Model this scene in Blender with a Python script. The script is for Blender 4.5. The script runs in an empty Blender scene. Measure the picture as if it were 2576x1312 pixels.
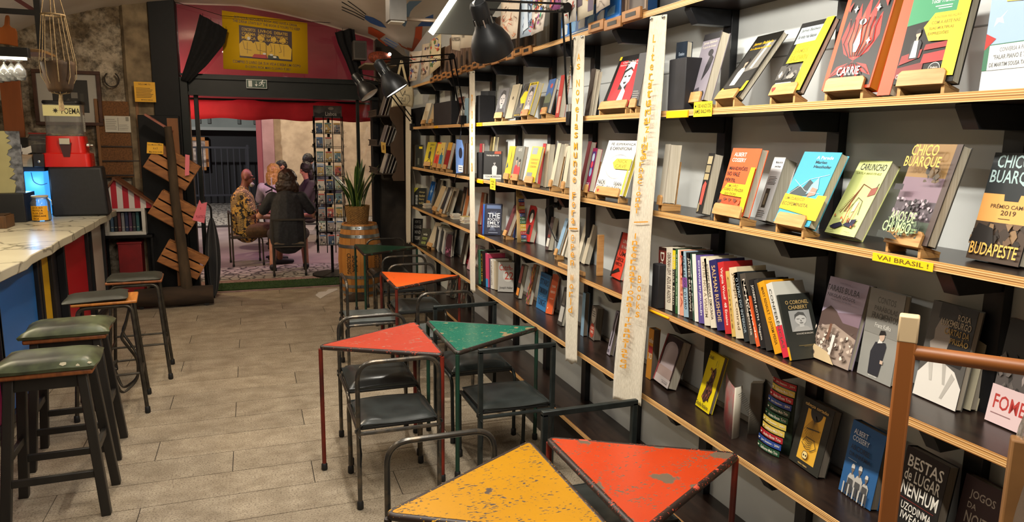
import bpy, bmesh, random
from math import *
from mathutils import Vector as V, Matrix
random.seed(7)
SC = bpy.context.scene
COL = SC.collection

# ------------------------------------------------------------------ camera
FPX, HC = 1785.17, 1.8                      # focal length in pixels of the 2576x1312 frame, eye height in metres
YAW, PIT, ROL = radians(20.056), radians(9.63), radians(-0.702)
FW = V((sin(YAW)*cos(PIT), cos(YAW)*cos(PIT), -sin(PIT)))
R0 = V((cos(YAW), -sin(YAW), 0)); D0 = FW.cross(R0)
RT = R0*cos(ROL) + D0*sin(ROL); DN = -R0*sin(ROL) + D0*cos(ROL)
EYE = V((0, 0, HC))
cd = bpy.data.cameras.new('camera'); cd.sensor_width = 36; cd.lens = FPX/2576*36; cd.clip_start = .02; cd.clip_end = 200
CAM = bpy.data.objects.new('camera', cd); COL.objects.link(CAM)
CAM.matrix_world = Matrix(((RT.x, -DN.x, -FW.x, 0), (RT.y, -DN.y, -FW.y, 0), (RT.z, -DN.z, -FW.z, HC), (0, 0, 0, 1)))
SC.camera = CAM
def ray(x, y): return RT*((x-1288)/FPX) + DN*((y-656)/FPX) + FW
def PZ(x, y, z=0.): q = ray(x, y); return EYE + q*((z-HC)/q.z)
def PX(x, y, X): q = ray(x, y); return EYE + q*(X/q.x)
def PY(x, y, Y): q = ray(x, y); return EYE + q*(Y/q.y)

# ------------------------------------------------------------------ world, lights, exposure
SC.view_settings.view_transform = 'Standard'; SC.view_settings.look = 'None'
SC.view_settings.gamma = 1; SC.view_settings.use_curve_mapping = False
SC.view_settings.exposure = 0.0
W = bpy.data.worlds.new('night'); SC.world = W; W.use_nodes = True
bg = W.node_tree.nodes['Background']; bg.inputs[0].default_value = (.010, .012, .022, 1); bg.inputs[1].default_value = 1.0
def light(name, kind, loc, power, col=(1, 1, 1), size=.1, size_y=None, aim=None, spot=None, blend=.5, spread=None, along=None):
    l = bpy.data.lights.new(name, kind); l.energy = power; l.color = col
    if kind == 'AREA':
        l.size = size
        if size_y: l.shape = 'RECTANGLE'; l.size_y = size_y
        if spread: l.spread = spread
    else: l.shadow_soft_size = size
    if kind == 'SPOT': l.spot_size = spot; l.spot_blend = blend
    o = bpy.data.objects.new(name, l); COL.objects.link(o); o.location = loc
    if along is not None:                        # long side of the rectangle (size_y) follows this direction
        z = (V(loc)-V(aim)).normalized(); y = V(along); y = (y-z*y.dot(z)).normalized(); x = y.cross(z)
        o.rotation_euler = Matrix(((x.x, y.x, z.x), (x.y, y.y, z.y), (x.z, y.z, z.z))).to_euler()
    elif aim is not None: o.rotation_euler = (V(aim)-V(loc)).to_track_quat('-Z', 'Y').to_euler()
    return o
# ceiling LED battens over the aisle (fixtures are built in the ceiling section)
BATTENS = [(.62, .6, 2.80), (.62, 2.1, 2.80), (.62, 3.65, 2.84), (-.75, 2.2, 2.86), (-.75, 4.45, 2.90)]  # last two, on the left, are added out of view for general light
for i, b in enumerate(BATTENS):
    light('batten_light', 'AREA', (b[0], b[1], b[2]-.035), (44, 44, 30, 11, 15)[i], (1, .94, .84), .06, 1.3, aim=(b[0]+(.25 if i < 3 else 0), b[1], 0), along=(0, 1, 0))
# fills added over counter, entrance, awning and terrace; also wall lamp, street lamps
light('counter_fill', 'AREA', (-1.9, 5.0, 2.32), 32, (1, .84, .58), .06, 1.9, aim=(-1.8, 5.0, 0), along=(0, 1, 0))  # added fill for the left side, out of view
light('entrance_fill', 'POINT', (-.35, 6.15, 3.10), 78, (1, .84, .64), .09)  # added fill for facade and vault, hung above the view
light('canopy_fill', 'POINT', (-1.15, 9.9, 2.85), 36, (1, .70, .78), .10)  # added fill for the canopy, hidden behind the pier
light('pink_fill', 'AREA', (.3, 10.57, 2.25), 38, (.95, .52, .82), .05, 3.2, aim=(.3, 11.5, 0), along=(1, 0, 0))  # added pink fill, hidden from the room by the valance
light('terrace_light', 'POINT', (-1.5, 9.75, 2.0), 85, (1, .78, .42), .08)
light('terrace_light', 'POINT', (2.3, 11.6, 2.3), 80, (1, .80, .60), .10)  # added warm fill for the guests outside, out of view
light('street_lamp', 'SPOT', (-3.2, 14.5, 4.8), 1500, (1, .95, .90), .15, aim=(-1.0, 18.0, 0), spot=1.9)
light('street_lamp', 'SPOT', (1.6, 14.2, 4.6), 520, (1, .82, .60), .12, aim=(1.4, 15.6, 1.0), spot=2.2)

# ------------------------------------------------------------------ materials
def lin(c):
    if isinstance(c, str):
        c = c.lstrip('#'); c = [int(c[i:i+2], 16)/255 for i in (0, 2, 4)]
    return tuple((x/12.92 if x <= .04045 else ((x+.055)/1.055)**2.4) for x in c[:3]) + (1,)
_M = {}
def mat(col, rough=.5, metal=0., col2=None, scale=30., stretch=(1, 1, 1), bump=0., lo=.35, hi=.65, detail=4., emit=0., emcol=None, coat=0., spec=None, trans=0., alpha=1., sheen=0., wave=0):
    """principled material; col2 mixes in by noise in object space"""
    key = (col, rough, metal, col2, scale, stretch, bump, lo, hi, detail, emit, emcol, coat, spec, trans, alpha, sheen, wave)
    if key in _M: return _M[key]
    m = bpy.data.materials.new('m_%d' % len(_M)); m.use_nodes = True; _M[key] = m
    nt = m.node_tree; b = nt.nodes['Principled BSDF']; L = nt.links.new
    b.inputs['Base Color'].default_value = lin(col); b.inputs['Roughness'].default_value = rough; b.inputs['Metallic'].default_value = metal
    if emit: b.inputs['Emission Color'].default_value = lin(emcol or col); b.inputs['Emission Strength'].default_value = emit
    if coat: b.inputs['Coat Weight'].default_value = coat; b.inputs['Coat Roughness'].default_value = .15
    if spec is not None: b.inputs['Specular IOR Level'].default_value = spec
    if trans: b.inputs['Transmission Weight'].default_value = trans
    if alpha < 1: b.inputs['Alpha'].default_value = alpha
    if sheen: b.inputs['Sheen Weight'].default_value = sheen
    if col2 or bump:
        tc = nt.nodes.new('ShaderNodeTexCoord'); mp = nt.nodes.new('ShaderNodeMapping'); mp.inputs['Scale'].default_value = stretch
        L(tc.outputs['Object'], mp.inputs['Vector'])
        if wave:
            n = nt.nodes.new('ShaderNodeTexWave'); n.inputs['Scale'].default_value = scale; n.inputs['Distortion'].default_value = wave
            n.inputs['Detail'].default_value = 3; n.inputs['Detail Scale'].default_value = 1.5; out = n.outputs['Fac']
        else:
            n = nt.nodes.new('ShaderNodeTexNoise'); n.inputs['Scale'].default_value = scale; n.inputs['Detail'].default_value = detail; out = n.outputs['Fac']
        L(mp.outputs[0], n.inputs['Vector'])
        if col2:
            r = nt.nodes.new('ShaderNodeMapRange'); r.inputs[1].default_value = lo; r.inputs[2].default_value = hi; L(out, r.inputs[0])
            x = nt.nodes.new('ShaderNodeMix'); x.data_type = 'RGBA'; x.inputs['A'].default_value = lin(col); x.inputs['B'].default_value = lin(col2)
            L(r.outputs[0], x.inputs['Factor']); L(x.outputs['Result'], b.inputs['Base Color'])
        if bump:
            bp = nt.nodes.new('ShaderNodeBump'); bp.inputs['Strength'].default_value = bump; bp.inputs['Distance'].default_value = .01
            L(out, bp.inputs['Height']); L(bp.outputs[0], b.inputs['Normal'])
    return m
def mat_chip(col, under, s1=9., th=.66, s2=60., th2=.70, rough=.32, dark=None, seed=0.):
    """painted steel sheet: paint with worn patches (large) and chips (small, streaky)"""
    key = ('chip', col, under, s1, th, s2, th2, rough, seed)
    if key in _M: return _M[key]
    m = bpy.data.materials.new('m_chip_%d' % len(_M)); m.use_nodes = True; _M[key] = m
    nt = m.node_tree; b = nt.nodes['Principled BSDF']; L = nt.links.new
    tc = nt.nodes.new('ShaderNodeTexCoord')
    mp = nt.nodes.new('ShaderNodeMapping'); mp.inputs['Location'].default_value = (seed, seed*1.7, 0); L(tc.outputs['Object'], mp.inputs['Vector'])
    mp2 = nt.nodes.new('ShaderNodeMapping'); mp2.inputs['Location'].default_value = (seed, seed, 0); mp2.inputs['Scale'].default_value = (1, 2.2, 1); mp2.inputs['Rotation'].default_value = (0, 0, .5); L(tc.outputs['Object'], mp2.inputs['Vector'])
    def noise(vec, s, d, t, w, patchy=0.):
        n = nt.nodes.new('ShaderNodeTexNoise'); n.inputs['Scale'].default_value = s; n.inputs['Detail'].default_value = d; L(vec.outputs[0], n.inputs['Vector'])
        out = n.outputs['Fac']
        if patchy:                                 # wear gathers in some places
            n2 = nt.nodes.new('ShaderNodeTexNoise'); n2.inputs['Scale'].default_value = 7; n2.inputs['Detail'].default_value = 3; L(vec.outputs[0], n2.inputs['Vector'])
            k = nt.nodes.new('ShaderNodeMath'); k.operation = 'MULTIPLY_ADD'; k.inputs[1].default_value = patchy; L(n2.outputs['Fac'], k.inputs[0]); L(out, k.inputs[2])
            k2 = nt.nodes.new('ShaderNodeMath'); k2.operation = 'SUBTRACT'; k2.inputs[1].default_value = patchy*.5; L(k.outputs[0], k2.inputs[0]); out = k2.outputs[0]
        r = nt.nodes.new('ShaderNodeMapRange'); r.inputs[1].default_value = t; r.inputs[2].default_value = t+w; L(out, r.inputs[0]); return r.outputs[0]
    a = noise(mp, s1, 8, th, .02); c = noise(mp2, s2, 4, th2, .02, .45); t = noise(mp, 3, 3, .3, .5)
    mx = nt.nodes.new('ShaderNodeMath'); mx.operation = 'MAXIMUM'; L(a, mx.inputs[0]); L(c, mx.inputs[1])
    c0 = nt.nodes.new('ShaderNodeMix'); c0.data_type = 'RGBA'; c0.inputs['A'].default_value = lin(col); c0.inputs['B'].default_value = lin(dark or col); L(t, c0.inputs['Factor'])
    c1 = nt.nodes.new('ShaderNodeMix'); c1.data_type = 'RGBA'; c1.inputs['B'].default_value = lin(under); L(c0.outputs['Result'], c1.inputs['A']); L(mx.outputs[0], c1.inputs['Factor'])
    L(c1.outputs['Result'], b.inputs['Base Color'])
    rr = nt.nodes.new('ShaderNodeMapRange'); rr.inputs[3].default_value = rough; rr.inputs[4].default_value = .75; L(mx.outputs[0], rr.inputs[0]); L(rr.outputs[0], b.inputs['Roughness'])
    bp = nt.nodes.new('ShaderNodeBump'); bp.inputs['Strength'].default_value = .25; bp.inputs['Distance'].default_value = .002; bp.invert = True; L(mx.outputs[0], bp.inputs['Height']); L(bp.outputs[0], b.inputs['Normal'])
    return m
def mat_stripes(cols, axis, period, rough=.5, noise=None):
    """hard stripes along an object axis (plywood edge, woven bands)"""
    key = ('str', cols, axis, period, rough)
    if key in _M: return _M[key]
    m = bpy.data.materials.new('m_str_%d' % len(_M)); m.use_nodes = True; _M[key] = m
    nt = m.node_tree; b = nt.nodes['Principled BSDF']; L = nt.links.new
    b.inputs['Roughness'].default_value = rough
    tc = nt.nodes.new('ShaderNodeTexCoord'); sp = nt.nodes.new('ShaderNodeSeparateXYZ'); L(tc.outputs['Object'], sp.inputs[0])
    d = nt.nodes.new('ShaderNodeMath'); d.operation = 'DIVIDE'; d.inputs[1].default_value = period; L(sp.outputs[axis], d.inputs[0])
    fr = nt.nodes.new('ShaderNodeMath'); fr.operation = 'FRACT'; L(d.outputs[0], fr.inputs[0])
    cr = nt.nodes.new('ShaderNodeValToRGB'); cr.color_ramp.interpolation = 'CONSTANT'; e = cr.color_ramp.elements
    while len(e) < len(cols): e.new(.5)
    for i, c in enumerate(cols): e[i].position = i/len(cols); e[i].color = lin(c)
    L(fr.outputs[0], cr.inputs[0]); L(cr.outputs[0], b.inputs['Base Color'])
    return m

# ------------------------------------------------------------------ mesh builder and scene helpers
class MB:
    def __init__(s): s.v = []; s.f = []; s.m = []; s.mi = 0
    def add(s, vs, fs):
        o = len(s.v); s.v += [tuple(p) for p in vs]
        for f in fs: s.f.append([i+o for i in f]); s.m.append(s.mi)
        return s
    def par(s, o, a, b, c):                     # parallelepiped from a corner and three edge vectors
        o, a, b, c = V(o), V(a), V(b), V(c)
        if a.cross(b).dot(c) < 0: a, b = b, a
        vs = [o, o+a, o+a+b, o+b, o+c, o+a+c, o+a+b+c, o+b+c]
        return s.add(vs, [(3, 2, 1, 0), (4, 5, 6, 7), (0, 1, 5, 4), (1, 2, 6, 5), (2, 3, 7, 6), (3, 0, 4, 7)])
    def box(s, x0, x1, y0, y1, z0, z1): return s.par((x0, y0, z0), (x1-x0, 0, 0), (0, y1-y0, 0), (0, 0, z1-z0))
    def cbox(s, c, size, rz=0.):
        a = V((cos(rz), sin(rz), 0))*size[0]; b = V((-sin(rz), cos(rz), 0))*size[1]; h = V((0, 0, size[2]))
        return s.par(V(c)-a/2-b/2-h/2, a, b, h)
    def bar(s, p, q, w, h, up=(0, 0, 1)):       # square-section bar from p to q
        p, q = V(p), V(q); d = (q-p); u = V(up)
        a = d.cross(u)
        if a.length < 1e-6: a = d.cross(V((1, 0, 0)))
        a = a.normalized()*w; b = a.cross(d).normalized()*h
        return s.par(p-a/2-b/2, a, b, d)
    def tube(s, path, r, n=8, closed=False, cap=True):
        path = [V(p) for p in path]; k = len(path); rs = r if isinstance(r, (list, tuple)) else [r]*k
        vs = []; fs = []; prev = None
        for i, p in enumerate(path):
            t = (path[(i+1) % k]-path[i-1]) if closed else (path[min(i+1, k-1)]-path[max(i-1, 0)])
            t = t.normalized() if t.length > 1e-9 else V((0, 0, 1))
            if prev is None:
                a = t.cross(V((0, 0, 1)));
                if a.length < 1e-3: a = t.cross(V((1, 0, 0)))
            else: a = prev - t*prev.dot(t)
            a.normalize(); prev = a; b = t.cross(a)
            for j in range(n):
                w = 2*pi*j/n; vs.append(p + (a*cos(w)+b*sin(w))*rs[i])
        for i in range(k if closed else k-1):
            i2 = (i+1) % k
            for j in range(n): fs.append((i*n+j, i*n+(j+1) % n, i2*n+(j+1) % n, i2*n+j))
        if cap and not closed: fs.append(tuple(range(n-1, -1, -1))); fs.append(tuple((k-1)*n+j for j in range(n)))
        return s.add(vs, fs)
    def lathe(s, prof, n=20, o=(0, 0, 0), ax=None, cap=True, arc=None):  # prof [(r,z)]
        o = V(o); az = V(ax).normalized() if ax else V((0, 0, 1)); a = az.orthogonal().normalized() if ax else V((1, 0, 0)); b = az.cross(a)
        vs = []; fs = []
        for r, z in prof:
            for j in range(n): w = 2*pi*j/n; vs.append(o+az*z+(a*cos(w)+b*sin(w))*r)
        for i in range(len(prof)-1):
            for j in range(n): fs.append((i*n+j, i*n+(j+1) % n, (i+1)*n+(j+1) % n, (i+1)*n+j))
        if cap:
            if prof[0][0] > 1e-5: fs.append(tuple(range(n-1, -1, -1)))
            if prof[-1][0] > 1e-5: fs.append(tuple((len(prof)-1)*n+j for j in range(n)))
        return s.add(vs, fs)
    def prism(s, poly, o, u, v, w):             # polygon (a,b) in the frame u,v, thickness vector w
        o, u, v, w = V(o), V(u), V(v), V(w); k = len(poly)
        area = sum(poly[i][0]*poly[(i+1) % k][1]-poly[(i+1) % k][0]*poly[i][1] for i in range(k))
        if (area > 0) == (u.cross(v).dot(w) < 0): poly = poly[::-1]
        bt = [o+u*a+v*b for a, b in poly]; tp = [p+w for p in bt]
        fs = [tuple(range(k-1, -1, -1)), tuple(range(k, 2*k))] + [(i, (i+1) % k, k+(i+1) % k, k+i) for i in range(k)]
        return s.add(bt+tp, fs)
    def ell(s, c, r, n=12, m=8, rot=None):
        c = V(c); vs = []; fs = []
        for i in range(m+1):
            t = pi*i/m
            for j in range(n):
                w = 2*pi*j/n; p = V((r[0]*sin(t)*cos(w), r[1]*sin(t)*sin(w), r[2]*cos(t)))
                vs.append(c+(rot @ p if rot else p))
        for i in range(m):
            for j in range(n): fs.append((i*n+j, (i+1)*n+j, (i+1)*n+(j+1) % n, i*n+(j+1) % n))
        return s.add(vs, fs)
    def grid(s, fn, nu, nv):                     # surface fn(u,v), u,v in 0..1
        vs = [fn(i/nu, j/nv) for j in range(nv+1) for i in range(nu+1)]
        fs = [(j*(nu+1)+i, j*(nu+1)+i+1, (j+1)*(nu+1)+i+1, (j+1)*(nu+1)+i) for j in range(nv) for i in range(nu)]
        return s.add(vs, fs)
    def build(s, name, mats, parent=None, smooth=True, bevel=0., loc=None, solid=0.):
        me = bpy.data.meshes.new(name); me.from_pydata(s.v, [], s.f)
        if parent is not None:
            rt = parent
            while rt.parent is not None: rt = rt.parent
            if rt in WORLD: me.transform(Matrix.Translation(-rt.location))
        for m in (mats if isinstance(mats, (list, tuple)) else [mats]): me.materials.append(m)
        if max(s.m, default=0): me.polygons.foreach_set('material_index', s.m)
        if smooth:
            me.polygons.foreach_set('use_smooth', [True]*len(me.polygons)); me.set_sharp_from_angle(angle=radians(38))
        me.update()
        o = bpy.data.objects.new(name, me); COL.objects.link(o)
        if parent is not None: o.parent = parent
        if loc is not None: o.location = loc
        if solid: md = o.modifiers.new('thick', 'SOLIDIFY'); md.thickness = solid; md.offset = 0
        if bevel:
            md = o.modifiers.new('bevel', 'BEVEL'); md.width = bevel; md.segments = 2; md.limit_method = 'ANGLE'; md.angle_limit = radians(40)
        return o
WORLD = []                                     # things whose parts are modelled in room coordinates
def tag(o, label=None, cat=None, group=None, kind=None):
    if label: o['label'] = label
    if cat: o['category'] = cat
    if group: o['group'] = group
    if kind: o['kind'] = kind
    return o
def thing(name, label, cat, loc=(0, 0, 0), rz=0., group=None):
    o = bpy.data.objects.new(name, None); COL.objects.link(o); o.location = loc; o.rotation_euler = (0, 0, rz); o.empty_display_size = .1
    return tag(o, label, cat, group)
def wthing(name, label, cat, loc, group=None):
    o = thing(name, label, cat, loc, 0., group); WORLD.append(o); return o
def struct(o): o['kind'] = 'structure'; return o
def origin(o, c):                               # move an object's origin to c, geometry stays
    c = V(c); me = o.data
    me.transform(Matrix.Translation(-c)); o.location = c; return o
def dup(root, label=None, group=None):
    r = root.copy(); COL.objects.link(r)
    if label: r['label'] = label
    if group: r['group'] = group
    for ch in root.children:
        c = ch.copy(); COL.objects.link(c); c.parent = r
        for g in ch.children:
            d = g.copy(); COL.objects.link(d); d.parent = c
    return r
def arc(c, r, a0, a1, n, u, v):                  # points of an arc in the plane u,v
    c, u, v = V(c), V(u), V(v); return [c+u*(r*cos(a0+(a1-a0)*i/n))+v*(r*sin(a0+(a1-a0)*i/n)) for i in range(n+1)]
def rpath(pts, r, n=5):                          # polyline with rounded corners
    pts = [V(p) for p in pts]; out = [pts[0]]
    for i in range(1, len(pts)-1):
        a, b, c = pts[i-1], pts[i], pts[i+1]; d1 = (a-b).normalized(); d2 = (c-b).normalized()
        rr = min(r, (a-b).length*.49, (c-b).length*.49); p, q = b+d1*rr, b+d2*rr
        for k in range(n+1):
            t = k/n; out.append(p*(1-t)**2+b*2*t*(1-t)+q*t*t)
    return out+[pts[-1]]

# ------------------------------------------------------------------ flat print (lettering and drawing on a plane)
_F = {}
def glyphs(text):
    if text in _F: return _F[text]
    c = bpy.data.curves.new('t', 'FONT'); c.body = text; c.resolution_u = 2; c.size = 1; c.offset = .012
    o = bpy.data.objects.new('t', c); COL.objects.link(o)
    dg = bpy.context.evaluated_depsgraph_get(); me = bpy.data.meshes.new_from_object(o.evaluated_get(dg))
    vs = [(v.co.x, v.co.y) for v in me.vertices]; fs = [tuple(p.vertices) for p in me.polygons]
    bpy.data.objects.remove(o); bpy.data.curves.remove(c); bpy.data.meshes.remove(me)
    if vs:
        x0 = min(v[0] for v in vs); x1 = max(v[0] for v in vs); y0 = min(v[1] for v in vs); y1 = max(v[1] for v in vs)
        vs = [((x-x0)/max(x1-x0, 1e-6), (y-y0)/max(y1-y0, 1e-6)) for x, y in vs]
    _F[text] = (vs, fs); return _F[text]
def prints(name, parent, o, U, Vv, N, ops, rough=.5, lift=.0006, surf=None):
    """ops in 0..1 cover space; o = bottom-left corner, U,Vv full edge vectors, N outward unit normal. surf(u,v)->point replaces the plane"""
    mb = MB(); mats = []; idx = {}
    o, U, Vv, N = V(o), V(U), V(Vv), V(N); asp = U.length/max(Vv.length, 1e-6)
    for k, op in enumerate(ops):
        col = op[-1]
        if col not in idx: idx[col] = len(mats); mats.append(mat(col, rough))
        mb.mi = idx[col]; h = lift*(1+.35*k)
        def W(u, v, h=h): return (surf(u, v) if surf else o+U*u+Vv*v) + N*h
        t = op[0]
        if t == 'r': _, a, b, c, d, _ = op; mb.add([W(a, b), W(c, b), W(c, d), W(a, d)], [(0, 1, 2, 3)])
        elif t == 'p': mb.add([W(*p) for p in op[1]], [tuple(range(len(op[1])))])
        elif t == 'e':
            _, a, b, ru, rv, _ = op; n = 20; mb.add([W(a+ru*cos(2*pi*i/n), b+rv*sin(2*pi*i/n)) for i in range(n)], [tuple(range(n))])
        elif t == 'l':                            # stroke of width w (fraction of the height)
            _, pts, w, _ = op; ww = w/2
            for (a, b), (c, d) in zip(pts, pts[1:]):
                dx, dy = (c-a)*asp, d-b; q = hypot(dx, dy) or 1; ex, ey = dx/q*ww*.4, dy/q*ww*.4; nx, ny = -dy/q*ww, dx/q*ww
                f = lambda x, y: W(x/asp, y)
                mb.add([f(a*asp-ex-nx, b-ey-ny), f(c*asp+ex-nx, d+ey-ny), f(c*asp+ex+nx, d+ey+ny), f(a*asp-ex+nx, b-ey+ny)], [(0, 1, 2, 3)])
        elif t == 't' or t == 'v':                 # text fitted in a box; 'v' reads downwards
            _, s, a, b, c, d, _ = op; vs, fs = glyphs(s)
            if t == 't': mb.add([W(a+x*(c-a), b+y*(d-b)) for x, y in vs], fs)
            else: mb.add([W(a+y*(c-a), d-x*(d-b)) for x, y in vs], fs)
    # keep every face turned outward
    for i, f in enumerate(mb.f):
        p, q, r = (V(mb.v[f[j]]) for j in (0, 1, 2))
        if (q-p).cross(r-p).dot(N) < 0: mb.f[i] = f[::-1]
    return mb.build(name, mats, parent, smooth=False)

# ================================================================== the setting
from mathutils import noise as NZ
YB = 8.80                                    # street front (inner face)
XW = 1.85                                    # bookshelf wall
# ---- floor: joint-coloured bed with separate stone-look planks
floor = struct(MB().box(-3.1, XW+.1, -2.6, YB+.02, -.08, -.006).build('floor', mat('#2d2620', .8)))
def mat_plank():
    m = bpy.data.materials.new('m_plank'); m.use_nodes = True; nt = m.node_tree; b = nt.nodes['Principled BSDF']; L = nt.links.new
    tc = nt.nodes.new('ShaderNodeTexCoord'); oi = nt.nodes.new('ShaderNodeObjectInfo')
    ad = nt.nodes.new('ShaderNodeVectorMath'); ad.operation = 'ADD'; L(tc.outputs['Object'], ad.inputs[0]); L(oi.outputs['Location'], ad.inputs[1])
    mp = nt.nodes.new('ShaderNodeMapping'); mp.inputs['Scale'].default_value = (.7, 1, 1); L(ad.outputs[0], mp.inputs[0])
    def nz(s, d, r=.6): n = nt.nodes.new('ShaderNodeTexNoise'); n.inputs['Scale'].default_value = s; n.inputs['Detail'].default_value = d; n.inputs['Roughness'].default_value = r; L(mp.outputs[0], n.inputs[0]); return n.outputs['Fac']
    cr = nt.nodes.new('ShaderNodeValToRGB'); e = cr.color_ramp.elements; e[0].position = .33; e[0].color = lin('#877a66'); e[1].position = .66; e[1].color = lin('#aa9d88'); L(nz(9, 6), cr.inputs[0])
    sp = nt.nodes.new('ShaderNodeMapRange'); sp.inputs[1].default_value = .50; sp.inputs[2].default_value = .62; L(nz(150, 2, .6), sp.inputs[0])
    mx = nt.nodes.new('ShaderNodeMix'); mx.data_type = 'RGBA'; mx.inputs['B'].default_value = lin('#56473a'); L(cr.outputs[0], mx.inputs['A'])
    ml = nt.nodes.new('ShaderNodeMath'); ml.operation = 'MULTIPLY'; ml.inputs[1].default_value = .75; L(sp.outputs[0], ml.inputs[0]); L(ml.outputs[0], mx.inputs['Factor'])
    hs = nt.nodes.new('ShaderNodeHueSaturation'); mr = nt.nodes.new('ShaderNodeMapRange'); mr.inputs[3].default_value = .88; mr.inputs[4].default_value = 1.1; L(oi.outputs['Random'], mr.inputs[0]); L(mr.outputs[0], hs.inputs['Value'])
    L(mx.outputs['Result'], hs.inputs['Color']); L(hs.outputs[0], b.inputs['Base Color']); b.inputs['Roughness'].default_value = .55
    bp = nt.nodes.new('ShaderNodeBump'); bp.inputs['Strength'].default_value = .25; bp.inputs['Distance'].default_value = .002; L(nz(80, 4), bp.inputs['Height']); L(bp.outputs[0], b.inputs['Normal'])
    return m
MPL = mat_plank(); _pl = {}
PW, PLN, PG = .2735, 1.2435, .0022
def plank(x0, x1, y0, y1):
    w, d = x1-x0-2*PG, y1-y0-2*PG; k = (round(w, 3), round(d, 3))
    if k not in _pl:
        o = MB().box(-w/2, w/2, -d/2, d/2, -.012, 0).build('plank', MPL, floor, smooth=False); _pl[k] = o.data
        md = None
    else:
        o = bpy.data.objects.new('plank', _pl[k]); COL.objects.link(o); o.parent = floor
    o.location = ((x0+x1)/2, (y0+y1)/2, 0)
for r in range(-22, 19):
    y0 = 4.7485+PW*r; y1 = min(y0+PW, YB)
    if y1 < -2.3 or y0 > YB-.05: continue
    x = -.177 + ((-r) % 3)*.4145 - 3*PLN
    while x < XW:
        a, b = max(x, -3.05), min(x+PLN, XW)
        if b-a > .03: plank(a, b, y0, y1)
        x += PLN
# ---- walls
MWHITE = mat('#d5d9d8', .55, col2='#c6cac9', scale=2.2, bump=.02)
struct(MB().box(XW, XW+.12, -2.6, YB+.3, 0, 3.6).build('wall_right', MWHITE))
struct(MB().box(-3.2, -3.08, -2.6, YB+.3, 0, 3.6).build('wall_left', mat('#8d7f6c', .85, col2='#5f5446', scale=3.)))
struct(MB().box(-3.2, XW+.12, -2.72, -2.6, 0, 3.6).build('wall_rear', mat('#a79a86', .8, col2='#8d8170', scale=2.)))
def mat_stone():
    m = bpy.data.materials.new('m_stone'); m.use_nodes = True; nt = m.node_tree; b = nt.nodes['Principled BSDF']; L = nt.links.new
    tc = nt.nodes.new('ShaderNodeTexCoord')
    def nz(s, d, r=.6): n = nt.nodes.new('ShaderNodeTexNoise'); n.inputs['Scale'].default_value = s; n.inputs['Detail'].default_value = d; n.inputs['Roughness'].default_value = r; L(tc.outputs['Object'], n.inputs[0]); return n.outputs['Fac']
    cr = nt.nodes.new('ShaderNodeValToRGB'); e = cr.color_ramp.elements; e[0].position = .40; e[0].color = lin('#77664e'); e[1].position = .58; e[1].color = lin('#c9bba4'); L(nz(2.1, 6, .65), cr.inputs[0])
    c2 = nt.nodes.new('ShaderNodeValToRGB'); f = c2.color_ramp.elements; f[0].position = .36; f[0].color = (.12, .12, .12, 1); f[1].position = .56; f[1].color = (1, 1, 1, 1); L(nz(16, 5, .7), c2.inputs[0])
    mx = nt.nodes.new('ShaderNodeMix'); mx.data_type = 'RGBA'; mx.blend_type = 'MULTIPLY'; mx.inputs['Factor'].default_value = .8; L(cr.outputs[0], mx.inputs['A']); L(c2.outputs[0], mx.inputs['B'])
    L(mx.outputs['Result'], b.inputs['Base Color']); b.inputs['Roughness'].default_value = .9
    bp = nt.nodes.new('ShaderNodeBump'); bp.inputs['Strength'].default_value = .9; bp.inputs['Distance'].default_value = .03; L(nz(14, 6, .7), bp.inputs['Height']); L(bp.outputs[0], b.inputs['Normal'])
    return m
MST = mat_stone()
def stone(u, v):
    x, z = -3.1+u*2.02, v*3.55
    n = NZ.noise(V((x*2.3, z*2.3, 1.7)))*.035 + NZ.noise(V((x*7, z*7, 4.)))*.014
    return (x, YB-.03+n, z)
wb = MB().grid(stone, 70, 110)
o = struct(wb.build('wall_back_stone', MST))
struct(MB().box(-3.1, -1.1, YB+.04, YB+.3, 0, 3.6).build('wall_back_core', MST))
# pale plaster pier next to the door, then the black door surround
def pier(u, v):
    x, z = -1.24+u*.34, v*3.5
    return (x, YB-.10+.012*NZ.noise(V((x*6, z*3, 9)))+(.05 if u in (0, 1) else 0), z)
struct(MB().grid(pier, 10, 60).build('wall_back_pier', mat('#8f7d61', .9, col2='#5d4f3c', scale=7., bump=.4, detail=6.)))
MBLK = mat('#0a0a0c', .55, col2='#060607', scale=9., spec=.25)
MDKG = mat('#0f1512', .45, col2='#090d0b', scale=6., spec=.3)
struct(MB().box(-1.12, -.72, YB-.22, YB+.12, 0, 2.02).build('trim_1', MBLK, bevel=.004))      # low dark panel behind the crates
struct(MB().box(-.96, -.70, YB-.16, YB+.12, 0, 3.5).build('trim_2', MBLK, bevel=.004))
struct(MB().box(-.70, -.62, YB-.14, YB+.06, 0, 2.44).build('trim_3', MDKG, bevel=.004))
dz = struct(MB().box(-.62, 1.45, YB-.10, YB+.10, 2.25, 2.46).build('trim_4', MDKG, bevel=.006))   # door header beam
MB().box(-.62, 1.45, YB-.13, YB-.10, 2.25, 2.285).build('moulding', MDKG, dz); MB().box(-.62, 1.45, YB-.13, YB-.10, 2.425, 2.46).build('moulding', MDKG, dz)
struct(MB().box(-.575, -.53, YB-.03, YB+.03, 0, 2.25).build('trim_5', MDKG, bevel=.003))
struct(MB().box(1.20, 1.235, YB-.03, YB+.03, 0, 2.25).build('trim_6', MDKG, bevel=.003))
struct(MB().box(1.375, 1.45, YB-.10, YB+.06, 0, 2.46).build('trim_7', MBLK, bevel=.003))
struct(MB().box(1.45, XW, YB-.06, YB+.10, 0, 3.5).build('wall_back', mat('#3a332c', .85, col2='#27221e', scale=5.)))
GLS = mat('#ffffff', .02, trans=1., spec=.5)
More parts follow.
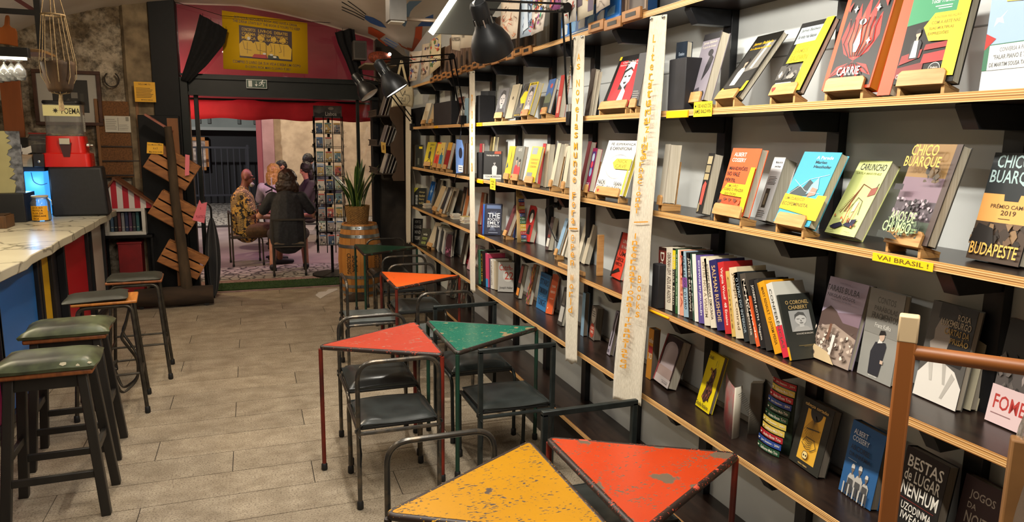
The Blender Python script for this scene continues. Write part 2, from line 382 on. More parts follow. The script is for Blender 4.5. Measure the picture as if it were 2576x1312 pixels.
def pane(name, x0, x1, z0, z1, y=YB, parent=None):
    return MB().box(x0, x1, y-.004, y+.004, z0, z1).build(name, GLS, parent, smooth=False)
w2 = struct(MB().box(1.235, 1.375, YB-.02, YB+.02, 0, .5).build('window_2', MDKG)); pane('pane', 1.235, 1.375, .5, 2.25, parent=w2)
w1 = struct(MB().box(-.70, 1.45, YB-.03, YB+.03, 2.46, 2.485).build('window_1', MDKG)); pane('pane', -.70, 1.45, 2.485, 3.40, parent=w1)
# threshold
struct(MB().box(-.72, 1.45, YB+.0, 9.50, -.03, .012).build('trim_8', mat('#9c7d78', .6, col2='#7d625f', scale=12.)))
# ---- groin vault: two crossing barrels
PROF = [(-3.2, 2.05), (-2.6, 2.62), (-2.0, 2.93), (-1.4, 3.12), (-.72, 3.225), (-.06, 3.25), (.36, 3.20), (.66, 3.15), (.9, 3.10), (1.42, 2.98), (1.70, 2.84), (1.97, 2.60)]
QROF = [(-3, 3.36), (3.0, 3.36), (4.2, 3.34), (5.6, 3.24), (6.5, 3.14), (7.0, 3.07), (7.8, 2.97), (8.6, 2.82), (9.2, 2.66)]
def interp(T, x):
    for (a, b), (c, d) in zip(T, T[1:]):
        if x <= c: return b+(d-b)*max(0, (x-a))/(c-a)
    return T[-1][1]
def zvault(x, y): return max(interp(PROF, x), interp(QROF, y) if x > -.2 else 0)
def vault(u, v): x, y = -3.1+u*5.0, -2.6+v*11.5; return (x, y, zvault(x, y))
MCEIL = mat('#d9cfc2', .75, col2='#c6b9aa', scale=1.6, bump=.05)
ceil = struct(MB().grid(vault, 90, 120).build('ceiling', MCEIL)); 
for f in ceil.data.polygons: pass
struct(MB().box(-3.2, XW+.15, -2.7, YB+.3, 3.62, 3.7).build('ceiling_slab', mat('#8d857c', .8)))
def hit_vault(px_, py_):
    q = ray(px_, py_); t = 3.; 
    for i in range(400):
        p = EYE+q*t
        if p.z > zvault(p.x, p.y)-.004: return p
        t += .02
    return p
def paint(polys, name='painted_mural'):
    mb = MB(); mats = []; idx = {}
    for pts, col in polys:
        if col not in idx: idx[col] = len(mats); mats.append(mat(col, .7))
        mb.mi = idx[col]; P = [hit_vault(*p) for p in pts]
        n = (P[1]-P[0]).cross(P[2]-P[0])
        if n.z > 0: P = P[::-1]
        mb.add(P, [tuple(range(len(P)))])
    return mb.build(name, mats, ceil, smooth=False)
def strokes(lines, w, col):
    mb = MB()
    for l in lines: mb.tube([hit_vault(*p) for p in l], w, 4)
    return mb.build('painted_line', mat(col, .7), ceil)
BL, OR, WH = '#2f5fa8', '#c8501c', '#d9d4cc'
paint([([(918, 38), (938, 44), (958, 55), (972, 70), (955, 67), (932, 58), (918, 48)], BL),
       ([(926, 68), (934, 68), (970, 87), (955, 98), (926, 84)], OR),
       ([(934, 73), (960, 86), (959, 88), (933, 76)], WH), ([(932, 79), (955, 92), (953, 95), (931, 82)], WH),
       ([(1015, 20), (1030, 3), (1062, 2), (1050, 12), (1035, 30), (1028, 55), (1018, 68), (1006, 58)], '#6f8fae'),
       ([(1050, 66), (1070, 44), (1090, 36), (1090, 66)], BL),
       ([(1046, 68), (1063, 66), (1060, 105), (1043, 95)], '#d4551e'),
       ([(1043, 92), (1060, 104), (1052, 124), (1034, 130)], '#b4522a'),
       ([(1000, 106), (1020, 118), (1038, 122), (1036, 130), (1010, 118)], '#b4522a'),
       ([(1072, 86), (1092, 90), (1086, 104), (1070, 103)], '#7fa5c4'),
       ([(958, 98), (972, 93), (1004, 112), (990, 121)], '#c9cdd2'), ([(1000, 128), (1016, 121), (1038, 138), (1030, 150)], '#c9cdd2')])
strokes([[(860, 5), (890, 22), (918, 40)], [(860, 17), (890, 30), (918, 45)], [(875, 2), (900, 20), (920, 36)], [(860, 24), (890, 37), (916, 50)]], .006, '#1c1c22')
strokes([[(970, 95), (1003, 113)], [(966, 100), (998, 118)], [(961, 105), (992, 121)]], .005, BL)
strokes([[(952, 97), (985, 122), (1015, 147), (1032, 163)]], .018, '#b4522a')
# ---- entrance mat of artificial grass
gm = tag(MB().box(-.52, 1.18, YB+.04, YB+.46, .012, .026).build('grass_mat', mat('#2c4a18', .95, col2='#16290c', scale=160., bump=.8)), 'green artificial grass mat lying across the doorway threshold', 'mat')
def blades():
    mb = MB(); rnd = random.Random(3)
    for i in range(5200):
        x, y = rnd.uniform(-.515, 1.175), rnd.uniform(YB+.045, YB+.455); a = rnd.uniform(0, pi); h = rnd.uniform(.008, .018); l = rnd.uniform(-.006, .006)
        mb.add([(x-.002*cos(a), y-.002*sin(a), .025), (x+.002*cos(a), y+.002*sin(a), .025), (x+l, y+l*.7, .025+h)], [(0, 1, 2)])
    o = mb.build('blades', mat('#47682a', .8, col2='#25400f', scale=40.), gm, smooth=False); o['kind'] = 'stuff'
blades()

# ================================================================== wall shelving
XF = 1.60                                    # shelf fronts
ST = dict(T=2.345, A=1.927, B=1.514, C=1.094, D=.688, E=.262)   # shelf tops
TH = .024
Y0, Y1 = .25, 7.66
MBOARD = mat('#1d1512', .28, col2='#2a1e18', scale=6., stretch=(6, 1, 1))
MPLY = mat_stripes(('#d9b077', '#a8743a', '#e0bb84', '#b98549', '#d2a566', '#8a5a2b'), 2, .0165, .5)
SH = wthing('wall_shelving', 'long black bookshelf unit with plywood edged boards along white wall', 'bookshelf', (XF, 3.9, 0))
UPY = [.675+.605*i for i in range(12)]
def board(z, y0, y1, xf=XF):
    b = MB().box(xf+.004, XW-.002, y0, y1, z-TH, z).build('shelf_board', MBOARD, SH, bevel=.001)
    mb = MB(); cuts = [y0]
    while cuts[-1]+2.1 < y1: cuts.append(cuts[-1]+2.02)
    cuts.append(y1)
    for a, c in zip(cuts, cuts[1:]): mb.box(xf, xf+.0038, a+.0005, c-.0005, z-TH, z)
    mb.build('edge_band', MPLY, b)
    return b
for k, z in ST.items(): board(z, Y0, 7.62 if k in 'TE' else 7.66)
MSTEEL = mat('#131417', .38, metal=.2, col2='#1d1e22', scale=14.)
for i, y in enumerate(UPY):
    MB().box(XW-.034, XW-.0005, y-.028, y+.028, .0, 2.75).build('upright', MSTEEL, SH, bevel=.002)
    for k, z in ST.items():
        if k == 'E': continue
        zt = z-TH-.001
        poly = [(0, 0), (.19, 0), (.19, -.010), (.155, -.062), (0, -.062)]
        MB().prism(poly, (XW-.034, y-.022, zt), (-1, 0, 0), (0, 0, 1), (0, .044, 0)).build('bracket', MSTEEL, SH, bevel=.0015)
# plinth under the lowest ledge
MB().box(XF+.03, XW-.002, Y0, 7.6, 0, ST['E']-TH-.001).build('plinth', mat('#17110e', .5), SH)
MB().box(XW-.012, XW-.001, Y0, 7.6, ST['D']+.0005, ST['D']+.018).build('cove_strip', mat('#8d8478', .6), SH)
# horizontal seam of the white back panels
MB().box(XW-.002, XW+.001, Y0, 7.6, 2.115, 2.119).build('panel_seam', mat('#8d9190', .7), SH)

# ---- little yellow shelf tags and paper notes taped to the board edges
def note(px0, py0, px1, py1, shelf, col, ops, label, name='paper_note', xoff=.004, z=None):
    a = PX(px0, py0, XF-xoff); b = PX(px1, py1, XF-xoff)
    y0, y1 = a.y, b.y; z1, z0 = a.z, b.z
    t = wthing(name, label, 'note', (XF-xoff, (y0+y1)/2, z0))
    MB().box(XF-xoff, XF-xoff+.0008, min(y0, y1), max(y0, y1), z0, z1).build('paper', mat(col, .6, col2=col, scale=5.), t, smooth=False)
    if ops: prints('writing', t, (XF-xoff, y0, z0), (0, y1-y0, 0), (0, 0, z1-z0), (-1, 0, 0), ops, lift=.0004)
    return t
INK = '#2a2213'; TAGC = '#f0b400'
note(2196, 634, 2346, 684, 'B', '#f2c500', [('t', 'VAI BRASIL !', .08, .25, .93, .8, '#6b5310')], 'bright yellow hand-lettered note hung on shelf edge below the tall brown book')
note(1746, 257, 1790, 292, 'A', '#e8cf18', [('t', '100 ANOS DE', .22, .58, .95, .85, INK), ('t', 'JAMES BALDWIN', .05, .15, .95, .48, INK), ('p', [(.05, .72), (.1, .8), (.15, .72), (.1, .62)], INK)], 'small yellow hand-lettered note taped under the flat wooden book stands', xoff=.006)
note(1233, 447, 1246, 478, 'B', '#ecd428', [('t', 'NOBEL', .15, .62, .85, .8, INK), ('t', 'LIVRO', .15, .38, .85, .55, INK), ('t', 'ANO', .25, .15, .75, .3, INK)], 'small yellow note hanging from shelf edge under the black and white portrait book', xoff=.006)
def tagholder(px0, py0, px1, py1, label, txt=''):
    a = PX(px0, py0, XF-.008); b = PX(px1, py1, XF-.008)
    t = wthing('shelf_tag', label, 'shelf tag', (XF-.008, (a.y+b.y)/2, b.z))
    y0, y1 = sorted((a.y, b.y))
    MB().box(XF-.0075, XF-.0006, y0, y1, b.z, a.z).build('tag_plate', mat(TAGC, .4), t, bevel=.001)
    if txt: prints('lettering', t, (XF-.0075, y1, b.z), (0, y0-y1, 0), (0, 0, a.z-b.z), (-1, 0, 0), [('t', txt, .1, .25, .9, .75, '#3a2c08')], lift=.0004)
tagholder(1676, 280, 1728, 295, 'blank yellow shelf tag clipped beside the black bookend block', '')
tagholder(1634, 778, 1680, 802, 'long blank yellow shelf tag at the foot of the row of upright spines', '')
tagholder(1197, 309, 1211, 317, 'small lettered yellow shelf tag below the seated woman portrait book', 'POESIA')
tagholder(1092, 317, 1100, 322, 'tiny yellow shelf tag under the square black box on the upper shelf', 'ARTE')
tagholder(1199, 451, 1214, 462, 'yellow shelf tag beside the hanging yellow note on the shelf edge', '')
tagholder(1203, 590, 1217, 601, 'orange-yellow shelf tag below the blue poetry hardback', 'BOOKS')

# ---- hanging cloth banners
MCLOTH = mat('#cfc6b2', .9, col2='#b9af9a', scale=220., stretch=(1, 1, .25), bump=.25, sheen=.2)
def banner(tl, tr, bl, br, label, cols=6, words=(), x0=XF-.012, wob=.006):
    TLp, TRp, BLp, BRp = PX(*tl, x0), PX(*tr, x0), PX(*bl, x0), PX(*br, x0)
    t = wthing('cloth_banner', label, 'banner', (x0, (TLp.y+TRp.y)/2, BLp.z), 'lettered cloth banners on the shelves')
    def sf(u, v):
        p = (BLp*(1-u)+BRp*u)*(1-v)+(TLp*(1-u)+TRp*u)*v
        w = sin(u*7+v*3)*.35+sin(v*11+u*2)*.6+sin(v*4.3)*.9
        return p+V((-.008-wob*(1+w)*(.4+.6*(1-v)), .004*sin(v*17)*(1-v), (.008*sin(u*9) if v == 0 else 0)))
    MB().grid(sf, 10, 70).build('cloth', MCLOTH, t, solid=.0012)
    for u in (.12, .88): p = sf(u, 1); MB().lathe([(.004, 0), (.004, .012), (.008, .014), (.0, .017)], 8, p+V((.004, 0, -.01)), ax=(-1, 0, 0)).build('pin', mat('#8c8c88', .3, .9), t)
    ops = []
    for s, u0, u1, v0, v1 in words:
        if s == '-': ops.append(('r', u0, v0, u1, v1, '#c8860c')); continue
        n = len(s)
        for i, ch in enumerate(s):
            if ch == ' ': continue
            b = v1-(v1-v0)*(i+1)/n; tt = v1-(v1-v0)*i/n; up = ch.isupper() or ch in 'lhdbtk'
            m_ = .10*(tt-b); ua, ub = (u0, u1)
            if ch in 'iljI1': ua, ub = u0+(u1-u0)*.38, u0+(u1-u0)*.62
            ops.append(('t', ch, ua, b+m_, ub, (tt if up else tt-.18*(tt-b))-m_*.3, '#d18f10'))
    if ops: prints('lettering', t, BLp, BRp-BLp, TLp-BLp, (-1, 0, 0), ops, rough=.8, lift=.0012, surf=lambda u, v: V(sf(u, v)))
    return t
banner((1640, 42), (1683, 36), (1548, 1003), (1622, 1022), 'wide cream cloth banner lettered for international translated books', words=[
    ('Literatura', .27, .45, .742, .958), ('Internacional', .27, .47, .52, .715), ('-', .30, .93, .497, .5), ('International', .30, .52, .255, .47), ('Translated', .33, .55, .10, .245),
    ('Traduzida', .56, .76, .655, .85), ('Books', .74, .90, .245, .36)])
banner((1447, 92), (1475, 88), (1428, 908), (1458, 914), 'narrow cream cloth banner lettered for world novels beside the red portrait book', words=[
    ('As Novelas', .35, .66, .70, .95), ('Mundo Fora', .35, .66, .44, .69), ('-', .2, .95, .425, .43), ('Open World', .35, .66, .16, .41)], wob=.004)
banner((1183, 180), (1197, 178), (1187, 732), (1200, 736), 'slim cream cloth banner with faint lettering beside the woman portrait books', words=[('Poesia', .4, .62, .55, .9)], wob=.003)
banner((1022, 262), (1036, 260), (1025, 612), (1036, 610), 'cream cloth banner hanging at the far end of the bookshelf', words=[], wob=.003)

# ================================================================== tables and chairs
TZ = .71
MRUST = mat('#2b1d18', .45, .35, col2='#4a3328', scale=28., bump=.2, lo=.45, hi=.75)
def tri_table(name, apex, dirx, side, paint_mat, legmat, label, rim=MRUST, chip=None):
    """equilateral triangular steel table; apex corner, the opposite edge runs along y at apex.x - dirx*h"""
    h = side*sqrt(3)/2
    if chip: rim = mat_chip('#241813', chip, 14, .64, 90, .64, .45, '#2f201a', apex[1])
    pts = [V((0, 0, 0)), V((dirx*h, side/2, 0)), V((dirx*h, -side/2, 0))]
    t = thing(name, label, 'table', (apex[0], apex[1], 0), 0, 'triangular steel cafe tables')
    c = sum(pts, V())/3
    inn = [c+(p-c)*.945 for p in pts]
    MB().prism([(p.x, p.y) for p in inn], (0, 0, TZ-.006), (1, 0, 0), (0, 1, 0), (0, 0, .005)).build('table_top', paint_mat, t, smooth=False)
    r = .0125
    mb = MB()
    q = [c+(p-c)*.975 for p in pts]
    loop = []
    for i in range(3):
        a, b, d = q[i-1], q[i], q[(i+1) % 3]
        loop += rpath([a*.5+b*.5, b, d*.5+b*.5], .035, 5)[1:-1]
    mb.tube([p+V((0, 0, TZ-.012)) for p in loop], r, 10, closed=True); mb.build('rim', rim, t)
    for p in q:
        b = c+(p-c)*.985
        MB().tube([(b.x, b.y, TZ-.02), (b.x, b.y, .03)], .0115, 10).build('leg', legmat, t)
        MB().lathe([(.012, .04), (.016, .034), (.017, .006), (.014, 0)][::-1], 12, (b.x, b.y, 0)).build('rubber_foot', mat('#121212', .6), t)
    return t
YEL = mat_chip('#b07c08', '#43362a', 9, .68, 58, .62, .30, '#a57208', 1.3)
ORN = mat_chip('#b63c17', '#5d4c39', 6, .585, 66, .63, .30, '#aa3414', 4.1)
RED = mat_chip('#b24030', '#8a6a58', 10, .68, 60, .66, .28, '#bc4a34', 7.7)
GRN = mat_chip('#1d6a55', '#7c6a48', 9, .64, 60, .66, .26, '#165f4e', 2.9)
OR2 = mat_chip('#e2571c', '#7a4a2c', 12, .72, 80, .71, .36, '#e0641f', 11.)
DGR = mat_chip('#1c4a35', '#40362a', 10, .70, 60, .70, .38, '#183f2f', 5.3)
LRED = mat('#4a1a14', .45, .2, col2='#8a2a18', scale=10., stretch=(1, 1, .3), lo=.42, hi=.6)
LGRN = mat('#1d2a22', .45, .2, col2='#1c4a38', scale=12., stretch=(1, 1, .3))
LDRK = mat('#1c1715', .45, .3, col2='#2f2622', scale=12.)
SD = .70; HH = SD*sqrt(3)/2
tri_table('triangular_table', (.315, 1.955), 1, SD, YEL, LDRK, 'worn yellow triangular metal table with chipped paint and dark rim', chip='#c8920f')
tri_table('triangular_table', (1.595, 1.965), -1, SD, ORN, LRED, 'orange-red triangular metal table with large worn patch beside the yellow table', chip='#b5432a')
tri_table('triangular_table', (.283, 3.79), 1, SD, RED, LRED, 'faded red triangular metal table pushed against a green triangular table', chip='#b5432a')
tri_table('triangular_table', (1.565, 3.80), -1, SD, GRN, LGRN, 'bright green triangular metal table pushed against a faded red one', chip='#3a6a55')
tri_table('triangular_table', (1.57, 5.51), -1, SD, OR2, LRED, 'bright orange triangular metal table standing alone among steel chairs', chip='#b5532a')
tri_table('triangular_table', (1.575, 7.14), -1, SD, DGR, LGRN, 'dark green triangular metal table in front of the wooden barrel', chip='#2a4a38')

MTUBE = mat('#4c4944', .27, .7, col2='#786a58', scale=16., lo=.48, hi=.75)
MTUBE2 = mat('#1d2322', .42, .35, col2='#2b3130', scale=18.)
MVIN = mat('#272b2a', .28, col2='#343938', scale=9., bump=.08)
MVING = mat('#565c5b', .4, col2='#484e4d', scale=9., bump=.08)
MRUB = mat('#0f0f10', .6)
CW, CD, CH, CS = .40, .40, .745, .435
def chair(x, y, rz, label, square=False, cushion='thin', seatmat=MVIN, tubem=MTUBE, ties=True):
    """steel tube cafe chair; origin between the back feet, seat towards local +y"""
    t = thing('cafe_chair', label, 'chair', (x, y, 0), rz, 'steel tube cafe chairs')
    w = CW/2; R = .0115; rc = .012 if square else .085
    if square:
        m = MB()
        for s in (-1, 1): m.bar((s*w, 0, .02), (s*w, 0, CH), .024, .024, (0, 1, 0))
        m.bar((-w-.012, 0, CH), (w+.012, 0, CH), .024, .024)
        m.build('back_hoop', tubem, t, bevel=.003)
    else:
        MB().tube(rpath([(-w, 0, .02), (-w, 0, CH), (w, 0, CH), (w, 0, .02)], rc, 8), R, 10).build('back_hoop', tubem, t)
    for s in (-1, 1):
        m = MB()
        m.tube(rpath([(s*w, .004, CS-.03), (s*w*.99, CD, CS-.03), (s*w*.97, CD+.005, .02)], .055, 7), R*.95, 10)
        m.build('front_leg', tubem, t)
        for yy, xx in ((0, w), (CD+.005, w*.97)):
            MB().lathe([(.013, 0), (.0165, .005), (.016, .036), (.012, .044)], 10, (s*xx, yy, 0)).build('rubber_foot', MRUB, t)
    MB().tube([(-w, 0, CS-.045), (w, 0, CS-.045)], R*.9, 8).build('seat_rail', tubem, t); MB().tube([(-w*.98, CD-.05, CS-.03), (w*.98, CD-.05, CS-.03)], R*.8, 8).build('seat_rail', tubem, t)
    MB().box(-w+.012, w-.012, .012, CD-.03, CS-.034, CS-.016).build('seat_board', mat('#1b1b1a', .5), t, bevel=.006)
    # padded vinyl cushion with a soft pillow profile
    th = {'thin': .026, 'thick': .05}[cushion]; z0 = CS-.015
    def cu(u, v):
        a, b = u*2-1, v*2-1
        sx = abs(a)**.8*(1 if a > 0 else -1); sy = abs(b)**.8*(1 if b > 0 else -1)
        edge = max(abs(a), abs(b)); hgt = th*(1-edge**6*.75)+.004*sin(a*3+b*2)
        return (sx*(w-.012), CD/2-.01+sy*(CD/2-.018), z0+hgt)
    m = MB().grid(cu, 14, 14)
    def cub(u, v): p = cu(u, v); return (p[0], p[1], z0+.001)
    m2 = MB().grid(cub, 1, 1); k = len(m.v); m.add(m2.v, [f[::-1] for f in m2.f])
    per = [cu(i/14, 0) for i in range(15)]+[cu(1, j/14) for j in range(1, 15)]+[cu(i/14, 1) for i in range(13, -1, -1)]+[cu(0, j/14) for j in range(13, 0, -1)]
    n = len(per); lo = [(p[0], p[1], z0+.001) for p in per]
    m.add(per+lo, [(i, n+i, n+(i+1) % n, (i+1) % n) for i in range(n)])
    c = m.build('seat_cushion', seatmat, t)
    MB().tube([V(p)+V((0, 0, .002)) for p in per], .0035, 6, closed=True).build('piping', seatmat, c)
    if ties:
        for s in (-1, 1):
            m = MB(); p = [(s*(w-.03), .012, z0+.01), (s*(w+.014), -.016, z0-.005), (s*(w+.016), .012, z0-.02), (s*(w-.004), -.016, z0-.05), (s*(w-.012), -.01, z0-.13), (s*(w-.006), -.014, z0-.2)]
            for a, b in zip(p, p[1:]): m.bar(a, b, .013, .002, (1, 0, 0))
            m.build('tie_strap', mat('#141514', .55), c)
    return t
chair(.625, 3.30, 0, 'rounded steel chair with black cushion tucked under the near side of the red table')
chair(1.245, 3.31, 0, 'square-framed steel chair with black cushion at the near side of the bright green table', True, tubem=MTUBE2)
chair(.64, 4.21, pi, 'rounded steel chair with black cushion at the far side of the red table', cushion='thick')
chair(1.255, 4.31, pi, 'square-framed steel chair with black cushion behind the bright green table', True, 'thick', tubem=MTUBE2)
chair(1.235, 4.73, 0, 'rounded steel chair with grey cushion between the green and bright orange tables', seatmat=MVING)
chair(1.245, 5.92, pi, 'rounded steel chair with thick grey cushion at the far side of the bright orange table', cushion='thick', seatmat=MVING)
chair(.625, 5.50, -pi/2, 'steel chair with grey cushion standing sideways left of the bright orange table', seatmat=MVING)
chair(1.27, 6.36, 0, 'rounded steel chair between the bright orange and dark green tables', seatmat=MVIN)
chair(1.31, 7.56, pi, 'rounded steel chair at the far side of the dark green table', seatmat=MVIN)
chair(.60, 2.36, pi, 'rounded steel chair at the far side of the yellow table')
chair(1.235, 2.44, pi, 'square-framed steel chair at the far side of the orange-red table', True, tubem=MTUBE2)

# ================================================================== books
def proj(p):
    q = V(p)-EYE; d = q.dot(FW); return q.dot(RT)/d*FPX+1288, q.dot(DN)/d*FPX+656
def solve(bl, br, tl, z, asp=.66, hprior=.205, ang=None):
    """pose of a rectangular cover standing on height z: returns corner, u (right), w (up), n (out), width, height"""
    B = PZ(bl[0], bl[1], z)
    if z > 1.85: B = PX(bl[0], bl[1], 1.64); B.z = z             # board above eye level: books stand at its front
    else:
        hi_ = 1.70 if z > 1.4 else 1.78
        if B.y > 7.5: hi_ = 1.62
        if B.x > hi_ or B.x < 1.615: X = min(max(B.x, 1.615), hi_); B = PX(bl[0], bl[1], X); B.z = z   # keep it on the board
    best = None
    for a in ([ang] if ang is not None else range(-6, 84, 3)):
        al = radians(a); u = V((sin(al), -cos(al), 0)); nn = V((-cos(al), -sin(al), 0))
        q = ray(br[0], br[1]); # width from the pixel column of BR
        lo, hi = .02, .4
        for _ in range(18):
            m = (lo+hi)/2
            if proj(B+u*m)[0] < br[0]: lo = m
            else: hi = m
        w = (lo+hi)/2; ey = proj(B+u*w)[1]-br[1]
        for le in range(2, 36, 3):
            l = radians(le); up = V((0, 0, 1))*cos(l)-nn*sin(l)
            lo, hi = .05, .4
            for _ in range(18):
                m = (lo+hi)/2
                if proj(B+up*m)[1] > tl[1]: lo = m
                else: hi = m
            h = (lo+hi)/2; ex = proj(B+up*h)[0]-tl[0]
            c = (ex/3)**2+(ey/5)**2+((w/h-asp)/.07)**2+((h-hprior)/.03)**2+((le-13)/14)**2+(a/60)**2
            if best is None or c < best[0]: best = (c, u, up, nn*cos(l)+V((0, 0, 1))*sin(l), w, h, l, nn)
    return (B,)+best[1:]
PAGE = mat_stripes(('#d8cfb8', '#cfc5ac', '#ddd5c0', '#c8bda2'), 0, .0023, .8)
PAGES = {'w': mat('#d9d2c0', .8, col2='#c4bba4', scale=240., stretch=(1, 1, .02)), 'g': mat('#b9b2a2', .8, col2='#a39b8a', scale=240., stretch=(1, 1, .02)),
         'o': mat('#e08a1e', .7), 'd': mat('#8b8172', .8, col2='#766c5e', scale=200., stretch=(1, 1, .02)), 'y': mat('#d8c13a', .7)}
MWOOD = mat('#c79a62', .5, col2='#b5854c', scale=9., stretch=(1, 1, 9), bump=.05)
NB = [0]
def book(shelf, bl, br, tl, th, col, label, ops=(), stand=False, pages='w', z=None, asp=.66, hp=.205, ang=None, back=None, group='books facing out on the wall shelves', heart=False, lipops=(), sw=.8, name='book'):
    zb = ST[shelf]+(.0006 if z is None else z)
    if stand: zb = ST[shelf]+.034
    B, u, up, n, w, h, le, nn = solve(bl, br, tl, zb, asp, hp, ang)
    if not stand:                              # the lower back edge touches the board
        lift = 0.; B = B+V((0, 0, th*sin(le)))
    t = wthing(name, label, 'book', (B+u*(w/2)) - V((0, 0, (B.z-ST[shelf]) if not stand else 0)), group)
    ct = .0016
    m = MB(); cv = mat(col, .5, spec=.3)
    m.par(B, u*w, up*h, -n*ct); m.par(B-n*(th-ct), u*w, up*h, -n*ct); m.par(B-n*ct, u*ct, up*h, -n*(th-2*ct))
    m.build('cover', cv, t, smooth=False)
    MB().par(B-n*ct+u*ct+up*.003, u*(w-ct-.003), up*(h-.006), -n*(th-2*ct)).build('page_block', PAGES[pages], t, smooth=False)
    if ops: prints('cover_print', t, B, u*w, up*h, n, ops, rough=.55)
    NB[0] += 1
    if stand:
        # plywood easel: front lip, seat board, back board
        core = label.replace(' on wooden stand', '').split()
        core = ' '.join(core[:11]); core = core[:core.rfind(' ')] if core.split()[-1] in ('and', 'with', 'of', 'the', 'a', 'by', 'in', 'to') else core
        s = wthing('book_stand', 'pale wooden easel under the '+core, 'book stand', B+u*(w/2)-V((0, 0, B.z-ST[shelf])), 'wooden book easels')
        W2 = w*sw; o = B+u*(w*(1-sw)*.5 if sw < 1 else -.004); k = .009
        back_l = th+.006+k
        lip = MB(); hl = .042
        poly = [(0, -k), (W2, -k), (W2, hl-k-.008), (W2-.008, hl-k), (.008, hl-k), (0, hl-k-.008)]
        lip.prism(poly, o+n*.002, u, up, n*k); lp = lip.build('front_lip', MWOOD, s, bevel=.0012)
        MB().par(o+n*.0015-up*k, u*W2, up*(k-.0006), -n*(back_l+.02)).build('seat_board', MWOOD, s, bevel=.001)
        bb = MB().par(o+u*(W2*.08)-n*(th+.003)+up*.0002, u*(W2*.84), up*(h*.72), -n*k); bb.build('back_board', MWOOD, s, bevel=.001)
        # heel that carries the easel on the shelf board
        p0 = o-up*k; p1 = o-n*(back_l+.018)-up*k
        for uu in (.0, W2-k):
            a, b = p0+u*uu, p1+u*uu; zz = ST[shelf]+.0006
            if b.z < zz: b.z = zz
            MB().prism([(0, 0), (1, 0), (1, 1), (0, 1)], V((a.x, a.y, zz)), V((b.x-a.x, b.y-a.y, 0)), V((0, 0, max(b.z-zz, .0008))), u*k).build('heel', MWOOD, s) if False else \
            MB().add([V((a.x, a.y, zz)), V((b.x, b.y, zz)), b-V((0,0,.0004)), a-V((0,0,.0004)), V((a.x, a.y, zz))+u*k, V((b.x, b.y, zz))+u*k, b+u*k-V((0,0,.0004)), a+u*k-V((0,0,.0004))], [(0, 1, 2, 3), (7, 6, 5, 4), (0, 4, 5, 1), (1, 5, 6, 2), (2, 6, 7, 3), (3, 7, 4, 0)]).build('heel', MWOOD, s)
        if heart:
            hs = [(sin(q)**3*.5, (13*cos(q)-5*cos(2*q)-2*cos(3*q)-cos(4*q))/32) for q in [2*pi*i/24 for i in range(24)]]
            prints('heart_sticker', s, o+n*(.002+k)-up*k, u*W2, up*hl, n, [('p', [(.12+a*.14*hl/W2*3.2, .5+b*.5) for a, b in hs], '#c8281e')], lift=.0006)
    return t
def spine(shelf, bl, br, tl, depth, col, label, text=None, tcol='#e8e2d2', band=None, group='upright books in the long spine row', extra=(), side=None, fx=None):
    """book with its spine outwards: spine rectangle from pixels, body running back to the wall"""
    z = ST[shelf]+.0006
    B = PZ(bl[0], bl[1], z); C = PZ(br[0], br[1], z)
    X = min(max(B.x, 1.63), 1.76) if fx is None else fx
    if abs(X-B.x) > 1e-4: B = PX(bl[0], bl[1], X); B.z = z
    C = PX(br[0], br[1], B.x); C.z = z
    th = max(abs(B.y-C.y), .004); th = min(th, .06); u = V((0, -1, 0))
    # leaning sideways (in the y direction) so that the top-left pixel fits
    lo, hi = .1, .3
    q = ray(*tl); k = (B.x-EYE.x)/q.x; T = EYE+q*k
    up = (T-B); up.x = 0; h = min(max(up.length, .15), .27); up.normalize()
    if abs(up.y) > .5: up = V((0, .5*copysign(1, up.y), .86)).normalized()
    us = V((0, -up.z, up.y)); us.normalize()
    n = V((-1, 0, 0)); depth = min(depth, XW-.012-B.x)
    lift = max(0, -(us*th).z) if us.z < 0 else 0
    B = B+V((0, 0, lift))
    t = wthing('book', label, 'book', (B.x, B.y, ST[shelf]), group)
    ct = .0012
    m = MB(); m.par(B, us*th, up*h, -n*ct); m.par(B-n*ct, us*ct, up*h, -n*(depth-ct)); m.par(B-n*ct+us*(th-ct), us*ct, up*h, -n*(depth-ct))
    m.build('cover', mat(col, .4), t, smooth=False)
    MB().par(B-n*ct+us*ct+up*.002, us*(th-2*ct), up*(h-.004), -n*(depth-.005)).build('page_block', PAGES['w'], t, smooth=False)
    ops = []
    if band: ops.append(('r', 0, band[0], 1, band[1], band[2]))
    ops += list(extra)
    if text:
        ops.append(('v', text, .25, .12, .75, .92, tcol))
    if ops: prints('spine_print', t, B, us*th, up*h, n, ops, lift=.0005)
    if side: prints('cover_print', t, B+us*th, V((depth, 0, 0)), up*h, us, side, rough=.5)
    return t
BK, CR, YL, OG = '#15120f', '#e6dfcc', '#e8cf18', '#e0a020'
def T(s, a, b, c, d, col): return ('t', s, a, b, c, d, col)
def lines(u0, u1, v0, v1, n, col, th=.3):       # block of small print
    out = []
    for i in range(n):
        v = v1-(v1-v0)*(i+.5)/n; w = (u1-u0)*(.8+.2*((i*37) % 10)/10); out.append(('r', u0, v-(v1-v0)/n*th/2, u0+w, v+(v1-v0)/n*th/2, col))
    return out
def rag(rnd, u0, v0, u1, v1, n, cols, s=.06):    # scattered blots of a busy picture
    out = []
    for i in range(n):
        a, b = rnd.uniform(u0, u1), rnd.uniform(v0, v1); k = rnd.randint(4, 6)
        pts = []
        for j in range(k):
            q = 2*pi*j/k; r = s*rnd.uniform(.4, 1.1); pts.append((min(max(a+cos(q)*r*1.3, u0), u1), min(max(b+sin(q)*r, v0), v1)))
        out.append(('p', pts, rnd.choice(cols)))
    return out
rn = random.Random(11)
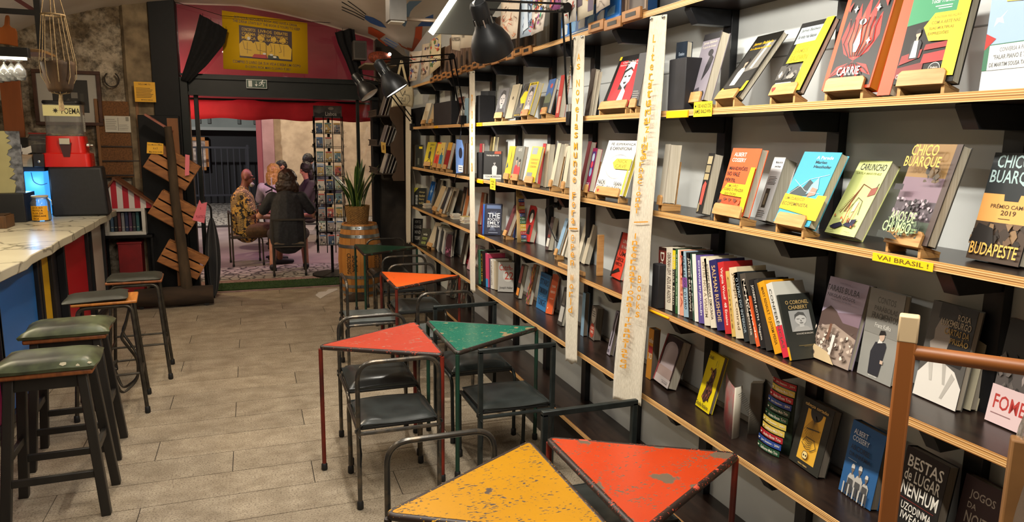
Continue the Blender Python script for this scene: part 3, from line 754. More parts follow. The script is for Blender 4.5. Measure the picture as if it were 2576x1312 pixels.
def figure(cu, base, s, coat, skin='#c9a58c', hair='#201a17'):   # a standing or half figure
    return [('p', [(cu-.17*s, base), (cu+.17*s, base), (cu+.2*s, base+.36*s), (cu+.1*s, base+.44*s), (cu-.1*s, base+.44*s), (cu-.19*s, base+.34*s)], coat),
            ('p', [(cu-.04*s, base+.42*s), (cu+.04*s, base+.42*s), (cu+.035*s, base+.52*s), (cu-.035*s, base+.52*s)], skin),
            ('e', cu, base+.57*s, .085*s, .085*s, skin), ('p', [(cu-.09*s, base+.57*s), (cu+.09*s, base+.59*s), (cu+.075*s, base+.67*s), (cu-.02*s, base+.69*s), (cu-.085*s, base+.65*s)], hair)]
def face(u0, v0, u1, v1, bg, skin, dark, light):
    f = lambda a, b: (u0+(u1-u0)*a, v0+(v1-v0)*b)
    P = lambda pts, c: ('p', [f(*p) for p in pts], c)
    cx, cy = f(.5, .55)
    return [('r', u0, v0, u1, v1, bg), P([(.05, 0), (.95, 0), (.8, .2), (.6, .27), (.4, .27), (.2, .2)], light), P([(.4, .2), (.62, .2), (.62, .4), (.4, .4)], skin),
            ('e', cx, cy, (u1-u0)*.27, (v1-v0)*.26, skin), P([(.2, .55), (.25, .8), (.45, .93), (.7, .88), (.8, .6), (.72, .72), (.5, .78), (.3, .7)], dark),
            P([(.3, .6), (.46, .6), (.44, .575), (.32, .575)], dark), P([(.55, .6), (.7, .6), (.68, .575), (.57, .575)], dark), P([(.49, .56), (.54, .47), (.47, .47)], dark), P([(.4, .41), (.6, .41), (.55, .375), (.45, .375)], dark)]

# ---------------- shelf A (upper), near part
AG = 'books facing out on the upper shelf'
flame = [('p', [(.5, .28), (.26, .36), (.12, .52), (.2, .72), (.26, .60), (.35, .86), (.42, .70), (.53, .94), (.58, .72), (.69, .88), (.72, .64), (.83, .74), (.89, .52), (.76, .36)], '#c92a22'),
         ('p', [(.5, .30), (.34, .38), (.26, .5), (.33, .66), (.38, .54), (.47, .78), (.52, .60), (.6, .74), (.66, .54), (.74, .6), (.72, .42)], '#e2533c'),
         ('p', [(.5, .27), (.2, .23), (.06, .12), (.3, .17), (.36, .11), (.5, .2), (.66, .11), (.7, .17), (.94, .12), (.8, .23)], '#c92a22')]
for i in range(7):
    a = -1+i/3; flame.append(('l', [(.5+a*.12, .32), (.5+a*.30, .46), (.5+a*.26, .60), (.5+a*.30, .70)], .012, BK))
    flame.append(('l', [(.5+a*.06, .26), (.5+a*.28, .19), (.5+a*.38, .14)], .010, BK))
flame += [('p', [(.1, .82), (.15, .78), (.18, .88)], '#d8352a'), ('p', [(.84, .84), (.9, .78), (.92, .9)], '#d8352a')]
flame += [('p', [(.47, .36), (.43, .44), (.5, .6), (.56, .44), (.53, .36)], '#f2e9df'), ('e', .5, .66, .07, .03, '#f2e9df'), ('e', .5, .66, .03, .03, BK), ('p', [(.28, .76), (.3, .79), (.33, .8), (.3, .81), (.28, .84), (.26, .81), (.23, .8), (.26, .79)], '#f2e9df'), ('p', [(.72, .42), (.74, .45), (.77, .46), (.74, .47), (.72, .5), (.7, .47), (.67, .46), (.7, .45)], '#f2e9df'),
          ('p', [(.74, .74), (.76, .77), (.79, .78), (.76, .79), (.74, .82), (.72, .79), (.69, .78), (.72, .77)], '#f2e9df')]
book('A', (2064, 252), (2187, 243), (2139, -18), .040, '#e5512f', 'black book with red flame drawing and orange page edges on wooden stand',
     [('r', .09, .03, .97, 1, BK), T('STEPHEN KING', .14, .93, .9, .98, '#d8482a')]+flame+[T('CARRIE', .26, .13, .72, .215, '#f3ece2'), T('Edição Especial do 50.º Aniversário', .16, .075, .86, .095, '#d9cfc4'), T('com prefácio de MARGARET ATWOOD', .16, .045, .8, .062, '#d9cfc4')], stand=True, pages='o', group=AG, hp=.21)
book('A', (2205, 243), (2236, 240), (2275, -10), .03, '#e8573a', 'plain coral-red book standing behind the black flame book', [], group=AG, ang=0, asp=.5)
book('A', (2243, 240), (2395, 226), (2305, -22), .034, '#17130f', 'green and black book with red theatre seats and yellow arrow band on wooden stand',
     [('p', [(0, .62), (.80, .70), (.80, 1), (0, 1)], '#2f8a5c'), T('Falar Piano e', .36, .90, .72, .945, '#d8e6da'), T('Tocar Francês', .33, .83, .72, .875, '#d8e6da'), ('r', .42, .79, .7, .8, '#d8e6da'), ('r', .48, .765, .7, .775, '#d8e6da'),
      ('p', [(.02, .2), (.36, .27), (.38, .36), (.04, .3)], '#8d1f1c'), ('p', [(.0, .06), (.45, .12), (.45, .22), (.0, .17)], '#7a1715'), ('p', [(.4, .2), (.8, .22), (.8, .33), (.42, .3)], '#a3221f'), ('p', [(.4, .34), (.8, .36), (.8, .42), (.42, .4)], '#93201d')]
     + figure(.25, .26, .46, '#1b1c22') + [('p', [(.19, .27), (.3, .27), (.28, .45), (.21, .45)], '#e8e6e0')]
     + [('e', .66, .13, .1, .075, '#d8d2c8'), ('e', .66, .13, .092, .067, BK), T('Prefacio', .6, .14, .72, .16, '#d8d2c8'), T('de Antonio', .59, .11, .73, .13, '#d8d2c8'), T('CTP', .04, .05, .1, .1, '#e8e2d2')]
     + [('p', [(.78, .06), (1, .055), (1, 1), (.80, 1), (.80, .72), (.46, .72), (.32, .58), (.46, .43), (.78, .42)], '#e9cf1c'), T('A NOSSA RELAÇÃO', .46, .655, .9, .69, '#8a7410'), T('COM A ARTE NAS', .44, .6, .9, .635, '#8a7410'), T('SUAS MÚLTIPLAS', .42, .545, .82, .58, '#8a7410'), T('EXPRESSÕES', .42, .49, .76, .525, '#8a7410')], stand=True, group=AG, hp=.215, asp=.72)
book('A', (1931, 263), (2012, 254), (2021, 60), .018, '#15140f', 'black-topped photo book wrapped in a wide yellow paper band on wooden stand',
     [('r', .0, .93, 1, 1, '#0d0c0b'), ('r', .06, .70, .74, .93, '#a9b3b6'), T('James Baldwin', .12, .85, .68, .905, '#33352f'), T('Se esta rua falasse', .1, .77, .66, .82, '#33352f'), ('r', 0, .2, .74, .4, '#4a4743')]
     + rag(rn, .05, .2, .7, .42, 14, ['#8d8880', '#2a2825', '#6b6660', '#b5aea4'], .06) + lines(.1, .72, .07, .16, 3, '#c9c4ba', .35)
     + [('p', [(.74, .03), (1, .02), (1, 1), (.78, 1), (.74, .70), (.2, .69), (.14, .42), (.7, .42)], '#ead51d'), T('100 ANOS DE', .28, .62, .72, .66, '#8f7f12'), T('JAMES', .24, .53, .66, .61, '#8f7f12'), T('BALDWIN', .22, .44, .74, .52, '#8f7f12'), ('p', [(.86, .14), (.9, .14), (.78, .26), (.74, .24)], '#ead51d')], stand=True, group=AG, heart=True)
book('A', (1797, 272), (1858, 266), (1905, 92), .022, '#17150f', 'dark paperback with woman by a curtain and yellow lettering on wooden stand',
     [('r', .05, .16, .95, .88, '#2b2927'), ('p', [(.45, .4), (.95, .45), (.95, .86), (.6, .86)], '#77736c'), ('p', [(.62, .45), (.72, .45), (.8, .85), (.7, .85)], '#b9b4ab'), T('James Baldwin', .12, .82, .86, .88, '#d8b11a'), T('Se o disseres na montanha', .1, .76, .9, .80, '#d8b11a')] + figure(.36, .2, .62, '#cfcac2', '#b59a86') + [('p', [(0, .02), (.06, .02), (.12, .16), (.04, .16)], '#d8b11a'), ('p', [(.86, .08), (1, .1), (1, .24), (.9, .24)], '#e8d21c'), T('DICIONARIO QUETZAL', .3, .1, .84, .13, '#d8b11a')] + lines(.25, .85, .03, .09, 2, '#c9c4ba'), stand=True, group=AG)
book('A', (1727, 272), (1768, 266), (1777, 88), .038, '#7e7882', 'thick grey-violet paperback with dark sitting figure and thick cream pages on wooden stand',
     [('r', 0, .9, 1, 1, '#141216'), T('James Baldwin', .1, .83, .9, .88, '#c7bfb2'), T('O quarto de Giovanni', .1, .77, .9, .815, '#c7bfb2'), ('p', [(.55, .3), (.85, .45), (.95, .62), (.75, .68), (.6, .5)], '#1d1a1f'), ('e', .7, .7, .14, .05, '#1d1a1f'), ('p', [(.2, .08), (.6, .12), (.55, .2), (.25, .16)], '#3a3640'), ('e', .84, .09, .08, .05, BK)], stand=True, group=AG)
book('A', (1690, 268), (1716, 264), (1694, 108), .03, '#1d2733', 'dark blue book leaning behind the black bookend block', [T('Ensaios', .3, .8, .8, .85, '#9aa6b5'), T('Completos', .2, .72, .8, .77, '#9aa6b5')], group=AG, ang=10)
def block(shelf, bl, br, tl, d, label, col='#131215', name='bookend_block', cat='bookend'):
    z = ST[shelf]+.0006; B = PZ(*bl, z)
    X = min(max(B.x, 1.605), 1.78); B = PX(*bl, X); B.z = z; C = PX(*br, X); q = PX(*tl, X); h = q.z-z; w = abs(B.y-C.y)
    t = wthing(name, label, cat, (X, B.y-w/2, ST[shelf]))
    MB().par(B, (0, -w, 0), (0, 0, h), (d, 0, 0)).build('body', mat(col, .7, col2='#1d1c20', scale=12.), t, bevel=.003)
    MB().par(B+V((.004, -.004, h)), (0, -w+.008, 0), (0, 0, .001), (d-.008, 0, 0)).build('top_panel', mat('#1f1d22', .8), t)
block('A', (1678, 277), (1720, 274), (1684, 151), .11, 'tall matte black bookend block beside the wide lettered banner')
b6 = book('A', (2466, 196), (2600, 178), (2492, -30), .012, '#d6d9d8', 'pale sky-blue and green book with white bird and white caption card',
     [('r', 0, .45, 1, 1, '#9db8dc'), ('p', [(.12, .62), (.2, .66), (.3, .64), (.26, .7), (.34, .76), (.22, .7), (.15, .7)], '#eef0ee'), ('r', 0, .2, 1, .45, '#3c7458'), ('p', [(.0, .4), (.2, .5), (.0, .56)], '#b5302c'), ('r', .1, .2, 1, .44, '#e3e4e1'), T('CONVERSA A PARTIR DE', .3, .37, .98, .41, '#6d7073'), T('"FALAR PIANO E TOCAR', .2, .3, .98, .345, '#6d7073'), T('DE MARTIM SOUSA TAVARES', .14, .23, .98, .27, '#6d7073'), ('p', [(.3, .84), (1, .8), (1, 1), (.36, 1)], '#d8b968'), ('p', [(.38, .88), (1, .85), (1, 1), (.4, 1)], '#b5b2a9')], group=AG, hp=.26, asp=.75)
# ---------------- shelf A, middle and far
book('A', (1510, 287), (1578, 285), (1558, 144), .028, '#131010', 'red and black paperback with stark high-contrast face on wooden stand',
     [('r', .0, .93, .08, 1, YL), ('p', [(.14, .0), (1, .0), (.95, .90), (.1, .90)], '#d6202a'), ('r', .38, .34, .66, .9, BK), T('Charles Bukowski', .2, .85, .88, .89, '#f1dcd8'), T('Histórias de loucura normal', .14, .8, .88, .835, '#f1dcd8'), ('p', [(.4, .45), (.55, .36), (.7, .48), (.72, .66), (.6, .72), (.44, .66)], '#ece6e2'), ('p', [(.46, .6), (.54, .6), (.54, .57), (.46, .57)], BK), ('p', [(.6, .6), (.68, .6), (.68, .57), (.6, .57)], BK), ('p', [(.5, .48), (.62, .48), (.58, .44), (.53, .44)], BK), ('p', [(.5, .1), (.72, .06), (.7, .3), (.55, .4)], '#e8e2de'), ('p', [(.4, .7), (.5, .86), (.7, .84), (.72, .7), (.6, .76)], '#e8e2de'), ('e', .17, .1, .08, .05, '#2a1412')], stand=True, group=AG, sw=1.0, ang=3)
book('A', (1583, 286), (1604, 285), (1612, 134), .03, '#4b4a4d', 'charcoal paperback on wooden stand half hidden behind the wide banner', lines(.1, .9, .1, .3, 5, '#a9a6a0'), stand=True, group=AG, ang=8)
book('A', (1470, 288), (1480, 286), (1489, 176), .03, '#4a3a34', 'brown book with thick cream pages beside the narrow banner', [], group=AG, ang=-3)
book('A', (1480, 288), (1489, 287), (1497, 182), .02, '#c9c0ac', 'pale slim book leaning beside the narrow banner', [], group=AG, ang=-3)
book('A', (1396, 288), (1405, 287), (1410, 192), .036, '#a2302a', 'deep red book with thick cream page edges on the upper shelf', [('r', .2, .1, .8, .5, '#c98a7a')], group=AG, ang=-2)
book('A', (1361, 293), (1377, 291), (1383, 201), .02, '#3d5f8c', 'book with blue sky and red moon above a green hill on wooden stand', [('r', 0, .55, 1, 1, '#35588e'), ('e', .62, .8, .17, .07, '#b8483a'), ('p', [(0, .3), (1, .3), (1, .48), (.6, .62), (0, .5)], '#5a6148'), ('r', 0, 0, 1, .3, '#2d332e'), T('DISTANTE', .3, .06, .9, .14, '#c9cfd2')], stand=True, group=AG, heart=True)
book('A', (1310, 297), (1331, 294), (1336, 209), .036, '#d8bc22', 'yellow-bordered book with woman in profile and thick pages on wooden stand', face(.1, .1, .92, .92, '#8d8a90', '#c4b8b0', '#2d292c', '#d4d0cf')+[T('MAYA', .2, .93, .9, .98, BK), T('ANGELOU', .15, .03, .85, .08, BK)], stand=True, group=AG, heart=True)
book('A', (1291, 297), (1310, 296), (1319, 213), .012, '#3a3836', 'dark photo book crossed by a yellow arrow slip on the upper shelf', face(0, .1, 1, 1, '#3d3b3a', '#8f867e', '#191817', '#55504c')+[('p', [(.15, .55), (.4, .75), (1, .75), (1, .4), (.4, .4)], YL), T('MAYA', .1, .03, .8, .08, '#d8b11a')], group=AG, z=.02)
book('A', (1270, 298), (1287, 297), (1292, 216), .018, '#b5a98f', 'beige paperback on the upper shelf beside the grey face cover', [('e', .5, .6, .12, .05, '#5d5140')], group=AG, z=.015)
book('A', (1243, 300), (1267, 299), (1260, 223), .014, '#77767a', 'grey paperback with a large woman face and yellow lettering on wooden stand', face(0, .12, 1, 1, '#5e5d60', '#b3aeab', '#222124', '#3d3b3e')+[T('MAYA ANGELOU', .1, .06, .9, .11, '#d8b81a')], stand=True, group=AG)
book('A', (1208, 308), (1246, 305), (1210, 229), .02, '#2b2a2b', 'dark paperback with smiling woman in white blouse turned to the room', [('r', 0, .3, .5, 1, '#3b3a3c')]+figure(.64, .12, 1.15, '#d9d6d3', '#8d8079', '#121112')+[T('HAYA', .06, .1, .5, .17, '#ece8e2'), T('ANGELOU', .06, .05, .4, .08, '#ece8e2')], group=AG, ang=48)
block('A', (1197, 308), (1206, 308), (1197, 241), .12, 'slim black bookend beside the smiling woman book')
block('A', (1091, 313), (1135, 311), (1091, 261), .07, 'square matte black box among books on the upper shelf', name='box', cat='box')
block('A', (1034, 323), (1064, 321), (1034, 274), .08, 'black box at the far end of the upper shelf', name='box', cat='box')
book('A', (1059, 315), (1072, 314), (1074, 260), .03, '#ddd3bd', 'cream-white book leaning beside the square black box', [('r', .1, .2, .9, .6, '#c9b99a')], stand=True, group=AG)
book('A', (1078, 314), (1088, 313), (1092, 262), .025, '#b09a78', 'tan book on wooden stand next to the cream-white book', [], stand=True, group=AG)
book('A', (1133, 310), (1148, 309), (1152, 246), .016, '#5a322c', 'maroon book leaning behind the far lamp arm', [('r', .1, .1, .9, .9, '#6d4038')], group=AG)
book('A', (1168, 306), (1177, 305), (1170, 247), .012, '#7b98a8', 'pale blue-grey booklet beside the slim banner', [], group=AG, ang=20)
# ---------------- shelf B, near
BG = 'books facing out on the second shelf'
book('B', (1655, 530), (1668, 532), (1672, 362), .055, '#bdb6a6', 'grey hardback with very thick cream page block beside the wide banner on wooden stand', [], stand=True, group=BG, ang=-3, asp=.62)
book('B', (1750, 541), (1764, 545), (1784, 390), .045, '#1a1716', 'black paperback with painted heads and red skeleton hand and thick pages',
     [('r', .12, .82, .88, .95, '#a89a78'), ('r', .12, .68, .88, .80, '#8d8162'), ('r', .12, .56, .88, .66, '#a4946c'), ('p', [(.25, .15), (.7, .15), (.8, .5), (.5, .54), (.2, .46)], '#b8463a'), ('p', [(.1, .02), (.4, .04), (.35, .2), (.12, .16)], '#8d8162')], group=BG, ang=0)
book('B', (1798, 553), (1868, 562), (1845, 372), .028, '#d95a2b', 'orange paperback with bold black title and yellow paper arrow on wooden stand',
     [T('ALBERT', .12, .875, .55, .935, '#f2e9dc'), T('COSSERY', .1, .79, .58, .85, '#f2e9dc'), T('MANDRIÕES', .08, .665, .72, .73, BK), T('NO VALE', .06, .575, .5, .64, BK), T('FÉRTIL', .05, .485, .42, .55, BK), ('p', [(.78, .46), (.86, .44), (.84, .52), (.8, .54)], BK), ('r', 0, .0, 1, .2, '#a8431f')] + rag(rn, 0, .06, .8, .24, 12, ['#7a3a22', '#3d2a22', '#c25a34'], .07)
     + [('p', [(.86, .06), (1, .06), (1, .72), (.86, .72), (.82, .46), (.2, .46), (.02, .3), (.1, .28), (.82, .27)], '#e4b90c'), T('UM LIVRO', .22, .40, .6, .445, '#5d4a0a'), T('SOBRE O PRAZER', .12, .345, .82, .39, '#5d4a0a'), T('DO ÓCIO', .2, .285, .6, .33, '#5d4a0a')], stand=True, group=BG, sw=1.0)
book('B', (1897, 561), (1924, 568), (1949, 406), .055, '#d6d7d8', 'white paperback with small photo strip and thick cream pages',
     [T('Modos de Ver', .3, .90, .9, .94, '#2a2a2a'), T('John Berger', .3, .83, .85, .87, '#2a2a2a')]+lines(.15, .9, .56, .7, 6, '#4a4a4a', .25)+[('r', .25, .2, .6, .5, '#4a4238'), ('r', .32, .24, .5, .42, '#8d7f68')]+lines(.08, .8, .04, .16, 4, '#6a6a6a', .25), group=BG, ang=-2, asp=.6)
book('B', (1945, 578), (2034, 594), (2026, 381), .030, '#3f9cb8', 'sky-blue paperback with grey mountain drawing and yellow paper slip on wooden stand',
     [T('A Parede', .42, .9, .86, .945, '#eef4f4'), T('Marlen', .44, .84, .74, .88, '#17323c'), T('Haushofer', .44, .78, .9, .82, '#17323c'), ('p', [(.1, .43), (.25, .52), (.4, .5), (.5, .62), (.62, .58), (.62, .40), (.1, .37)], '#2d3b3f'), ('p', [(.55, .42), (.82, .5), (.72, .66), (.6, .55)], '#7fb0be'), ('p', [(.6, .38), (.8, .42), (.8, .5), (.65, .52)], '#b57a6a'), ('l', [(.05, .38), (.5, .62), (.95, .7)], .004, '#d9e4e6'), ('l', [(.1, .6), (.5, .46), (.9, .44)], .004, '#d9e4e6'), ('p', [(0, .0), (1, .0), (1, .02), (0, .02)], '#2f7f98'), T('Traducao de Gilda', .05, .065, .3, .08, '#17323c'), T('antigona', .7, .065, .86, .085, '#17323c'), ('p', [(-.0, .19), (.85, .14), (.85, .09), (1.12, .09), (1.12, .42), (.9, .42), (.88, .37), (-.0, .40)], '#f0b90c'), T('UM CLÁSSICO', .06, .32, .6, .37, '#5d4a0a'), T('ECOFEMINISTA', .04, .24, .76, .29, '#5d4a0a')], stand=True, group=BG)
book('B', (2073, 595), (2147, 602), (2163, 415), .036, '#cfd78c', 'pale lime paperback with ink drawing of a house and thick pages',
     [T('CARUNCHO', .13, .865, .93, .955, '#1d1b12'), T('LAYLA MARTÍNEZ', .1, .81, .88, .845, '#8d8f4a'), ('l', [(.3, .3), (.5, .68), (.85, .62)], .012, '#6d3a22'), ('l', [(.2, .28), (.5, .66), (.34, .3)], .009, '#7a3f26'), ('p', [(.78, .52), (.98, .56), (.98, .66), (.8, .63)], '#8d4a3a'), ('l', [(.94, .64), (.96, .7)], .01, BK), ('l', [(.4, .3), (.55, .5), (.72, .46), (.78, .28)], .008, '#3d2f22'), ('p', [(.52, .3), (.62, .32), (.64, .46), (.54, .44)], '#d9dfa8')] + [('l', [(.2+.02*i, .3+.02*i), (.14+.02*i, .3+.02*i)], .004, '#6d3a22') for i in range(12)] + [('p', [(.1, .08), (.3, .06), (.5, .12), (.4, .16), (.2, .12)], '#23233d'), ('p', [(.5, .12), (.8, .1), (.86, .22), (.66, .2)], '#23233d')] + rag(rn, .1, .1, .9, .26, 10, ['#c8683a', '#7a4a2c', '#e8ecc8'], .03) + [('l', [(.46, .42), (.5, .14)], .012, '#b5562e'), ('l', [(.7, .42), (.66, .16)], .012, '#8d4a2e'), T('Traducao GUILHERME PIRES', .04, .03, .32, .042, '#3d3d22'), T('antigona', .68, .03, .86, .045, '#3d3d22')], group=BG)
bub = [('r', 0, .64, .9, 1, '#8a6a3c'), ('r', .0, .42, .9, .66, '#7a6470'), ('r', 0, .2, .9, .42, '#4a4046'), ('r', 0, 0, .9, .22, '#3f4a3c'), ('r', .88, 0, 1, 1, '#4a3a34')] + rag(rn, .0, .24, .86, .44, 60, ['#8d7f88', '#2a2528', '#5d535a', '#a89aa0', '#1d1a1c'], .03) + rag(rn, .5, .6, .88, .8, 16, ['#2a241c', '#4a3d2a', '#5d4a30'], .05) + rag(rn, .0, .04, .86, .22, 30, ['#2a3328', '#56664e', '#1c221a', '#6d7d60'], .04)
book('B', (2220, 618), (2332, 646), (2311, 362), .030, '#3d3a36', 'tall brown and violet crowd-photo book with large yellow title on wooden stand',
     bub+[T('CHICO', .12, .855, .7, .97, '#d9a84a'), T('BUARQUE', .04, .725, .82, .85, '#d9a84a'), T('ANOS DE', .16, .18, .72, .29, '#a9c98a'), T('CHUMBO', .06, .07, .7, .18, '#a9c98a'), T('E OUTROS', .72, .11, .84, .13, '#a9c98a'), T('CONTOS', .72, .085, .84, .1, '#a9c98a'), ('r', .02, .5, .22, .56, '#2a2628'), ('p', [(.0, .0), (.5, .0), (.3, .06), (.0, .07)], '#2a2f2a')], stand=True, group=BG, hp=.22, heart=False)
book('B', (2431, 648), (2562, 676), (2506, 389), .030, '#2c2a28', 'black and orange book with pale title and wide orange prize band',
     [('r', 0, .62, 1, 1, '#23282a'), T('CHICO', .1, .86, .72, .98, '#a9c3c4'), T('BUARQUE', .04, .70, 1.0, .84, '#a9c3c4'), ('r', 0, .36, 1, .62, '#e8a85c'), ('p', [(.4, .62), (.7, .62), (.68, .56), (.42, .56)], '#23282a'), T('PRÉMIO CAMÕES', .2, .49, .98, .535, '#4a3316'), T('2019', .42, .43, .7, .475, '#4a3316'), ('r', .4, .395, .62, .4, '#4a3316'), ('r', 0, 0, 1, .36, '#4a3a2e')] + rag(rn, 0, .14, 1, .36, 26, ['#6d543e', '#2a211a', '#8d7050', '#3b2f26'], .08) + [('p', [(0, .16), (.5, .12), (.4, .3), (.1, .34)], '#1c1714'), T('BUDAPESTE', .06, .05, .95, .165, '#e8b45a')], group=BG, hp=.22)
# ---------------- shelf B, middle and far
book('B', (1493, 503), (1566, 511), (1532, 353), .020, '#e3e2dd', 'white paperback with thin circle and bold capital lettering on wooden stand',
     [T('FÉ, ESPERANÇA', .14, .9, .94, .965, '#23221f'), T('E CARNIFICINA', .14, .82, .86, .88, '#23221f')] + [('l', [(.55+.36*cos(2*pi*i/28), .52+.22*sin(2*pi*i/28)), (.55+.36*cos(2*pi*(i+1)/28), .52+.22*sin(2*pi*(i+1)/28))], .006, '#8d8c86') for i in range(28)] + [('p', [(.40, .58), (.5, .66), (1.0, .66), (1.0, .47), (.5, .47)], '#e5cc3a'), T('NICK', .56, .58, .88, .645, '#8d7a20'), T('CAVE', .52, .49, .88, .555, '#8d7a20'), T('NICK', .08, .17, .34, .25, '#23221f'), T('CAVE', .06, .07, .32, .15, '#23221f'), T('SEÁN', .64, .17, .9, .25, '#23221f'), T("O'HAGAN", .42, .07, .9, .15, '#23221f'), ('r', .95, .02, 1, .46, '#d8bf2c')], stand=True, group=BG, heart=True, pages='y', asp=.72, ang=3)
book('B', (1470, 492), (1481, 495), (1493, 372), .03, '#8d1f4a', 'magenta retro-patterned book with thick pages', [('r', .1, .5, .9, .92, '#4a2a6d'), ('e', .5, .78, .28, .1, '#b8c8d8'), ('e', .5, .62, .26, .08, '#d8485a'), ('e', .5, .44, .28, .1, '#8aa8c8'), T('THE', .2, .1, .8, .2, '#e8d8e0')], stand=True, group=BG, ang=-2)
book('B', (1455, 488), (1463, 490), (1482, 355), .03, '#8a2a35', 'crimson book with grey page edges behind the narrow banner', [], group=BG, ang=-2, pages='g', stand=True)
book('B', (1351, 455), (1358, 457), (1367, 362), .028, '#c22a2a', 'bright red book with cream page edges on the second shelf', [], group=BG, ang=-2)
for i, (x0, x1, xt, yt) in enumerate([(1366, 1373, 1378, 363), (1382, 1390, 1402, 360), (1398, 1407, 1420, 364), (1413, 1422, 1430, 366)]):
    book('B', (x0, 462+i*4), (x1, 464+i*4), (xt, yt), .034, '#cfc3aa', ['first', 'second', 'third', 'fourth'][i]+' tan page-edged paperback counting from the bright red book', [], group='page-edged paperbacks on the second shelf', ang=-3, stand=(i in (1, 3)))
book('B', (1319, 455), (1344, 460), (1339, 368), .016, '#d8bb1c', 'yellow book with two grey photo windows on wooden stand', [('r', .1, .78, .62, .97, '#8d949c'), ('r', .08, .04, .6, .26, '#7d7f80'), T('SYLVIA PLATH', .16, .6, .9, .66, '#9d8410'), T('TODOS OS', .2, .5, .84, .56, '#9d8410'), T('CONTOS', .22, .4, .8, .46, '#9d8410')], stand=True, group=BG)
book('B', (1285, 449), (1306, 452), (1300, 367), .024, '#77776c', 'grey-green book with standing figures in red coats on wooden stand', [T('SUITE', .3, .85, .7, .93, '#d8d4c8')] + figure(.34, .02, .95, '#c42a2c', '#b5967c') + figure(.7, .0, .9, '#c8302e', '#b5967c'), stand=True, group=BG, heart=True)
book('B', (1267, 446), (1282, 448), (1283, 367), .012, '#c8ab34', 'mustard book with dark dancing figure on wooden stand', [('p', [(.5, .45), (.65, .7), (.5, .92), (.58, .7)], '#4a3a2a'), ('p', [(.1, .3), (.4, .35), (.2, .5)], '#3a4a5d'), T('OUTRA', .3, .1, .9, .16, YL)], stand=True, group=BG)
book('B', (1216, 451), (1261, 449), (1216, 380), .014, '#2b2a29', 'black book with white-shirted boy portrait turned to the room', [('r', .02, .02, .98, .98, '#252423')]+figure(.6, .16, .74, '#c9c9c6', '#9d9a98', '#2d2b2a')+[T('THE BLUEST EYE', .14, .82, .84, .87, '#d9d6ce'), ('p', [(.58, .9), (.96, .9), (.96, 1), (.6, .99)], '#a8482c'), ('r', .0, .0, 1, .16, '#c9c8c2'), T('TONI MORRISON', .1, .05, .95, .12, '#2a2a2a')], group=BG, ang=58)
block('B', (1199, 451), (1211, 452), (1199, 383), .12, 'slim black bookend beside the boy portrait book')
book('B', (1204, 440), (1210, 441), (1206, 361), .018, '#a83a40', 'dusty red book leaning behind the slim bookend on the second shelf', [], group=BG, ang=0)
book('B', (1222, 432), (1232, 434), (1236, 345), .03, '#b9aa78', 'open cream book standing behind the boy portrait book', [], group=BG, ang=0)
book('B', (1065, 420), (1086, 423), (1076, 357), .014, '#e3cf2a', 'bright yellow book with black dancing figures on wooden stand', figure(.5, .3, .7, '#2a2a22', '#8d7a3a')+[('l', [(.2, .1), (.6, .3), (.9, .1)], .03, '#3d3a1c'), T('DANCA', .4, .85, .85, .92, '#4a4418')], stand=True, group=BG)
book('B', (1088, 424), (1099, 426), (1101, 358), .012, '#d8503a', 'orange-red dancer book on wooden stand', [('r', .1, .5, .9, .95, '#e0b83c')] + figure(.5, .1, .8, '#c8302a'), stand=True, group=BG)
book('B', (1100, 426), (1110, 428), (1111, 358), .014, '#d9c06a', 'cream and turquoise dancer book on wooden stand', [('r', .1, .1, .9, .5, '#2f86a8')] + figure(.5, .3, .7, '#2a5d7a'), stand=True, group=BG)
book('B', (1114, 430), (1124, 431), (1130, 358), .03, '#8a2320', 'dark red book with gold top band and thick pages on wooden stand', [('r', 0, .7, 1, 1, '#c8962c')], stand=True, group=BG)
book('B', (1037, 413), (1044, 414), (1039, 365), .02, '#4a3d2c', 'brown book at the far end of the second shelf', [], group=BG, ang=0)
book('B', (1045, 418), (1063, 419), (1046, 364), .02, '#23251f', 'black hardback with yellow corner slip near the end of the second shelf', [('r', .5, .82, .95, .92, YL), ('r', .3, .1, .55, .4, '#55594c')], group=BG, ang=40)
for i, (x0, xt) in enumerate([(1166, 1170), (1172, 1176)]):
    book('B', (x0, 436), (x0+4, 437), (xt, 360), .016, '#5a4632', ['narrow brown book right beside the hanging blue paper bag', 'narrow brown book touching the slim banner on the second shelf'][i], [], group='narrow brown books on the second shelf', ang=-2)
# ---------------- shelf C, far and middle
CG = 'books on the third shelf'
book('C', (1041, 517), (1071, 515), (1041, 472), .014, '#191b18', 'black book with white hand lettering and yellow corner', [('p', [(0, 1), (.35, 1), (0, .72)], '#c8c02c'), T('FUTURES', .12, .06, .3, .6, '#c9ccc4'), T('Always', .42, .7, .9, .82, '#b8a86a'), T('Another', .42, .5, .92, .64, '#b8a86a'), T('Story', .42, .3, .86, .44, '#b8a86a'), T('told', .42, .1, .8, .24, '#b8a86a')], group=CG, ang=50)
book('C', (1073, 510), (1083, 512), (1085, 455), .012, '#1f5fa8', 'bright blue book with pale star on wooden stand', [('p', [(.5, .3), (.6, .5), (.85, .55), (.62, .62), (.55, .85), (.45, .62), (.2, .55), (.42, .48)], '#a9c8e8')], stand=True, group=CG)
cf = [(1086, 1093, 1104, 452, '#1b1a1a'), (1088, 1098, 1112, 466, '#b8a27c'), (1106, 1112, 1128, 470, '#2b2f33'), (1114, 1121, 1136, 470, '#8d836c'), (1122, 1130, 1142, 472, '#b5ab90')]
nm = ['black', 'tan', 'slate', 'grey-brown', 'pale straw']
for (a, b, c, d, col), q in zip(cf, nm):
    book('C', (a, 524+(a-1086)*.45), (b, 526+(a-1086)*.45), (c, d), .024, col, q+' book leaning above the small flat booklets', [], group=CG, stand=(q in ('tan', 'slate')), ang=-3)
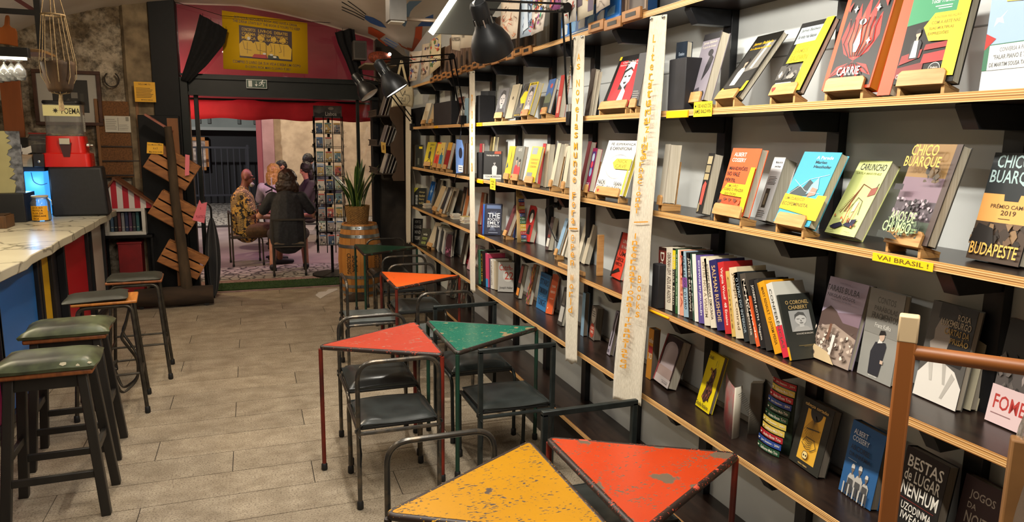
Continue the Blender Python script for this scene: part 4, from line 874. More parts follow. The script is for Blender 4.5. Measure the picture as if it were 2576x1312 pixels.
book('C', (1153, 533), (1160, 536), (1166, 470), .02, '#2b241f', 'dark brown leaning book beside the slim banner with pale figure print', [('r', .2, .2, .8, .8, '#6d5a48')], group=CG, ang=-3)
book('C', (1163, 537), (1170, 540), (1176, 474), .026, '#a8673a', 'rust-orange leaning book beside the slim banner', [], group=CG, ang=-3)
book('C', (1201, 560), (1207, 562), (1213, 484), .022, '#8a4a2c', 'reddish-brown leaning book behind the poetry hardback', [], group=CG, ang=-3)
def flat_stack(shelf, px_, py_, n, label):
    p = PZ(px_, py_, ST[shelf]+.0006); p.x = min(max(p.x, 1.66), 1.72); z = ST[shelf]+.0004
    for i in range(n):
        h = .006+.003*((i*7) % 3); rz = .12*sin(i*2.3+px_)
        t = wthing('booklet', ['lowest', 'second', 'third', 'fourth', 'fifth', 'topmost'][i if i < n-1 else 5]+' tiny flat booklet of the pile '+label, 'book', (p.x, p.y, z), 'small flat booklets on the third shelf')
        a = V((cos(rz), sin(rz), 0))*.075; b = V((-sin(rz), cos(rz), 0))*.105; o = V((p.x, p.y, z))-a/2-b/2
        m = MB(); m.par(o, a, b, (0, 0, .0008)); m.par(o+V((0, 0, h-.0008)), a, b, (0, 0, .0008)); m.build('cover', mat(['#d8d4c4', '#b8a468', '#9d5a4a', '#cfc8b0'][i % 4], .5), t, smooth=False)
        MB().par(o+a*.02+b*.02+V((0, 0, .0009)), a*.96, b*.96, (0, 0, h-.0018)).build('page_block', PAGES['w'], t, smooth=False)
        z += h+.0004
for (x, y, n, lb) in [(1075, 522, 5, 'in front of the blue star book'), (1103, 533, 3, 'in front of the slate book'), (1130, 541, 4, 'in front of the pale straw book'), (1147, 549, 5, 'in front of the dark brown leaning book'), (1172, 560, 6, 'at the foot of the slim banner')]: flat_stack('C', x, y, n, lb)
book('C', (1217, 591), (1259, 592), (1221, 513), .026, '#1d2440', 'navy poetry hardback with large white title turned to the room',
     [('r', .06, .02, .98, .98, '#1b2038'), ('r', .1, .84, .94, .95, '#5a6d94')]+[('l', [(.5, .6), (.3+.05*i, .72+.02*(i % 3))], .006, '#8d96b0') for i in range(9)]+[('l', [(.5, .3), (.3+.05*i, .14-.02*(i % 2))], .006, '#8d96b0') for i in range(9)]+[T('THE', .2, .55, .92, .7, '#e3e6ec'), T('POCKET', .2, .45, .92, .535, '#e3e6ec'), T('EMILY', .2, .33, .92, .435, '#e3e6ec'), T('DICKINSON', .2, .24, .92, .31, '#e3e6ec'), ('r', .28, .06, .84, .075, '#aab2c8')], group=CG, ang=58)
book('C', (1213, 588), (1217, 589), (1217, 513), .016, '#2f62b0', 'bright blue slim book just behind the navy poetry hardback', [], group=CG, ang=10)
book('C', (1210, 586), (1213, 587), (1213, 516), .012, '#8d2c38', 'slim red book squeezed behind the navy poetry hardback', [], group=CG, ang=10)
book('C', (1267, 588), (1275, 591), (1293, 515), .03, '#5a2a2c', 'wine-red book with thick cream pages on wooden stand beside the card column', [], stand=True, group=CG, ang=-3)
book('C', (1291, 598), (1296, 600), (1298, 518), .02, '#28356a', 'blue-edged book standing behind the card column', [], group=CG, ang=-2)
PROG = ['#25408a', '#a8222c', '#c8b04a', '#b82a30', '#25408a', '#1f5a3c', '#1f6a44', '#d8b83c', '#d0b04a', '#a8222c', '#25408a', '#1f4a38']
def programme(shelf, bl, br, tl, label, top, asp, cols=PROG, hp=.22, wav=0.):
    z = ST[shelf]+.0006; B, u, up, n, w, h, le, nn = solve(bl, br, tl, z, asp, hp)
    t = wthing('event_card', label, 'card', B+u*(w/2))
    def sf(a, b): return B+u*(w*a)+up*(h*b)+n*(wav*sin(a*pi)+.004)
    m = MB().grid(sf, 8, 4); m.build('card', mat('#c8a468' if top else '#2b3a2a', .5), t, solid=.001)
    ops = []; k = len(cols); v1 = 1-top
    for i, c in enumerate(cols):
        a, b = v1*(1-(i+1)/k), v1*(1-i/k); g = (b-a)*.06
        x0 = .03*((i*5) % 3)+(.28 if top else 0)
        for q in range(6):
            ua, ub = x0+(1-x0)*q/6, x0+(1-x0)*(q+1)/6; ops.append(('r', ua, a+g, ub, b-g, c))
        ops.append(('r', x0+.06, a+(b-a)*.4, x0+.14, a+(b-a)*.6, '#e3dcc8'))
        ops.append(('t', ['Jam Session - 20H', 'Guilherme Melo Trio', 'Andre Rosa Trio'][i % 3], x0+.24, a+(b-a)*.28, .95, a+(b-a)*.72, '#e3dcc8'))
    if top: ops += [('t', 'EVENTOS NA', .35, .9, .9, .94, '#3a2c18'), ('t', 'MENINA E MOÇA', .22, .83, .98, .88, '#3a2c18')]
    prints('lettering', t, B, u*w, up*h, n, ops, lift=.0016, surf=sf)
programme('C', (1301, 610), (1321, 616), (1294, 472), 'tall event card with a column of coloured rows leaning on red book', .2, .34, hp=.25)
book('C', (1314, 607), (1332, 614), (1337, 519), .040, '#b02a26', 'red comic book with white girl portrait and thick cream pages', [('e', .5, .72, .36, .18, BK), ('e', .55, .66, .2, .14, '#e3dccf'), ('r', .2, .2, .8, .45, '#8d1c1c'), ('p', [(.3, .2), (.75, .2), (.65, .46), (.45, .46)], BK)], group=CG, ang=8)
book('C', (1371, 622), (1378, 627), (1388, 547), .035, '#4a3a38', 'brown-grey book with red title band and thick pages', [('r', .1, .1, .9, .35, '#c9c4b8'), T('GERON', .15, .38, .85, .46, '#a83a2c')], group=CG, ang=-2)
book('C', (1396, 637), (1403, 641), (1426, 548), .014, '#86a6c0', 'light blue slim book held in the wooden rack', [], group=CG, ang=-2, stand=True)
for i, (a, c, d) in enumerate([(1408, 1432, 556), (1420, 1444, 556), (1447, 1473, 554), (1462, 1486, 566)]):
    book('C', (a, 642+i*6), (a+8, 645+i*6), (c, d), .032, ['#d8d3c4', '#c9c2b0', '#cfc6b0', '#bdb29a'][i], ['first', 'second', 'third', 'fourth'][i]+' pale page-edged paperback in the rack counting from the light blue book', [], group='page-edged paperbacks in the wooden rack', ang=-3)
rk = wthing('book_rack', 'wooden rack with upright end panel holding pale paperbacks', 'book rack', PZ(1455, 690, ST['C']))
q0 = PZ(1400, 668, ST['C']); q1 = PZ(1497, 693, ST['C']); xr = 1.625
MB().box(xr, xr+.014, q1.y, q0.y, ST['C']+.0006, ST['C']+.022).build('front_rail', MWOOD, rk, bevel=.001)
MB().box(1.70, 1.735, q1.y-.014, q1.y, ST['C']+.0006, ST['C']+.22).build('end_panel', MWOOD, rk, bevel=.001)
book('C', (1535, 695), (1559, 707), (1563, 585), .02, '#d8402a', 'vivid orange-red book with white capital lettering left of the wide banner', [T('UNIS', .35, .78, .9, .86, '#f0e2d8'), T('N HA', .35, .66, .9, .74, '#f0e2d8'), T('UM', .3, .5, .9, .6, '#3a1410'), T('DIFICIL', .2, .38, .9, .46, '#3a1410'), T('INFECTA', .2, .28, .85, .35, '#3a1410'), ('p', [(.1, .05), (.8, .18), (.6, .24), (.05, .1)], BK), ('r', 0, 0, .12, 1, '#1a1412')], group=CG)
# the long spine row
block('C', (1637, 772), (1653, 775), (1637, 660), .1, 'low black bookend at the start of the long spine row')
def S(x): return 1620+x/3.124
def Sy(y): return 580+y/3.124
ROW = [(106, 165, 620, 118, 125, '#3a1f1a', 'Danubio', CR, (.62, .95, '#6d2a22'), 'dark red-brown'), (166, 222, 634, 172, 130, '#d9d0bd', 'DEBORAH LEVY  AZUL DE AGOSTO', '#5a4a42', None, 'cream with blue brushstroke'),
       (222, 245, 645, 226, 132, '#1b1a16', 'Thomas Mann', '#c8c0a8', (.68, .97, '#e0c818'), 'black with yellow top'), (246, 265, 655, 247, 132, '#2f5d34', 'O Desprezo de Monte Baldo', '#d0d8c8', None, 'bottle green'), (266, 279, 655, 266, 135, '#d8d6cc', None, CR, None, 'thin white'),
       (281, 312, 664, 279, 142, '#d99a80', 'POESIA', '#a84a3a', None, 'salmon pink'), (314, 350, 683, 291, 152, '#8fa9b8', 'LOUIS ARAGON  O LIVRO', '#2f3d4a', (.45, .6, '#7a3f8a'), 'light blue with violet patch'), (352, 384, 703, 331, 160, '#171615', 'JAMES BALDWIN', '#cfc8b8', None, 'plain black'),
       (385, 400, 708, 353, 162, '#2a4a3c', 'Obra', '#c8d0c8', None, 'dark teal green'), (400, 430, 718, 378, 178, '#1a1a1c', 'Vida e Tempo', CR, (0, 1, '#e0ddd4'), 'white-spined'), (432, 474, 730, 408, 183, '#5b4c8c', 'EICHMANN EM JERUSALÉM', '#e8e4f0', None, 'violet'),
       (476, 521, 748, 443, 198, '#d6cdb8', 'ENTRE NOS A VIAGEM', '#8d7f68', None, 'beige with orange foot'), (526, 566, 770, 470, 213, '#d8cfba', 'ALEXANDRE ANDRADE  DEMOCRACIA', '#4a4238', None, 'ivory'), (577, 638, 790, 508, 222, '#26245a', 'SALMAN RUSHDIE', '#c8a878', None, 'navy'),
       (640, 690, 815, 577, 242, '#b8282a', 'Virginia Woolf  48 Ensaios', '#f0dcd0', None, 'scarlet'), (692, 722, 835, 640, 318, '#c8a85c', 'Contos', '#7a5a2c', None, 'ochre'), (724, 786, 845, 668, 290, '#cfc0a0', 'Joseph Conrad', '#6d5a42', None, 'buff'),
       (790, 830, 865, 702, 332, '#23292c', 'O LIVRO DO INTERIOR', '#8fa0a8', None, 'blue-black'), (834, 880, 886, 752, 340, '#4a443c', 'Na Patagonia', '#c8c0b0', None, 'grey-brown'), (886, 916, 914, 766, 398, '#d85a2a', 'A Jornada', '#f0e0d0', None, 'slim orange'),
       (917, 960, 930, 822, 388, '#1b1b1c', 'JOSEPH ROTH  Viagem', '#c8c4b8', None, 'black journey'), (962, 1012, 950, 852, 392, '#2d2b29', None, CR, None, 'dark grey'), (1030, 1090, 962, 888, 412, '#d8981c', 'MARY RENAULT  O JOVEM PERSA', '#6d4a10', None, 'golden yellow'), (1097, 1150, 980, 958, 420, '#c8c8be', 'CONFERÊNCIAS', '#4a4a44', (0, .42, '#c8283c'), 'white and red')]
for (x0, x1, yb, xt, yt, col, tx, tc, band, nm_) in ROW:
    spine('C', (S(x0), Sy(yb)), (S(x1), Sy(yb+3)), (S(xt), Sy(yt)), .13, col, nm_+' spine in the long leaning row of upright books', tx, tc, band, fx=1.64)
spine('C', (S(1150), Sy(985)), (S(1166), Sy(991)), (S(1040), Sy(508)), .13, '#2c2f2a', 'dark green book with portrait drawing on its cover ending the spine row', None, CR, (0, .2, '#d8a01c'), fx=1.64, side=[T('O CORONEL', .16, .84, .9, .9, '#c8a86a'), T('CHABERT', .22, .76, .84, .82, '#c8a86a')]+face(.2, .42, .86, .74, '#a9aaa8', '#d0d0cc', '#5a5a58', '#b8b8b4')+[T('HONORÉ DE BALZAC', .3, .37, .84, .4, '#d8d2c4'), ('r', .3, .2, .84, .207, '#8d7a4a'), ('r', .46, .185, .7, .19, '#8d7a4a')])
# ---------------- shelf C near
def P2(x, y): return 2000+x/2.076, 680+y/2.076
hill = [('r', 0, .52, 1, 1, '#a89ab0'), ('p', [(0, .56), (.2, .66), (.5, .58), (1, .64), (1, .3), (0, .36)], '#55423c'), ('p', [(.4, .6), (1, .66), (1, .5), (.6, .5)], '#7a6470'), ('p', [(0, .38), (.4, .46), (1, .36), (1, 0), (0, 0)], '#9d8a7c')] + rag(rn, 0, .08, 1, .42, 60, ['#c8b8a8', '#77665a', '#e0d4c6', '#5a4a42', '#a8968a'], .035) + [('p', [(.0, .0), (.7, .0), (.5, .12), (.1, .16)], '#c8b088'), ('p', [(.5, .1), (.56, .1), (.58, .34), (.5, .34)], '#d8d0c8'), ('p', [(.36, .26), (.44, .26), (.44, .46), (.38, .46)], '#6d4a38'), ('e', .1, .06, .06, .03, '#4a3d34')]
book('C', (2040, 895), (2133, 936), (2088, 696), .018, '#a89ab0', 'lilac-topped paperback with horsemen in rocky landscape', hill+[T('UNIVERSAL', .38, .945, .66, .96, '#6d6078'), T('TARASS BULBA', .08, .84, .92, .91, '#2a2230'), T('NIKOLAI GÓGOL', .14, .77, .86, .825, '#3a3042'), T('TRADUCAO DO RUSSO', .24, .735, .78, .75, '#3a3042')], group=CG, hp=.205)
book('C', (2155, 937), (2239, 986), (2194, 722), .02, '#8d8c86', 'grey paperback with young man standing in dark suit', [('r', 0, .5, 1, 1, '#7f7e78'), T('CONTOS', .26, .85, .78, .92, '#55544e'), T('PARÁBOLAS', .2, .76, .86, .83, '#55544e'), T('FRAGMENTOS', .16, .67, .9, .74, '#55544e'), T('Franz Kafka', .3, .58, .76, .63, '#c8c6be')]+[('p', [(.32, .05), (.62, .05), (.72, .4), (.68, .44), (.4, .42), (.3, .3)], '#23232a'), ('p', [(.46, .41), (.6, .43), (.56, .47), (.5, .47)], '#d8d4cc'), ('e', .56, .5, .075, .055, '#c0a692'), ('p', [(.47, .5), (.66, .53), (.62, .57), (.5, .56)], '#1a1614'), T('RELOGIO D AGUA', .36, .03, .6, .045, '#e0ddd6'), ('r', .62, .2, .7, .24, '#c0a692')], group=CG)
book('C', (2296, 990), (2403, 1041), (2350, 756), .022, '#5b5852', 'dark paperback with profile of a woman in white blouse and gold title', [('r', 0, 0, 1, 1, '#4d4a46'), ('p', [(.3, .42), (.9, .4), (1, .6), (1, 1), (.25, 1), (.22, .7)], '#1d1b1b'), ('p', [(.18, .48), (.3, .42), (.5, .44), (.55, .66), (.42, .84), (.26, .84), (.18, .72), (.2, .62), (.12, .58)], '#8d837a'), ('p', [(.2, .84), (.5, .82), (.7, .94), (.5, 1), (.2, 1)], '#2a2725'), ('p', [(0, 0), (1, 0), (1, .22), (.8, .36), (.5, .42), (.2, .38), (0, .24)], '#cfcac2'), ('p', [(.5, .42), (.6, .2), (.66, .2), (.6, .4)], '#a9a49c'), ('p', [(.75, .34), (.6, .06), (.66, .06), (.84, .3)], '#a9a49c'), ('p', [(.2, .38), (.3, .2), (.36, .2), (.3, .38)], '#b5b0a8'), T('ROSA', .62, .86, .9, .92, '#a8977c'), T('LUXEMBURGO', .28, .78, .94, .85, '#a8977c'), T('CARTAS DA', .4, .7, .94, .765, '#a07f3c'), T('PRISÃO', .56, .62, .96, .69, '#a07f3c')], group=CG, asp=.72)
book('C', (2420, 1030), (2440, 1038), (2480, 790), .03, '#b5ad94', 'pale grey-green book leaning behind the woman profile book', [], group=CG, ang=4)
book('C', (2480, 1056), (2580, 1125), (2545, 800), .02, '#c8aeb0', 'pink-footed book with dark rocky photo and red title initials', [('r', 0, .5, 1, 1, '#1b1918'), ('r', 0, .36, 1, .52, '#4a4442')]+rag(rn, 0, .34, 1, .7, 22, ['#2b2826', '#5d5652', '#8d827e', '#1a1817'], .06)+[('r', 0, 0, 1, .36, '#d0b6b6'), T('FOME', .12, .14, .9, .28, '#a8322c'), ('r', .1, .09, .6, .1, '#8d6a6a')], group=CG, hp=.215)
# ---------------- shelf D far and middle
DG = 'books on the fourth shelf'
book('D', (1038, 594), (1061, 594), (1038, 549), .014, '#1b1a19', 'black book with rows of hand-drawn white lettering', [T('HOW TO', .2, .8, .8, .93, '#a8a49a'), T('CHANGE', .15, .58, .9, .72, '#a8a49a'), T('MIND', .2, .36, .85, .5, '#a8a49a'), T('TODAY', .2, .1, .8, .26, '#d8d4c8')], group=DG, ang=50)
book('D', (1052, 604), (1072, 606), (1064, 574), .012, '#23241a', 'dark olive book leaning low with green lettering', [T('woke', .3, .6, .8, .75, '#c8c8b8'), T('POETRY', .3, .35, .9, .5, '#a8b85a'), T('NEVER', .3, .1, .85, .25, '#a8b85a')], group=DG, hp=.17)
book('D', (1074, 615), (1088, 618), (1097, 557), .03, '#bdb29a', 'thick pale book standing on a small wooden block', [], group=DG, stand=True)
for i in range(4):
    spine('D', (1092+6*i, 629+2.5*i), (1096+6*i, 630+2.5*i), (1104+6*i, 573+3*i), .12, ['#2a2c2e', '#d0d0ca', '#35393c', '#cfcdc4'][i], ['charcoal', 'white', 'slate', 'off-white'][i]+' slim spine among four slanting books on the fourth shelf', None, CR, None, 'slanting spines on the fourth shelf')
book('D', (1119, 642), (1133, 650), (1123, 587), .014, '#4a2a33', 'dark plum book with pink flowers on the fourth shelf', rag(rn, .1, .05, .9, .4, 9, ['#b86a8a', '#8d4a66'], .08), group=DG)
book('D', (1128, 640), (1136, 644), (1139, 570), .02, '#2a2a2c', 'black book behind the plum flower book', [], group=DG, ang=-2)
book('D', (1156, 660), (1164, 665), (1170, 587), .024, '#2d261f', 'dark brown book leaning behind the glittering red book', [], group=DG, ang=-2)
book('D', (1160, 662), (1180, 668), (1167, 620), .02, '#7a1420', 'glittering deep red book on the fourth shelf', rag(rn, .05, .05, .95, .95, 40, ['#a8222c', '#4a0c14', '#c83a3a', '#8d1a24'], .06), group=DG, hp=.16)
book('D', (1174, 676), (1188, 686), (1190, 612), .02, '#b08a8c', 'dusty pink book beside the slim banner foot', [], group=DG)
spine('D', (1204, 716), (1209, 717), (1202, 628), .14, '#62b890', 'mint green tall spine on the fourth shelf', 'Ocean Vuong', '#1f4a3a', None, 'tall spines on the fourth shelf')
spine('D', (1210, 718), (1220, 720), (1208, 628), .14, '#1a1818', 'tall black spine beside the mint green one', 'STORIES', '#c8a82c', None, 'tall spines on the fourth shelf')
spine('D', (1222, 720), (1228, 722), (1221, 636), .14, '#c8486a', 'tall pink spine with blue foot on the fourth shelf', None, CR, (0, .25, '#3a8ac0'), 'tall spines on the fourth shelf')
spine('D', (1229, 722), (1233, 723), (1228, 648), .14, '#332a48', 'dark violet spine beside the tall pink one', None, CR, None, 'tall spines on the fourth shelf')
spine('D', (1234, 724), (1241, 726), (1233, 650), .13, '#d8d4c8', 'white spine with black lettering beside the grey satire hardback', 'NORTHERN LIGHTS', BK, None, 'tall spines on the fourth shelf')
spine('D', (1242, 727), (1249, 729), (1240, 655), .13, '#a89a80', 'tan spine beside the grey satire hardback', None, CR, None, 'tall spines on the fourth shelf')
book('D', (1252, 734), (1291, 731), (1252, 660), .03, '#a39f98', 'grey hardback with red title and pale circle turned to the room', [T('Catch-', .06, .72, .92, .92, '#a83a2a'), ('e', .64, .54, .34, .2, '#bab6ae'), T('22', .42, .42, .98, .68, '#a83a2a'), T('Joseph Heller', .1, .08, .96, .18, '#2f2c28')], group=DG, ang=62)
book('D', (1296, 748), (1303, 752), (1313, 665), .03, '#2a2018', 'black paperback with orange and maroon panels on the fourth shelf', [('r', .1, .45, .9, .95, '#7a3a34'), ('r', .1, .08, .9, .3, '#c87a2c')], group=DG, ang=-2)
book('D', (1323, 764), (1330, 769), (1343, 665), .026, '#8d5a3a', 'busy flower-patterned paperback on the fourth shelf', rag(rn, 0, 0, 1, 1, 40, ['#c84a4a', '#d8a83c', '#4a7a3c', '#b8487a', '#3a2a22'], .08), group=DG, ang=0)
book('D', (1348, 772), (1371, 787), (1360, 683), .012, '#2f6a9c', 'teal-blue book with dark block capitals beside the orange-red paperback', [T('UNFORGETTING', .08, .88, .94, .95, '#1d3a5a'), T('STARS', .1, .68, .94, .84, '#152a40'), T('TOMORROW', .08, .44, .94, .6, '#152a40'), T('TONIGHT', .1, .12, .94, .3, '#152a40')]+[('e', .2+.15*i, .38-.02*(i % 2), .015, .01, '#d8e2e8') for i in range(5)], group=DG)
book('D', (1372, 788), (1388, 806), (1390, 689), .014, '#c8562a', 'burnt orange paperback with pale serif lettering', [T('TANA', .2, .66, .8, .72, '#f0d8c0'), T('FRENCH', .16, .52, .86, .58, '#f0d8c0'), T('The Trespasser', .2, .36, .8, .4, '#f0d8c0'), ('e', .2, .14, .05, .02, '#f0d8c0')], group=DG, ang=22)
book('D', (1401, 815), (1412, 824), (1421, 723), .022, '#3b3733', 'black and white photo book left of the narrow banner', [('r', .1, .1, .9, .5, '#a8a49c'), ('r', .2, .55, .8, .9, '#6d6862')], group=DG, ang=0)
book('D', (1460, 842), (1467, 846), (1465, 735), .028, '#7a97ad', 'slate-blue book with dark fore-edge right of the narrow banner', [], group=DG, pages='d', ang=0)
book('D', (1481, 848), (1494, 861), (1490, 768), .04, '#6d625a', 'thick brown-grey book with pale oval and red tomato print', [('e', .5, .72, .36, .24, '#b8b0a4'), ('e', .45, .26, .4, .22, '#a83a24'), T('CONTE', .2, .3, .75, .38, '#e0d0c0'), T('COMIGO', .2, .18, .75, .26, '#e0d0c0')]+lines(.25, .8, .68, .88, 3, '#3a342e'), group=DG, pages='d')
book('D', (1526, 890), (1533, 902), (1552, 782), .022, '#9d94a0', 'pale violet-grey book with black drawing and brown fore-edge', [('l', [(.4, .2), (.6, .5), (.4, .7), (.6, .95)], .05, BK), ('r', .1, .05, .6, .12, '#5d5660')], group=DG, pages='d')
# ---------------- shelf D near
def P8(x, y): return 1620+x/2.563, 800+y/2.563
book('D', (1624, 948), (1636, 955), (1634, 824), .036, '#c8862a', 'orange comic-lettered book peeping out behind the wide banner', [T('online', .2, .72, 1, .82, '#e8e0d0'), ('r', .2, .52, 1, .66, '#a8282a'), T('XO', .3, .4, .95, .52, '#e8e0d0')], group=DG, pages='d', ang=0)
book('D', P8(57, 402), P8(152, 472), P8(150, 112), .045, '#3a2826', 'thick paperback with pale arched gateway and pink edge', [('r', 0, 0, .08, 1, '#a84a4c'), ('r', .14, .22, .94, .7, '#b8a8aa'), ('e', .54, .7, .4, .2, '#b8a8aa'), ('r', .1, .14, .96, .36, '#b09890'), ('r', .08, 0, 1, .16, '#c8bcb8'), T('JOHN WILLIAMS', .5, .08, .9, .1, '#3a2a28'), T('STONER', .56, .04, .9, .07, '#3a2a28')], group=DG, pages='g')
body = [('p', [(.45, .12), (.7, .2), (.82, .36), (.72, .5), (.78, .66), (.66, .78), (.52, .7), (.42, .52), (.34, .36), (.24, .2)], '#4a2a22')] + rag(rn, .32, .14, .76, .74, 30, ['#6d3a2c', '#2f1c18', '#8d4c34', '#59352a'], .04)
book('D', P8(330, 562), P8(416, 646), P8(426, 212), .018, '#d9c112', 'bright yellow paperback with dark sculpted figure', body+[T('Cidadã', .06, .88, .42, .94, '#1d1a0c'), T('Claudia Rankine', .08, .05, .94, .12, '#1d1a0c'), ('r', .7, .8, .72, .9, '#1d1a0c'), ('r', .84, .5, .86, .78, '#8d7f1c')], group=DG, pages='d')
# open standing book
oz = ST['D']+.0006
ob = wthing('book', 'open grey paperback standing upright with fanned pages on the fourth shelf', 'book', PZ(1838, 1104, oz), DG)
c0, c1, c2 = PZ(1820, 1058, oz), PZ(1840, 1104, oz), PZ(1912, 1090, oz)
hh = .205
def leafs(a, b, bulge, col, nm, off=V()):
    d = (b-a); nrm = V((-d.y, d.x, 0)).normalized()
    MB().grid(lambda u, v: a+off+d*u+nrm*(bulge*sin(pi*u))+V((0, 0, hh*v)), 8, 1).build(nm, col, ob, solid=.001)
leafs(c0, c1, -.006, mat('#6d625c', .6, col2='#8d2f30', scale=14.), 'front_cover')
pgm = mat('#cfc8b6', .8)
leafs(c1+(c2-c1)*.28+V((.02, .03, 0)), c1, .010, pgm, 'page')
d = c2-c1; mid = c1+d*.45+V((.03, .02, 0))
MB().par(mid, (c2-mid)*.95, (0, 0, hh), V((.026, .02, 0))).build('page_block', PAGES['g'], ob, smooth=False)
leafs(mid+V((-.004, -.004, 0)), c2+V((-.004, -.004, 0)), .002, mat('#8a8376', .7), 'page'); leafs(c2+V((.008, .004, 0)), c2+V((.05, .05, 0)), 0, mat('#2b2a2c', .6), 'back_cover')
pa, pb = c1, c1+(c2-c1)*.28+V((.02, .03, 0)); dd = pb-pa; nn_ = V((dd.y, -dd.x, 0)).normalized()
if nn_.dot(EYE-pa) < 0: nn_ = -nn_
prints('page_print', ob, pa, dd, (0, 0, hh), nn_, lines(.12, .9, .35, .88, 18, '#5a544a', .3), lift=.011)
programme('D', P8(802, 742), P8(947, 862), P8(822, 362), 'wide event card with ten coloured rows standing on the fourth shelf', 0, .7, ['#a8222c', '#c8b04a', '#a8222c', '#27458c', '#1f4a38', '#1f5a3c', '#c8b04a', '#d0b450', '#a8222c', '#27458c', '#1f4a30'], hp=.2, wav=.012)
sk = [('r', .22, .1, .8, .86, '#d8a430')] + [('p', [(.52+.2*cos(pi+pi*i/20), .86+.14*sin(pi+pi*i/20)) for i in range(21)], '#23211d')] + [('l', [(.52, .8), (.24+.56*i/14, .34+.2*abs(i-7)/7)], .004, '#2b2620') for i in range(15)]
sk += [('l', [(.34, .58), (.74, .62)], .014, '#23211d'), ('l', [(.32, .38), (.4, .46), (.66, .46)], .01, '#23211d'), ('l', [(.66, .46), (.76, .36), (.6, .28)], .01, '#23211d'), ('l', [(.3, .36), (.44, .3)], .01, '#23211d')] + [('l', [(.4, .43-.03*i), (.5, .41-.03*i), (.62, .43-.03*i)], .008, '#23211d') for i in range(5)] + [('e', .5, .2, .09, .055, '#e8cf8a'), ('l', [(.41, .2), (.44, .25), (.5, .26), (.57, .25), (.59, .2), (.56, .15), (.44, .15), (.41, .2)], .008, '#23211d'), ('e', .47, .2, .02, .015, '#23211d'), ('e', .54, .2, .02, .015, '#23211d')]
book('D', P8(932, 912), P8(1117, 1072), P8(1032, 507), .032, '#2b2a24', 'black book with skeleton drawing on a gold panel', sk+[T('cabeças cortadas', .14, .89, .9, .95, '#d8b060'), T('PEDRO TIBERIO', .36, .045, .66, .065, '#d8b060')], group=DG, pages='d', hp=.215)
kids = []
for i, (cu, s) in enumerate([(.3, .56), (.52, .6), (.74, .5)]): kids += figure(cu, .06, s, '#b5b1aa', '#6d625a', '#c9c6c0')
kids += [('p', [(cu-.09, .04), (cu+.09, .04), (cu+.07, .24), (cu-.07, .24)], '#4a4a4a') for cu in (.3, .52, .74)] + [('r', .12+.08*i, .0, .16+.08*i, .16, '#3a3d44' if i % 2 else '#b9b5ae') for i in range(10)]
book('D', P8(1252, 1107), P8(1457, 1262), P8(1362, 657), .03, '#2b5a8c', 'blue paperback with three robed children in black and white', kids+[T('ALBERT', .14, .84, .56, .91, '#d0d6dc'), T('COSSERY', .14, .75, .64, .82, '#d0d6dc'), T('AS CORES', .14, .63, .7, .7, '#17283f'), T('DA INFÂMIA', .14, .54, .78, .61, '#17283f'), ('r', .14, .49, .4, .495, '#c8d0d8')], group=DG, pages='d')
book('D', (2237, 1322), (2338, 1392), (2283, 1122), .034, '#1d1b1a', 'black book with scrawled white brush lettering', [T('BESTAS', .1, .78, .92, .92, '#d6d2c8'), T('de LUGAR', .08, .62, .92, .76, '#d6d2c8'), T('NENHUM', .08, .44, .94, .6, '#d6d2c8'), ('r', .1, .4, .9, .405, '#8d2a24'), T('UZODINMA', .16, .28, .88, .37, '#d6d2c8'), T('IWEALA', .2, .17, .8, .26, '#d6d2c8')], group=DG, pages='d', hp=.215, asp=.72)
book('D', (2382, 1392), (2480, 1460), (2432, 1192), .03, '#3a2a2c', 'dark maroon book with pale serif title in the corner', [T('JOGOS', .2, .74, .82, .86, '#a89c90'), T('DA', .2, .64, .42, .71, '#a89c90'), T('NOITE', .2, .46, .86, .6, '#a89c90'), T('STIG DAGERMAN', .2, .3, .86, .36, '#a89c90')], group=DG, pages='d', hp=.215, asp=.72)
# a few books on the lowest ledge behind the far chairs
for i, (x, y, c) in enumerate([(1122, 742, '#6d6862'), (1132, 748, '#3a3d38'), (1150, 757, '#8d857a'), (1158, 763, '#4a4038')]):
    book('E', (x, y), (x+9, y+5), (x+8, y-52), .02, c, ['grey', 'dark olive', 'stone-coloured', 'umber'][i]+' book standing on the low ledge behind the far chairs', rag(rn, .1, .1, .9, .9, 8, ['#b5afa4', '#2b2826', '#8d5a4a'], .1), group='books on the low ledge', ang=20)

# ================================================================== counter, stools and the things on the left
CZ = 1.05
MMARB = None
def mat_marble():
    m = bpy.data.materials.new('m_marble'); m.use_nodes = True; nt = m.node_tree; b = nt.nodes['Principled BSDF']; L = nt.links.new
    tc = nt.nodes.new('ShaderNodeTexCoord')
    n0 = nt.nodes.new('ShaderNodeTexNoise'); n0.inputs['Scale'].default_value = 2.2; n0.inputs['Detail'].default_value = 6; L(tc.outputs['Object'], n0.inputs[0])
    mx = nt.nodes.new('ShaderNodeMix'); mx.data_type = 'VECTOR'; mx.inputs['Factor'].default_value = .35; L(tc.outputs['Object'], mx.inputs['A']); L(n0.outputs['Color'], mx.inputs['B'])
    v = nt.nodes.new('ShaderNodeTexVoronoi'); v.feature = 'DISTANCE_TO_EDGE'; v.inputs['Scale'].default_value = 3.2; L(mx.outputs['Result'], v.inputs['Vector'])
    cr = nt.nodes.new('ShaderNodeValToRGB'); e = cr.color_ramp.elements; e[0].position = 0; e[0].color = lin('#8a8470'); e[1].position = .035; e[1].color = lin('#d8d0b6'); L(v.outputs[0], cr.inputs[0])
    c2 = nt.nodes.new('ShaderNodeMix'); c2.data_type = 'RGBA'; c2.blend_type = 'MULTIPLY'; c2.inputs['Factor'].default_value = .5; L(cr.outputs[0], c2.inputs['A']); L(n0.outputs['Fac'], c2.inputs['B'])
    L(c2.outputs['Result'], b.inputs['Base Color']); b.inputs['Roughness'].default_value = .25
    return m
MMARB = mat_marble()
